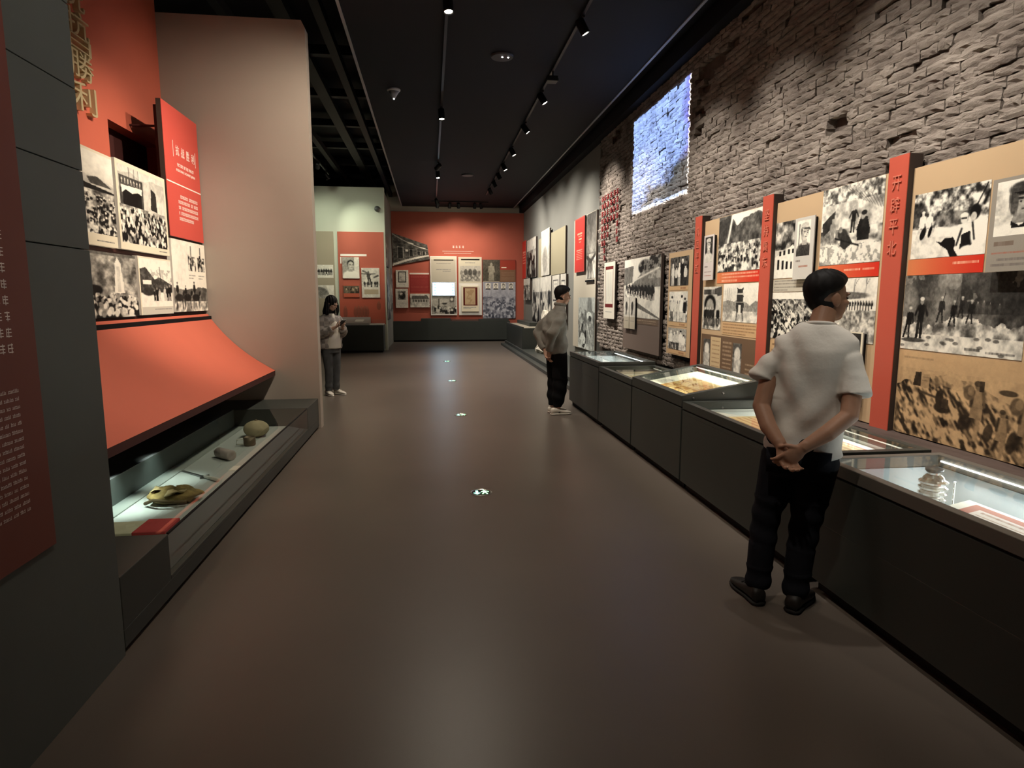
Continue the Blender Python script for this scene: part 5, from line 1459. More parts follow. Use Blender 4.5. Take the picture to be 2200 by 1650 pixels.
# tan board with a tall hanging scroll and lower row of photos
t = panel('broad plain tan panel on the greige wall behind the man in grey', 15.9, 19.9, 2.22, 3.40, X=XG, thick=0.04, m=mat('panel_khaki', (0.43, 0.38, 0.25), rough=0.7))
def small_R(name, label, yl, yr, z0, z1, seed, X=3.33, kind='group', cat='photo', tint=None, depth=0.06, px=20, py=40):
    asp = (yl - yr) / (z1 - z0)
    c = Cv(px, py, asp, 0.85, seed)
    if kind == 'group':
        c.rough(0.3, 1, 0.2, 0.9, 6); c.crowd(0.25, 0.85, 16, 0.05, 0.1)
    elif kind == 'scroll':
        c.rough(0, 1, 0.75, 0.92, 3); c.ell(asp / 2, 0.65, asp * 0.28, 0.28, 0.5, 0.6); c.rect(0, asp, 0, 0.02, 0.95)
    elif kind == 'red':
        c.a[:] = (0.80, 0.24, 0.20)
        for k in range(5): c.bar(0.15 * asp, 0.8 * asp, 0.3 + 0.07 * k, 0.03, (0.95, 0.75, 0.65), 0.95)
    elif kind == 'doc':
        c.rect(asp * 0.15, asp * 0.85, 0.12, 0.7, 0.3); c.rect(asp * 0.22, asp * 0.78, 0.16, 0.66, 0.88)
        for k in range(5): c.bar(asp * 0.28, asp * 0.72, 0.24 + 0.09 * k, 0.03, 0.5)
    if kind != 'red': c.punch(1.3).tone()
    return frame_R(name, label, yl, yr, z0, z1, X, (3.398 if kind == 'scroll' else 3.449) - X, c, face=M_white, back=M_brown, cat=cat)
small_R('hanging_scroll', 'tall pale scroll board with a grey figure on the tan panel', 19.15, 17.80, 2.245, 3.56, 311, kind='scroll', cat='scroll', X=3.35)
small_R('photo_board', 'upright crowd photo board next to a red sign by the end wall', 22.15, 20.35, 2.27, 3.56, 312, X=3.38)
small_R('title_sign', 'small red text sign in the corner by the end wall', 23.15, 22.25, 2.28, 3.60, 313, kind='red', cat='sign', X=3.36)
small_R('photo_board', 'crowd photo board in the lower row nearest the end wall corner', 22.9, 21.5, 1.52, 2.26, 314, X=3.37)
small_R('photo_board', 'pale crowd photo board in the lower row under the crowd photo', 21.0, 19.6, 0.75, 2.22, 315, X=3.39)
small_R('photo_board', 'large crowd photo board in the lower row behind the man in grey', 19.4, 17.6, 0.75, 2.22, 316, X=3.37, px=26)
small_R('framed_document', 'white framed document in the lower row beside the crowd photo', 17.45, 16.45, 1.2, 2.20, 317, kind='doc', cat='frame', X=3.37)
small_R('framed_document', 'white framed document in the lower row, right end of the tan panel', 16.35, 15.7, 0.95, 2.20, 318, kind='doc', cat='frame', X=3.38)
# step along the wall, case and white rock
t = thing('floor_step', 'low dark step along the right wall past the showcases', 'step', (2.9, 15.5, 0))
MB().box(2.36, XW - 0.001, 9.25, 21.4, 0, 0.07, 0.004).box(2.50, XW - 0.001, 9.25, 21.4, 0.07, 0.15, 0.004).build('step_body', M_case, t)
t = thing('showcase', 'far dark showcase with a pale top at the corner by the end wall', 'showcase', (2.9, 19.4, 0.15))
bx('body', M_case, t, 2.55, 3.2, 17.6, 21.3, 0.15, 0.74, 0.004)
bx('top', mat('case_top_pale', (0.40, 0.36, 0.28), rough=0.4), t, 2.60, 3.18, 17.65, 21.25, 0.74, 0.75)
bx('rear_box', M_case, t, 2.9, 3.2, 18.5, 21.2, 0.75, 0.86, 0.004)
MB().box(2.55, 2.60, 17.6, 21.3, 0.74, 0.77).box(3.15, 3.2, 17.6, 21.3, 0.74, 0.76).build('rim', M_case, t)
t = thing('plaster_rock', 'rough cream plaster rock standing on the low step behind the man in grey', 'rock', (3.0, 16.4, 0.15))
rsr = np.random.RandomState(8)
rows = []
for i in range(14):
    zz = 0.15 + i * 0.085
    w = 0.30 * (1 - 0.05 * i) * (1 + 0.15 * math.sin(i * 1.3))
    rows.append([(3.02 + math.cos(a) * w * 0.75 * rsr.uniform(0.82, 1.15), 16.5 + math.sin(a) * w * 2.2 * rsr.uniform(0.82, 1.15), zz + rsr.uniform(-0.02, 0.02) * (0 < i)) for a in [2 * PI * k / 22 for k in range(22)]])
MB().rings(rows).build('rock_body', mat('plaster', (0.66, 0.61, 0.50), rough=0.9, var=0.15, vscale=6, bump=0.5, bscale=20), t)

# ------------------------------------------------------------------ far end: red wall
YB = 23.45
t = thing('end_plinth', 'long dark plinth at the foot of the red end wall', 'plinth', (0.75, 23.3, 0))
bx('toe_kick', M_toe, t, -1.35, 2.88, 23.2, 23.44, 0, 0.06)
bx('lower_body', M_case, t, -1.355, 2.9, 23.15, 23.448, 0.06, 0.75, 0.004)
bx('raised_block', M_case, t, -0.35, 0.72, 23.15, 23.445, 0.75, 0.85, 0.004)
bx('raised_block', M_case, t, 1.75, 2.85, 23.15, 23.445, 0.75, 0.82, 0.004)
bx('ledge', mat('ledge_maroon', (0.10, 0.05, 0.04), rough=0.5), t, 0.74, 1.74, 23.17, 23.44, 0.75, 0.80)

def board_F(name, label, xl, xr, z0, z1, Y, depth, cv, m=None, cat='photo', print_in=0.0, shadow=True):
    t = thing(name, label, cat, ((xl + xr) / 2, Y + depth / 2, z0))
    bx('board', m or M_white, t, xl, xr, Y, Y + depth, z0, z1, 0.002)
    print_F('photo_print', t, Y - 0.002, xl + print_in, xr - print_in, z0 + print_in, z1 - print_in, cv)
    return t
# cut-out photo of a row of houses, on the slant
t = thing('house_cutout', 'slanting cut-out photo of a brick house with arched doors', 'photo', (-0.68, 23.43, 2.74))
cv = Cv(80, 72, 1.06, 0.3, 401); cv.rough(0, 1, 0.22, 0.42, 14)
for k, (x, w, zt, zb_) in enumerate(((0.16, 0.15, 0.40, 0.78), (0.5, 0.10, 0.46, 0.74), (0.73, 0.08, 0.50, 0.70), (0.89, 0.07, 0.52, 0.68))): cv.rect(x - 0.015, x + w + 0.015, zt - 0.03, zb_, 0.65); cv.rect(x, x + w, zt, zb_, 0.12); cv.ell(x + w / 2, zt - 0.06, w * 0.6, 0.05, 0.2)
cv.rect(0.39, 0.46, 0.46, 0.54, 0.93); cv.line(0, 0.02, 1.06, 0.36, 0.02, 0.75); cv.ell(0.55, 0.18, 0.1, 0.03, 0.93); cv.ell(0.9, 0.29, 0.1, 0.03, 0.93)
cv.poly([(0, 0.93), (1.06, 0.70), (1.06, 0.8), (0, 1)], 0.9); cv.tone()
P = [(-1.335, 3.90), (-0.09, 3.49), (-0.012, 2.98), (-1.335, 2.735)]
h, w = cv.h, cv.w
uu_, vv_ = np.meshgrid((np.arange(w + 1)) / w, np.arange(h + 1) / h)
top = np.array(P[0])[None, None] * (1 - uu_[..., None]) + np.array(P[1])[None, None] * uu_[..., None]
bot = np.array(P[3])[None, None] * (1 - uu_[..., None]) + np.array(P[2])[None, None] * uu_[..., None]
q = top * (1 - vv_[..., None]) + bot * vv_[..., None]
o = print_F('photo_print', t, 23.40, -1.33, -0.02, 2.74, 3.9, cv)
o.data.vertices.foreach_set('co', (np.stack([q[..., 0], np.full(q.shape[:2], 23.40), q[..., 1]], -1) - np.array(wloc(t))).reshape(-1))
o.data.update()
mobj('backing', [(x, 23.403, z) for x, z in P] + [(x, 23.448, z) for x, z in P], [(0, 3, 2, 1), (4, 5, 6, 7)] + [(k, (k + 1) % 4, (k + 1) % 4 + 4, k + 4) for k in range(4)], M_brown, t)

c = Cv(28, 38, 0.72, 0.9, 402); c.rect(0.12, 0.60, 0.08, 0.70, 0.12); c.rect(0.17, 0.55, 0.13, 0.65, 0.82); c.put((c.noise(10) > 0.55) & (c.V < 0.6) & (c.V > 0.18) & (c.U > 0.24) & (c.U < 0.5), 0.6, 0.7); c.bar(0.15, 0.55, 0.82, 0.03, 0.7)
board_F('framed_document', 'small black-framed sheet hung above another at the left of the red end wall', -1.23, -0.785, 1.965, 2.585, 23.38, 0.065, c.tone(), cat='frame')
c = Cv(28, 42, 0.64, 0.85, 403); c.rect(0.12, 0.52, 0.13, 0.58, 0.5); c.ell(0.34, 0.36, 0.16, 0.2, 0.1); c.ell(0.3, 0.28, 0.08, 0.08, 0.8); c.line(0.14, 0.5, 0.5, 0.15, 0.02, 0.15); c.bar(0.15, 0.5, 0.07, 0.02, 0.4); c.bar(0.15, 0.5, 0.75, 0.02, 0.6)
board_F('photo_board', 'small photo board of a seated figure below the black-framed sheet', -1.255, -0.815, 1.23, 1.92, 23.38, 0.065, c.tone())
c = Cv(42, 42, 1.02, 0, 404); c.a[:] = (0.58, 0.21, 0.20); c.rect(0, 1.02, 0, 0.05, (0.9, 0.7, 0.62))
for k in range(11): c.bar(0.06, 0.96, 0.14 + 0.075 * k, 0.03, (0.66, 0.32, 0.29), 0.9)
t = thing('text_board', 'dark red text board topped by a pale line on the end wall', 'text board', (-0.39, 23.42, 1.78))
print_F('text_print', t, 23.44, -0.735, -0.04, 1.78, 2.46, c); bx('title_line', M_ink, t, -0.74, -0.04, 23.435, 23.448, 2.45, 2.49)
c = Cv(42, 28, 1.5, 0.85, 405); c.poly([(0.15, 0.15), (1.3, 0.12), (1.45, 0.38), (0.08, 0.40)], 0.3); c.rect(0.12, 1.42, 0.4, 0.62, 0.65)
for k in range(6): c.rect(0.2 + 0.2 * k, 0.3 + 0.2 * k, 0.42, 0.6, 0.25)
c.rough(0.62, 1, 0.6, 0.9, 5); c.line(0.02, 0.3, 0.03, 0.7, 0.02, 0.2)
board_F('photo_board', 'wide photo board of a long low farmhouse on the red end wall', -0.735, -0.03, 1.25, 1.74, 23.38, 0.065, c.tone())
# tall white panels
t = thing('display_panel', 'tall cream panel with a lit blue-white screen on the end wall', 'panel', (0.49, 23.4, 0.96))
bx('board', M_white, t, 0.005, 0.965, 23.36, 23.448, 0.96, 3.09, 0.003)
c = Cv(56, 70, 0.9, 0.78, 406); c.a[:] = (0.76, 0.73, 0.66); c.rect(0, 0.9, 0, 0.03, (0.15, 0.12, 0.1)); c.rect(0.09, 0.82, 0.10, 0.14, (0.12, 0.1, 0.09)); c.bar(0.2, 0.72, 0.26, 0.02, 0.4); c.bar(0.18, 0.72, 0.5, 0.02, 0.5); c.bar(0.42, 0.72, 0.57, 0.02, 0.5)
c.rect(0, 0.9, 0, 0.095, (0.88, 0.85, 0.76))
print_F('upper_print', t, 23.358, 0.04, 0.93, 2.17, 3.06, c)
c = Cv(56, 40, 1.35, 0.7, 407); c.a[:] = 0.70; c.rough(0.55, 1, 0.1, 0.8, 7, edge=0.3); c.line(0.4, 0.18, 0.4, 0.6, 0.03, 0.2); c.ell(0.7, 0.42, 0.15, 0.05, 0.2); c.ell(0.35, 0.7, 0.2, 0.15, 0.15); c.crowd(0.55, 0.85, 14, 0.05, 0.08, (0.08, 0.8)); c.rect(0.98, 1.22, 0.05, 0.36, 0.35); c.ell(1.1, 0.17, 0.08, 0.1, 0.9)
c.rect(0.98, 1.24, 0.36, 0.6, 0.6)
print_F('lower_print', t, 23.358, 0.03, 0.94, 1.0, 1.66, c.tone())
t = thing('video_screen', 'lit blue-white video screen on the cream end wall panel', 'screen', (0.48, 23.34, 1.675))
bx('bezel', M_black, t, 0.07, 0.89, 23.315, 23.356, 1.67, 2.15)
cv = Cv(52, 30, 1.72, 1.0, 408); cv.a[:] = (0.80, 0.92, 1.0); cv.rect(0, 0.3, 0, 1, (0.50, 0.76, 0.92)); cv.rect(1.4, 1.72, 0, 1, (0.50, 0.76, 0.92))
for k in range(4):
    for x in (0.18, 1.56): cv.ell(x + 0.03 * (k % 2), 0.16 + 0.22 * k, 0.09, 0.06, (0.25, 0.42, 0.5), 0.8)
print_F('display', t, 23.313, 0.08, 0.88, 1.68, 2.14, cv, print_mat('screen_print', 0.2, emit=3.4, grain=0.0))
t = thing('display_panel', 'tall cream panel with a cart photo and mounted document on the end wall', 'panel', (1.46, 23.4, 0.96))
bx('board', M_white, t, 1.03, 1.88, 23.36, 23.448, 0.96, 3.065, 0.003)
c = Cv(50, 60, 0.9, 0.8, 409); c.a[:] = (0.84, 0.81, 0.72); c.rect(0.09, 0.82, 0.07, 0.125, (0.12, 0.1, 0.09)); c.bar(0.25, 0.65, 0.22, 0.03, 0.5)
i = Cv(46, 30, 1.6, 0.75, 410); i.rough(0.3, 1, 0.4, 0.85, 8, edge=0.3)
for k in range(3): i.ell(0.45 + 0.35 * k, 0.42, 0.16, 0.2, 0.3); i.ell(0.3 + 0.45 * k, 0.78, 0.13, 0.14, 0.35); i.ell(0.3 + 0.45 * k, 0.78, 0.09, 0.1, 0.75)
i.tone(); c.paste(i, 0.05, 0.86, 0.33, 0.95)
print_F('upper_print', t, 23.358, 1.04, 1.87, 2.14, 3.06, c)
c = Cv(40, 56, 0.72, 0, 411); c.a[:] = CREAM; c.rect(0.07, 0.66, 0.06, 0.76, (0.36, 0.12, 0.09)); c.rect(0.15, 0.57, 0.09, 0.74, (0.74, 0.64, 0.50)); c.put((c.noise(12) > 0.55) & (c.U > 0.2) & (c.U < 0.52) & (c.V < 0.7) & (c.V > 0.15), (0.6, 0.47, 0.34), 0.5); c.bar(0.08, 0.62, 0.84, 0.02, 0.5); c.bar(0.08, 0.4, 0.89, 0.02, 0.5)
board_F('framed_document', 'cream-framed document on a dark red mount on the second tall end panel', 1.127, 1.76, 1.095, 2.025, 23.30, 0.055, c, cat='frame')
# right group
t = thing('display_panel', 'panel with a standing man in a long pale coat, end wall right', 'panel', (2.53, 23.42, 0.8))
bx('board', M_brown, t, 1.915, 3.14, 23.40, 23.448, 0.825, 2.98)
c = Cv(38, 50, 0.78, 0.33, 412); c.rough(0, 1, 0.26, 0.34, 2); c.person(0.39, 0.98, 0.86, 0.72, 0.8, coat=True, leg=0.66); c.tone((0.12, 0.11, 0.09), (0.80, 0.77, 0.68)); c.rect(0.02, 0.76, 0.965, 0.99, CREAM)
print_F('photo_print', t, 23.398, 1.92, 2.555, 2.17, 2.98, c)
c = Cv(34, 50, 0.72, 0, 413); c.a[:] = (0.62, 0.25, 0.19); c.rect(0, 0.72, 0.45, 1, (0.50, 0.38, 0.29)); c.bar(0.06, 0.3, 0.33, 0.04, (0.95, 0.9, 0.8), 1.0)
for k in range(8): c.bar(0.06, 0.66, 0.52 + 0.055 * k, 0.02, (0.58, 0.47, 0.38), 0.9)
print_F('text_print', t, 23.398, 2.56, 3.135, 2.17, 2.97, c)
c = Cv(72, 78, 0.92, 0.75, 414); c.a[:] = 0.72; c.rough(0.42, 1, 0.25, 0.85, 10, edge=0.1); c.crowd(0.5, 0.95, 70, 0.015, 0.04, (0.25, 0.8)); c.tone((0.16, 0.17, 0.22), (0.84, 0.84, 0.86))
for k in range(4): i = Cv(12, 18, 0.7, 0.93, 420 + k); i.bust(0.35, 0.42, 0.5, coat=0.06, face=0.8, hair=0.05, side=0.1); i.tone(); c.paste(i, 0.08 + 0.215 * k, 0.215 + 0.215 * k, 0.02, 0.21)
print_F('crowd_print', t, 23.396, 1.92, 3.135, 0.84, 2.165, c)
g = MB()                                        # four small characters, too far off to read
for k in range(4):
    xc = 0.86 + 0.115 * k
    for q in range(3): g.box(xc - 0.036 + 0.006 * ((k + q) % 2), xc + 0.036 - 0.008 * ((k * q) % 3), 23.446, 23.45, 3.396 + 0.03 * q, 3.405 + 0.03 * q)
    g.box(xc - 0.006 + 0.012 * (k % 2), xc + 0.004 + 0.012 * (k % 2), 23.4465, 23.45, 3.385, 3.475)
g.build('heading', M_ink, wf)
g = MB()
for j, (a, b_) in enumerate(((0.46, 1.58), (0.52, 1.50))):
    x = a
    while x < b_: g.box(x, x + 0.022, 23.447, 23.45, 3.27 - 0.075 * j, 3.285 - 0.075 * j); x += 0.03
g.build('subheading', M_ink, wf)

# ------------------------------------------------------------------ far left wall
YL = 19.5
t = thing('display_panel', 'tall red panel with portrait and poster on the pale green wall', 'panel', (-2.03, YL - 0.03, 0.86))
bx('board', M_farred, t, -2.70, -1.36, YL - 0.04, YL - 0.002, 0.80, 3.53)
bx('title_line', M_ink, t, -2.63, -1.87, YL - 0.043, YL - 0.04, 2.82, 2.88)
bx('side_line', M_ink, t, -2.64, -2.60, YL - 0.043, YL - 0.04, 2.60, 2.79)
c = Cv(95, 46, 2.2, 0, 431); c.a[:] = (0.72, 0.36, 0.28)
for x, y, h_ in ((0.25, 0.9, 0.6), (0.75, 0.85, 0.5), (0.9, 0.85, 0.55), (1.05, 0.85, 0.5), (1.2, 0.85, 0.55), (1.32, 0.85, 0.5), (1.9, 0.5, 0.4)): c.ell(x, y - h_ * 0.4, 0.1, h_ * 0.5, (0.50, 0.30, 0.24), 0.7); c.ell(x, y - h_ * 0.85, 0.05, 0.08, (0.62, 0.38, 0.30), 0.7)
print_F('faded_print', t, YL - 0.042, -2.69, -1.37, 0.95, 1.55, c)
c = Cv(34, 44, 0.78, 0.6, 432); c.rect(0.55, 0.78, 0, 1, 0.85); c.bust(0.38, 0.36, 0.38, coat=0.93, face=0.75, hair=0.12, side=0.3); c.punch(1.2)
board_F('portrait_board', 'boxed portrait of a man in a white jacket on the red panel', -2.575, -2.09, 2.165, 2.785, YL - 0.10, 0.058, c.tone(), cat='portrait')
c = Cv(34, 26, 1.25, 0.4, 433); c.crowd(0.2, 0.5, 14, 0.07, 0.09, (0.15, 0.5)); c.tone((0.15, 0.12, 0.1), (0.85, 0.75, 0.62)); c.rect(0, 1.25, 0.68, 1, (0.75, 0.38, 0.29)); c.rect(0, 1.25, 0, 0.08, (0.75, 0.38, 0.29))
board_F('photo_board', 'small group photo under the boxed portrait on the red panel', -2.565, -2.11, 1.61, 1.975, YL - 0.09, 0.048, c)
c = Cv(38, 62, 0.6, 0.92, 434); c.rough(0, 0.6, 0.8, 0.95, 4); c.person(0.28, 0.58, 0.48, 0.25, 0.3, arm=0.3, lean=-0.1); c.line(0.05, 0.1, 0.3, 0.22, 0.03, 0.3); c.line(0.42, 0.32, 0.55, 0.26, 0.03, 0.2)
for x in (0.1, 0.2, 0.33, 0.45, 0.52): c.person(x, 0.64, 0.2, 0.15, 0.5)
c.tone(); c.rect(0.08, 0.56, 0.72, 0.88, (0.72, 0.66, 0.55))
board_F('poster_board', 'tall white poster board with a leaping figure over a group', -2.03, -1.505, 1.60, 2.475, YL - 0.10, 0.058, c, cat='poster')
t = thing('display_panel', 'khaki panel with faded outdoor photos left of the red panel', 'panel', (-3.05, YL - 0.02, 0.8))
bx('board', mat('panel_olive', (0.36, 0.31, 0.22), rough=0.7), t, -3.6, -2.815, YL - 0.03, YL - 0.002, 0.80, 3.53)
c = Cv(40, 28, 2.0, 0.9, 435)
for k in range(10): c.person(0.12 + 0.19 * k, 0.78, 0.5, 0.15, 0.4, stride=0.1)
print_F('photo_print', t, YL - 0.032, -3.59, -2.85, 2.18, 2.56, c.tone())
c = Cv(40, 30, 1.6, 0.8, 436); c.ell(0.6, 0.5, 0.55, 0.35, 0.4); c.rough(0.4, 1, 0.35, 0.6, 8, al=0.6); c.poly([(1.1, 0.05), (1.6, 0), (1.6, 0.95), (1.3, 0.7)], 0.95)
print_F('photo_print', t, YL - 0.032, -3.59, -2.85, 1.58, 1.97, c.tone())
# dark case below with small card
t = thing('showcase', 'dark box showcase with a tilted tray below the red panel', 'showcase', (-2.2, 19.1, 0))
bx('toe_kick', M_toe, t, -3.2, -1.42, 18.8, 19.4, 0, 0.06)
bx('body', M_case, t, -3.4, -1.385, 18.75, 19.45, 0.06, 0.80, 0.004)
MB().hexa([(-3.3, 18.78, 0.80), (-1.80, 18.78, 0.80), (-1.80, 19.40, 0.80), (-3.3, 19.40, 0.80), (-3.3, 18.78, 0.86), (-1.80, 18.78, 0.86), (-1.80, 19.40, 1.02), (-3.3, 19.40, 1.02)]).build('tray', M_grey, t)
bx('white_ledge', M_white, t, -1.78, -1.39, 18.80, 19.42, 0.80, 0.83)
t = thing('caption_card', 'small pale card lying on the tilted tray below the red panel', 'card', (-2.1, 19.0, 0.9))
MB().hexa([(-2.22, 18.92, 0.897), (-1.98, 18.92, 0.897), (-1.96, 19.12, 0.949), (-2.20, 19.12, 0.949), (-2.22, 18.92, 0.903), (-1.98, 18.92, 0.903), (-1.96, 19.12, 0.955), (-2.20, 19.12, 0.955)]).build('card_sheet', M_white, t)
# boards on the return beside the red wall
XR_ = -1.36
for k, (ya, yb, z0, z1, lab) in enumerate(((19.85, 21.0, 2.55, 3.5, 'dark upper board on the narrow return wall next to the red panel'), (20.0, 21.2, 0.9, 2.4, 'tall dark board low on the narrow return wall by the red panel'), (21.6, 22.8, 1.2, 2.6, 'pale board on the narrow return wall nearest the end wall'))):
    c = Cv(16, 40, (yb - ya) / (z1 - z0), 0.4, 440 + k); c.crowd(0.2, 0.9, 16, 0.06, 0.1, (0.1, 0.6 if k < 2 else 0.95)); c.tone()
    t = thing('photo_board', lab, 'photo', (XR_ + 0.02, (ya + yb) / 2, z0))
    bx('board', M_brown if k < 2 else M_white, t, XR_ + 0.001, XR_ + 0.04, ya, yb, z0, z1)
    print_L('photo_print', t, XR_ + 0.042, ya, yb, z0, z1, c)

# ------------------------------------------------------------------ people
def remeshed(mb, voxel, smooth=4, factor=0.5):
    """one continuous skin over overlapping closed shapes"""
    me = bpy.data.meshes.new('tmp')
    me.from_pydata(mb.v, [], mb.f)
    bm = bmesh.new(); bm.from_mesh(me)
    bmesh.ops.triangulate(bm, faces=[f for f in bm.faces if len(f.verts) > 4])
    bmesh.ops.recalc_face_normals(bm, faces=bm.faces)
    bm.to_mesh(me); bm.free()
    o = bpy.data.objects.new('tmp', me)
    COL.objects.link(o)
    r = o.modifiers.new('r', 'REMESH'); r.mode = 'VOXEL'; r.voxel_size = voxel
    if smooth:
        s = o.modifiers.new('s', 'SMOOTH'); s.factor = factor; s.iterations = smooth
    dg = bpy.context.evaluated_depsgraph_get(); dg.update()
    ev = bpy.data.meshes.new_from_object(o.evaluated_get(dg))
    n = len(ev.vertices)
    v = np.empty(n * 3); ev.vertices.foreach_get('co', v); v = v.reshape(-1, 3)
    nm = np.empty(n * 3); ev.vertex_normals.foreach_get('vector', nm); nm = nm.reshape(-1, 3)
    f = [tuple(p.vertices) for p in ev.polygons]
    bpy.data.objects.remove(o); bpy.data.meshes.remove(me); bpy.data.meshes.remove(ev)
    return v, nm, f

class Figure:
    """local frame: x = the person's right, y = forward, z = up; heading clockwise from +Y"""
    def __init__(s, P, heading, label):
        a = math.radians(heading)
        s.R = np.array((math.cos(a), -math.sin(a), 0)); s.F = np.array((math.sin(a), math.cos(a), 0)); s.P = np.array((P[0], P[1], 0.0))
        s.root = thing('person', label, 'person', (P[0], P[1], 0))
    def W(s, v):
        v = np.asarray(v, float)
        return s.P + v[:, :1] * s.R + v[:, 1:2] * s.F + v[:, 2:3] * np.array((0, 0, 1.0))
    def skin(s, name, mb, voxel, m, disp=None, smooth=4, parent=None):
        v, n, f = remeshed(mb, voxel, smooth)
        if disp is not None: v = v + n * disp(v)[:, None]
        return mobj(name, s.W(v), [q[::-1] for q in f], m, parent or s.root, True)
    def raw(s, name, mb, m, smooth=True, parent=None):
        return mobj(name, s.W(mb.v), [q[::-1] for q in mb.f], m, parent or s.root, smooth)

def rotz(a):
    c, s = math.cos(a), math.sin(a)
    return np.array(((c, -s, 0), (s, c, 0), (0, 0, 1.0)))
def rotx(a):
    c, s = math.cos(a), math.sin(a)
    return np.array(((1.0, 0, 0), (0, c, -s), (0, s, c)))

def head_prims(mb, c, M, k=1.0):
    """skull, face, jaw, nose, lips, brow, ears; c = middle of the head"""
    c = np.array(c, float)
    def e(p, r): mb.ell(c + M @ (np.array(p) * k), np.array(r) * k, 24, 16, M)
    e((0, -0.014, 0.028), (0.076, 0.097, 0.088))
    e((0, 0.032, -0.03), (0.061, 0.066, 0.082))
    e((0, 0.050, -0.084), (0.037, 0.038, 0.028))
    e((0.03, 0.025, -0.068), (0.03, 0.045, 0.035)); e((-0.03, 0.025, -0.068), (0.03, 0.045, 0.035))
    e((0, 0.083, 0.022), (0.048, 0.018, 0.012))
    e((0, 0.098, 0.0), (0.009, 0.013, 0.022)); e((0, 0.105, -0.020), (0.015, 0.015, 0.011))
    e((0, 0.092, -0.052), (0.022, 0.011, 0.006)); e((0, 0.089, -0.064), (0.020, 0.011, 0.006))
    for sx in (-1, 1):
        e((sx * 0.045, 0.066, -0.022), (0.02, 0.02, 0.016))
        Mr = M @ rotz(-sx * 0.35)
        mb.ell(c + M @ (np.array((sx * 0.080, -0.006, -0.012)) * k), np.array((0.009, 0.021, 0.033)) * k, 16, 12, Mr)
        mb.ell(c + M @ (np.array((sx * 0.076, 0.002, -0.035)) * k), np.array((0.008, 0.011, 0.012)) * k, 12, 8, Mr)
def eyes(fig, c, M, k=1.0):
    c = np.array(c, float)
    for sx in (-1, 1):
        fig.raw('eye', MB().ell(c + M @ (np.array((sx * 0.031, 0.0815, 0.002)) * k), np.array((0.012, 0.008, 0.006)) * k, 12, 8, M), mat('eye_dark', (0.03, 0.022, 0.018), rough=0.2))
        fig.raw('eyebrow', MB().tube([c + M @ (np.array((sx * q, yy, zz)) * k) for q, yy, zz in ((0.014, 0.100, 0.020), (0.03, 0.097, 0.025), (0.048, 0.083, 0.020))], [0.003, 0.004, 0.002], 8), mat('hair_black', (0.007, 0.006, 0.006), rough=0.62, spec=0.22))
def short_hair(fig, c, M, k=1.0, front=0.50, side=0.02, back=-0.62, thick=0.020, seed=1):
    rs = np.random.RandomState(seed)
    nu, nv = 72, 44
    g = rs.rand(9)
    c = np.array(c, float) + M @ (np.array((0, -0.014, 0.028)) * k)
    rows = []
    for i in range(1, nv):
        th = PI * i / nv; row = []
        for j in range(nu):
            ph = 2 * PI * j / nu
            d = np.array((math.sin(th) * math.cos(ph), math.sin(th) * math.sin(ph), -math.cos(th)))
            f = d[1] / (math.hypot(d[0], d[1]) + 1e-6)                    # 1 front .. -1 back
            hl = (side + (front - side) * min(1, max(f, 0) * 1.5) ** 1.1) if f > 0 else side + (back - side) * (-f) ** 1.3
            hl += 0.02 * math.sin(5 * ph + g[0] * 6)
            cov = min(max((d[2] - hl + 0.14) / 0.34, 0), 1); cov = cov * cov * (3 - 2 * cov)
            lump = 0.0016 * math.sin(11 * ph + 9 * th + 2 * math.sin(5 * th)) + 0.0012 * math.sin(29 * ph - 17 * th + g[1] * 6)
            t = -0.006 + cov * (thick * (0.15 + 0.85 * min(max((d[2] + 0.55) / 1.2, 0), 1)) + 0.006 + lump)
            r = (np.array((0.076, 0.097, 0.088)) if d[2] > 0 else np.array((0.076, 0.097, 0.088)) + np.array((0.0, -0.004, 0.036)) * min(1, -1.6 * d[2])) + t
            if d[1] > 0: r = r + np.array((0, 0.010, 0.006)) * cov * d[1]
            row.append(c + M @ (d * r * k))
        rows.append(row)
    return fig.raw('hair', MB().rings(rows), mat('hair_black', (0.007, 0.006, 0.006), rough=0.62, spec=0.22))

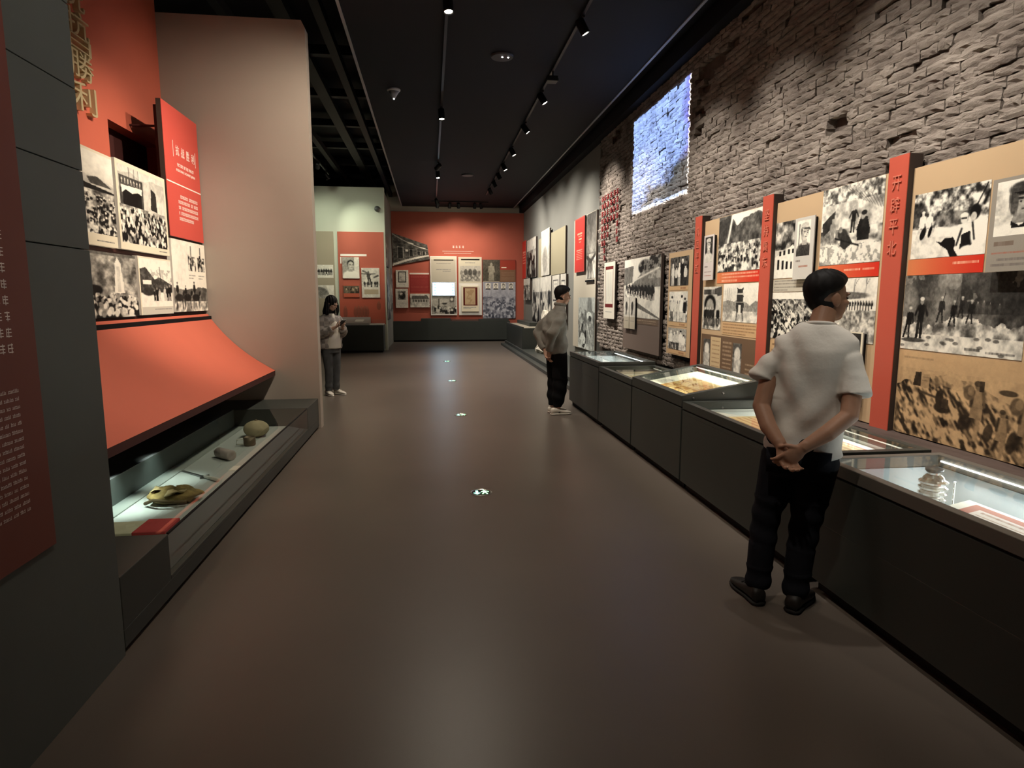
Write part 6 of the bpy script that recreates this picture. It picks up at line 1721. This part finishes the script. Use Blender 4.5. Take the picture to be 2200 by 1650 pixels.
def hand_prims(mb, w, d, a, k=1.0, curl=(0.5, 0.7, 0.5), spread=0.06, thumb=0.6):
    """w wrist, d towards the fingers, a across from little finger to index; palm closes towards n = d x a"""
    w, d, a = (np.array(q, float) for q in (w, d, a))
    d /= np.linalg.norm(d); a = a - d * (a @ d); a /= np.linalg.norm(a)
    n = np.cross(d, a)
    M = np.stack([a, d, n], 1)
    mb.ell(w + d * 0.045 * k, np.array((0.040, 0.054, 0.017)) * k, 18, 12, M)
    mb.ell(w + (d * 0.070) * k, np.array((0.041, 0.026, 0.015)) * k, 18, 12, M)
    mb.tube([w - d * 0.03 * k, w + d * 0.03 * k], [(0.021 * k, 0.028 * k), (0.018 * k, 0.032 * k)], 14, up=n)
    for q, (off, ln) in enumerate(((-0.030, 0.78), (-0.010, 0.95), (0.011, 1.0), (0.032, 0.92))):
        p = w + (d * (0.078 if q else 0.070) + a * off) * k
        ang = 0.0; pts = [p - d * 0.015 * k, p]; fan = a * (off * spread * 20)
        for sl, cu in zip((0.043, 0.027, 0.021), curl):
            ang += cu * (1 + 0.06 * (1 - q))
            dd = d * math.cos(ang) + n * math.sin(ang) + fan * 0.15
            dd /= np.linalg.norm(dd)
            p = p + dd * sl * ln * k; pts.append(p)
        mb.tube(pts, [0.0095 * k, 0.0097 * k, 0.0090 * k, 0.0083 * k, 0.0062 * k], 10)
        mb.ell(pts[-1], (0.0066 * k,) * 3, 10, 8)
    p = w + (d * 0.022 + a * 0.030) * k
    pts = [w + (d * 0.012 + a * 0.016) * k, p]
    dd = d * 0.62 + a * 0.75 + n * thumb * 0.5; dd /= np.linalg.norm(dd)
    p = p + dd * 0.036 * k; pts.append(p)
    dd = d * 0.85 + a * 0.2 + n * thumb; dd /= np.linalg.norm(dd)
    p = p + dd * 0.032 * k; pts.append(p)
    mb.tube(pts, [0.014 * k, 0.0125 * k, 0.0105 * k, 0.0075 * k], 10); mb.ell(p, (0.0078 * k,) * 3, 10, 8)

def shoe(fig, heel, ang, ln, m, msole, wd=0.048, hh=0.075, ankle=True):
    """heel position (x, y) in the figure frame, ang = toe-out to the person's right"""
    a = math.radians(ang); f = np.array((math.sin(a), math.cos(a), 0)); r = np.array((math.cos(a), -math.sin(a), 0))
    h = np.array((heel[0], heel[1], 0.0))
    def rings(prof, z0):
        out = []
        for s, w, top in prof:
            row = []
            for k in range(16):
                q = 2 * PI * k / 16
                x = math.copysign(abs(math.cos(q)) ** 0.8, math.cos(q)) * w
                z = z0 + (top - z0) * (0.5 + 0.5 * math.copysign(abs(math.sin(q)) ** 0.8, math.sin(q)))
                row.append(h + f * s * ln + r * x + np.array((0, 0, z)))
            out.append(row)
        return out
    up = fig.raw('shoe', MB().rings(rings([(0.0, wd * 0.55, 0.06), (0.03, wd * 0.74, 0.085), (0.12, wd * 0.80, 0.098), (0.28, wd * 0.80, 0.095), (0.42, wd * 0.85, 0.080), (0.58, wd * 0.97, 0.066), (0.74, wd, 0.056), (0.88, wd * 0.86, 0.048), (0.97, wd * 0.55, 0.038), (1.0, wd * 0.25, 0.030)], 0.016)), m)
    fig.raw('sole', MB().rings(rings([(-0.012, wd * 0.5, 0.022), (0.05, wd * 0.86, 0.026), (0.4, wd * 0.86, 0.024), (0.62, wd * 1.06, 0.022), (0.8, wd * 1.06, 0.022), (0.95, wd * 0.75, 0.022), (1.015, wd * 0.3, 0.022)], 0.0)), msole, parent=up)
    fig.raw('laces', MB().tube([h + f * 0.40 * ln - r * 0.028 + np.array((0, 0, 0.079)), h + f * 0.42 * ln + np.array((0, 0, 0.085)), h + f * 0.40 * ln + r * 0.028 + np.array((0, 0, 0.079))], 0.004, 8)
            .tube([h + f * 0.50 * ln - r * 0.030 + np.array((0, 0, 0.070)), h + f * 0.52 * ln + np.array((0, 0, 0.077)), h + f * 0.50 * ln + r * 0.030 + np.array((0, 0, 0.070))], 0.004, 8), msole, parent=up)

M_skin = mat('skin', (0.36, 0.20, 0.13), rough=0.5, spec=0.3, var=0.06, vscale=18)

# ---- man in the white T-shirt, back towards the aisle, hands clasped behind
fg = Figure((1.76, 2.92), 36, 'man seen from behind in a white T-shirt and dark jeans, hands clasped behind him')
hc = (0.156, 0.085, 1.592); HM = rotz(-math.radians(52)) @ rotx(-math.radians(4))
b = MB()
head_prims(b, hc, HM, 1.0)
b.tube([(0.150, 0.055, 1.53), (0.140, 0.025, 1.47), (0.13, 0.005, 1.41)], [0.054, 0.056, 0.068], 18)
b.loft([(0.130, 0.0, 1.42, 0.07, 0.055), (0.12, 0.0, 1.36, 0.130, 0.075), (0.11, 0.0, 1.25, 0.14, 0.09), (0.10, 0.0, 1.05, 0.145, 0.10), (0.09, 0.0, 0.92, 0.15, 0.11), (0.085, 0.0, 0.80, 0.15, 0.11)], 24)
armL = [(-0.010, 0.0, 1.335), (-0.075, -0.035, 1.20), (-0.100, -0.085, 1.055), (-0.055, -0.145, 0.965), (0.012, -0.195, 0.888)]
armR = [(0.260, 0.0, 1.33), (0.298, -0.055, 1.20), (0.288, -0.115, 1.045), (0.205, -0.165, 0.965), (0.105, -0.205, 0.888)]
for A in (armL, armR):
    b.tube(A, [0.044, 0.045, 0.043, 0.040, 0.028], 16)
hand_prims(b, (0.012, -0.197, 0.888), (0.42, -0.18, -0.89), (0.72, 0.45, 0.25), 1.0, (0.45, 0.7, 0.5), thumb=0.4)
hand_prims(b, (0.105, -0.210, 0.888), (-0.70, -0.20, -0.68), (-0.45, -0.25, 0.75), 1.0, (0.35, 0.6, 0.45), thumb=0.5)
for A in ([(0.0, 0, 0.84), (-0.055, 0.01, 0.46), (-0.078, 0, 0.07)], [(0.17, 0, 0.84), (0.13, 0.01, 0.46), (0.10, 0, 0.07)]):
    b.tube(A, [0.075, 0.052, 0.038], 14)
fg.skin('body', b, 0.0048, M_skin, smooth=3)
short_hair(fg, hc, HM, 1.0, front=0.44, side=-0.02, back=-0.80, thick=0.022)
eyes(fg, hc, HM)
b = MB()
b.loft([(0.093, -0.005, 0.820, 0.186, 0.138), (0.095, -0.005, 0.88, 0.184, 0.135), (0.10, 0.0, 1.0, 0.176, 0.128), (0.108, 0.0, 1.12, 0.178, 0.126), (0.115, 0.0, 1.25, 0.186, 0.126), (0.122, 0.0, 1.34, 0.190, 0.114),
        (0.124, 0.0, 1.388, 0.178, 0.098), (0.130, 0.004, 1.432, 0.134, 0.084), (0.137, 0.014, 1.470, 0.078, 0.074)], 40)
b.tube([(0.04, 0.0, 1.330), (-0.040, -0.010, 1.295), (-0.082, -0.028, 1.24), (-0.106, -0.048, 1.185)], [(0.056, 0.078), (0.060, 0.074), (0.060, 0.067), (0.064, 0.066)], 20)
b.tube([(0.205, 0.0, 1.325), (0.275, -0.018, 1.285), (0.293, -0.045, 1.215), (0.300, -0.066, 1.135)], [(0.056, 0.078), (0.064, 0.078), (0.066, 0.074), (0.070, 0.076)], 20)
def folds(v):
    x, y, z = v.T
    d = 0.009 * np.sin(34 * (x - 0.25 * z) + 2 * np.sin(9 * z)) * np.clip((1.34 - z) * 3, 0, 1) + 0.006 * np.sin(21 * z + 17 * x + 3 * np.sin(12 * x)) + 0.004 * np.sin(70 * (z - 0.83) + 9 * x) * np.clip((1.0 - z) * 5, 0, 1)
    d += 0.006 * np.sin(48 * (z + x * 0.8)) * np.clip((0.04 - x) * 8, 0, 1) * (z > 1.1)
    return d
M_tee = mat('tee_white', (0.70, 0.68, 0.63), rough=0.85, spec=0.1, bump=0.6, bscale=11)
tee = fg.skin('t_shirt', b, 0.0075, M_tee, folds, 5)
cr_ = MB()
ringp = [(0.138 + 0.062 * math.cos(a), 0.016 + 0.060 * math.sin(a), 1.462 + 0.010 * math.sin(a + 0.2) * -1) for a in [2 * PI * k / 28 for k in range(29)]]
fg.raw('neck_band', cr_.tube(ringp, 0.010, 10), M_tee, parent=tee)
b = MB()
b.loft([(0.086, -0.005, 0.93, 0.165, 0.12), (0.086, -0.005, 0.86, 0.172, 0.13), (0.085, -0.01, 0.78, 0.178, 0.135), (0.083, -0.005, 0.71, 0.165, 0.12)], 30)
b.tube([(0.0, 0, 0.80), (-0.025, 0.004, 0.64), (-0.060, 0.012, 0.465), (-0.072, 0.0, 0.28), (-0.080, -0.005, 0.075)], [(0.10, 0.088), (0.088, 0.082), (0.071, 0.069), (0.066, 0.064), (0.064, 0.060)], 20)
b.tube([(0.168, 0, 0.80), (0.150, 0.004, 0.64), (0.128, 0.012, 0.465), (0.113, 0.0, 0.28), (0.100, -0.005, 0.065)], [(0.10, 0.092), (0.09, 0.086), (0.075, 0.073), (0.068, 0.066), (0.063, 0.060)], 20)
M_jean = mat('jeans_navy', (0.013, 0.014, 0.019), rough=0.85, spec=0.1, var=0.25, vscale=6, bump=0.3, bscale=24)
jn = fg.skin('jeans', b, 0.009, M_jean, lambda v: 0.004 * np.sin(60 * v[:, 2] + 20 * v[:, 0]) * (np.abs(v[:, 2] - 0.45) < 0.13) + 0.004 * np.sin(70 * v[:, 2]) * (v[:, 2] < 0.2), 4)
for sx, x in ((-1, 0.0), (1, 0.17)):
    fg.raw('back_pocket', MB().hexa([(x - 0.055, -0.146, 0.74), (x + 0.055, -0.146, 0.74), (x + 0.055, -0.13, 0.74), (x - 0.055, -0.13, 0.74), (x - 0.06, -0.142, 0.86), (x + 0.06, -0.142, 0.86), (x + 0.06, -0.12, 0.86), (x - 0.06, -0.12, 0.86)]), M_jean, parent=jn)
M_shoe = mat('shoe_black', (0.018, 0.015, 0.013), rough=0.5)
M_shoesole = mat('sole_black', (0.010, 0.010, 0.010), rough=0.7)
shoe(fg, (-0.055, -0.075), -36, 0.285, M_shoe, M_shoesole)
shoe(fg, (0.092, -0.085), 14, 0.285, M_shoe, M_shoesole)

# ---- man in the grey jacket, in profile, hands behind his back
fg = Figure((1.70, 8.45), 76, 'man in a grey jacket, black trousers and white trainers leaning towards the wall')
hc = (0.0, 0.085, 1.615); HM = rotz(-math.radians(10)) @ rotx(-math.radians(10))
b = MB()
head_prims(b, hc, HM, 1.0)
b.tube([(0, 0.055, 1.56), (0, 0.035, 1.49), (0, 0.015, 1.42)], [0.055, 0.057, 0.07], 16)
b.loft([(0, 0.02, 1.42, 0.07, 0.055), (0, 0.01, 1.35, 0.13, 0.075), (0, -0.02, 1.2, 0.14, 0.10), (0, 0.0, 1.0, 0.14, 0.10), (0, 0.0, 0.84, 0.15, 0.11)], 22)
aR = [(0.165, 0.01, 1.345), (0.222, -0.09, 1.24), (0.235, -0.185, 1.12), (0.16, -0.17, 0.99), (0.085, -0.15, 0.875)]
aL = [(-0.165, 0.01, 1.345), (-0.222, -0.09, 1.24), (-0.235, -0.185, 1.12), (-0.12, -0.18, 0.98), (0.0, -0.165, 0.875)]
for A in (aR, aL): b.tube(A, [0.040, 0.044, 0.042, 0.038, 0.027], 14)
hand_prims(b, (0.085, -0.15, 0.875), (-0.25, 0.22, -0.93), (0.3, 0.9, 0.1), 1.0, (0.4, 0.6, 0.5))
hand_prims(b, (0.0, -0.165, 0.875), (0.55, 0.1, -0.80), (0.3, 0.85, 0.3), 1.0, (0.4, 0.6, 0.5))
for x in (-0.085, 0.085): b.tube([(x, 0, 0.86), (x, 0.01, 0.47), (x, -0.01, 0.07)], [0.07, 0.05, 0.036], 12)
fg.skin('body', b, 0.0065, mat('skin_fair', (0.46, 0.29, 0.21), rough=0.5, spec=0.3), smooth=3)
short_hair(fg, hc, HM, 1.0, front=0.52, side=-0.06, back=-0.84, thick=0.030, seed=3)
eyes(fg, hc, HM)
b = MB()
b.loft([(0, -0.005, 0.845, 0.185, 0.150), (0, -0.01, 0.93, 0.188, 0.155), (0, -0.03, 1.05, 0.195, 0.165), (0, -0.045, 1.16, 0.205, 0.168), (0, -0.03, 1.28, 0.205, 0.145), (0, 0.0, 1.37, 0.185, 0.115), (0, 0.02, 1.43, 0.12, 0.085), (0, 0.035, 1.475, 0.075, 0.075), (0, 0.045, 1.50, 0.066, 0.070)], 32)
for A in (aR, aL): b.tube([np.array(A[0]) * (0.8, 1, 1), A[1], A[2], A[3], (np.array(A[4]) * 0.85 + np.array(A[3]) * 0.15)], [(0.085, 0.09), 0.076, 0.068, 0.058, 0.047], 18)
def jf(v):
    x, y, z = v.T
    return 0.008 * np.sin(30 * z + 14 * y + 3 * np.sin(10 * x)) + 0.005 * np.sin(41 * y - 22 * z)
jk = fg.skin('jacket', b, 0.010, mat('jacket_grey', (0.21, 0.205, 0.18), rough=0.8, spec=0.15, var=0.15, vscale=8, bump=0.4, bscale=20), jf, 4)
fg.raw('collar', MB().tube([(0.070 * math.cos(a), 0.045 + 0.074 * math.sin(a), 1.50 + 0.012 * math.sin(-a)) for a in [2 * PI * k / 24 for k in range(25)]], [(0.02, 0.012)] * 25, 10), MATS['jacket_grey'], parent=jk)
b = MB()
b.loft([(0, -0.005, 0.97, 0.165, 0.125), (0, -0.005, 0.86, 0.175, 0.14), (0, -0.005, 0.76, 0.17, 0.13)], 26)
for x in (-0.085, 0.085): b.tube([(x, 0, 0.84), (x, 0.012, 0.62), (x, 0.02, 0.42), (x, 0.0, 0.24), (x * 0.9, -0.015, 0.105)], [(0.095, 0.115), (0.092, 0.112), (0.085, 0.105), (0.075, 0.095), (0.055, 0.062)], 18)
fg.skin('trousers', b, 0.011, mat('trousers_black', (0.008, 0.008, 0.009), rough=0.8, spec=0.1), lambda v: 0.006 * np.sin(38 * v[:, 2] + 20 * v[:, 1]) * (v[:, 2] < 0.5), 4)
M_wsh = mat('trainer_white', (0.66, 0.62, 0.54), rough=0.6)
M_wso = mat('trainer_sole', (0.72, 0.69, 0.62), rough=0.6)
shoe(fg, (0.082, -0.115), 6, 0.29, M_wsh, M_wso)
shoe(fg, (-0.082, -0.075), -8, 0.29, M_wsh, M_wso)
fg.raw('shoe_stripe', MB().tube([(0.128, -0.02, 0.03), (0.132, 0.02, 0.055), (0.126, 0.06, 0.055), (0.132, 0.09, 0.03)], 0.006, 8), M_shoe)

# ---- woman with long black hair looking at her phone
fg = Figure((-1.63, 10.59), 138, 'woman with long black hair in a padded checked jacket, looking down at her phone')
hc = (-0.01, 0.05, 1.50); HM = rotz(math.radians(22)) @ rotx(-math.radians(26))
b = MB()
head_prims(b, hc, HM, 0.93)
b.tube([(0, 0.02, 1.44), (0, 0.0, 1.38), (0, -0.01, 1.32)], [0.046, 0.048, 0.06], 14)
b.loft([(0, 0, 1.33, 0.10, 0.06), (0, 0, 1.27, 0.15, 0.08), (0, 0, 1.1, 0.135, 0.095), (0, 0, 0.95, 0.12, 0.09), (0, 0, 0.8, 0.14, 0.10)], 20)
aR = [(0.15, 0.0, 1.27), (0.195, -0.01, 1.12), (0.205, 0.02, 1.00), (0.15, 0.14, 1.06), (0.065, 0.235, 1.125)]
aL = [(-0.15, 0.0, 1.27), (-0.195, -0.01, 1.12), (-0.205, 0.02, 1.00), (-0.15, 0.14, 1.06), (-0.065, 0.235, 1.125)]
for A in (aR, aL): b.tube(A, [0.042, 0.04, 0.037, 0.034, 0.024], 12)
hand_prims(b, (0.062, 0.238, 1.127), (-0.45, 0.75, 0.48), (-0.5, -0.2, 0.6), 0.9, (0.5, 0.7, 0.5))
hand_prims(b, (-0.062, 0.238, 1.127), (0.45, 0.75, 0.48), (0.5, -0.2, 0.6), 0.9, (-0.5, -0.7, -0.5), thumb=-0.6)
for x in (-0.08, 0.08): b.tube([(x, 0, 0.80), (x, 0.015, 0.43), (x, -0.01, 0.06)], [0.068, 0.047, 0.033], 12)
fg.skin('body', b, 0.0065, MATS['skin_fair'], smooth=3)
eyes(fg, hc, HM, 0.93)
b = MB()
b.ell(np.array(hc) + HM @ np.array((0, -0.025, 0.03)), (0.088, 0.102, 0.098), 26, 18, HM)
b.loft([(-0.005, -0.03, 1.31, 0.105, 0.075), (-0.005, -0.03, 1.38, 0.108, 0.085), (-0.01, -0.01, 1.46, 0.095, 0.085), (-0.01, 0.0, 1.53, 0.085, 0.08)], 24)
for sx in (-1, 1): b.tube([(sx * 0.075 - 0.01, 0.045, 1.55), (sx * 0.092 - 0.01, 0.07, 1.46), (sx * 0.095, 0.075, 1.38), (sx * 0.10, 0.06, 1.31)], [(0.02, 0.03), (0.022, 0.035), (0.022, 0.032), (0.01, 0.02)], 12)
fg.skin('hair', b, 0.008, MATS['hair_black'], lambda v: 0.004 * np.sin(90 * np.arctan2(v[:, 0], v[:, 1] + 0.03) * 0.25), 4)
b = MB()
sec = []
for k in range(25):
    z = 0.765 + k * 0.0235
    w = 0.192 - 0.02 * max(0, (z - 1.2) / 0.13) - 0.075 * max(0, (z - 1.26) / 0.07) ** 1.2
    r_ = 0.012 * abs(math.sin((z - 0.765) * PI / 0.10))
    sec.append((0, -0.015, z, w + r_, max(0.07, w * 0.72) + r_))
b.loft(sec, 30)
for A in (aR, aL):
    pts_ = []; rad_ = []
    P_ = [np.array(q) for q in A]; P_[0] = P_[0] * np.array((0.8, 1, 1)); P_[4] = P_[4] * 0.75 + P_[3] * 0.25
    for i in range(4):
        for s_ in range(5):
            t_ = s_ / 5; pts_.append(P_[i] * (1 - t_) + P_[i + 1] * t_)
            rad_.append((0.074, 0.070, 0.064, 0.056)[i] + 0.010 * abs(math.sin((i * 5 + s_) * 0.78)))
    b.tube(pts_, rad_, 16)
def plaid_mat():
    m = bpy.data.materials.new('jacket_check'); m.use_nodes = True
    nt = m.node_tree; bs = nt.nodes['Principled BSDF']; bs.inputs['Roughness'].default_value = 0.7
    tc = nt.nodes.new('ShaderNodeTexCoord'); ck = nt.nodes.new('ShaderNodeTexChecker')
    ck.inputs['Scale'].default_value = 14; ck.inputs['Color1'].default_value = (0.20, 0.18, 0.165, 1); ck.inputs['Color2'].default_value = (0.34, 0.31, 0.28, 1)
    nt.links.new(tc.outputs['Object'], ck.inputs['Vector']); nt.links.new(ck.outputs[0], bs.inputs['Base Color'])
    return m
jk = fg.skin('jacket', b, 0.010, plaid_mat(), None, 2)
b = MB()
b.loft([(0, 0.055, 0.775, 0.135, 0.115), (0, 0.055, 0.90, 0.13, 0.115), (0, 0.052, 1.05, 0.115, 0.112), (0, 0.045, 1.18, 0.085, 0.10), (0, 0.03, 1.28, 0.06, 0.085), (0, 0.015, 1.335, 0.05, 0.07)], 26)
fg.skin('t_shirt', b, 0.009, mat('tee_cream', (0.70, 0.66, 0.57), rough=0.85, spec=0.1), lambda v: 0.004 * np.sin(34 * v[:, 2] + 25 * v[:, 0]), 3)
b = MB()
b.loft([(0, 0.0, 0.88, 0.15, 0.115), (0, 0.0, 0.78, 0.165, 0.13), (0, 0.0, 0.70, 0.155, 0.12)], 24)
for x in (-0.08, 0.08): b.tube([(x, 0, 0.76), (x * 0.95, 0.008, 0.58), (x * 0.9, 0.015, 0.42), (x * 0.85, 0.0, 0.24), (x * 0.85, -0.01, 0.075)], [0.086, 0.078, 0.066, 0.062, 0.062], 16)
fg.skin('jeans', b, 0.010, mat('jeans_grey', (0.085, 0.088, 0.09), rough=0.85, spec=0.1, var=0.25, vscale=8), lambda v: 0.004 * np.sin(52 * v[:, 2]) * (v[:, 2] < 0.25), 3)
shoe(fg, (0.07, -0.085), 10, 0.245, M_wsh, M_wso, wd=0.042)
shoe(fg, (-0.07, -0.06), -12, 0.245, M_wsh, M_wso, wd=0.042)
ph_ = Figure.__new__(Figure); ph_.R, ph_.F, ph_.P = fg.R, fg.F, fg.P
ph_.root = thing('smartphone', 'slim dark smartphone held by the woman in the padded jacket', 'phone', tuple(fg.P + fg.F * 0.33 + np.array((0, 0, 1.19))))
Mp = rotx(math.radians(38))
def pb(hx, hy, hz, oz=0.0):
    c = np.array((0.0, 0.325, 1.195))
    return [c + Mp @ np.array((x * hx, y * hy, z * hz + oz)) for z in (-1, 1) for x, y in ((-1, -1), (1, -1), (1, 1), (-1, 1))]
ph_.raw('phone_body', MB().hexa(pb(0.037, 0.076, 0.0045)), M_lampbody, False)
ph_.raw('phone_screen', MB().hexa(pb(0.034, 0.072, 0.0005, 0.005)), mat('phone_glass', (0.05, 0.05, 0.06), rough=0.1, emit=(0.7, 0.8, 1.0), estr=0.15), False)
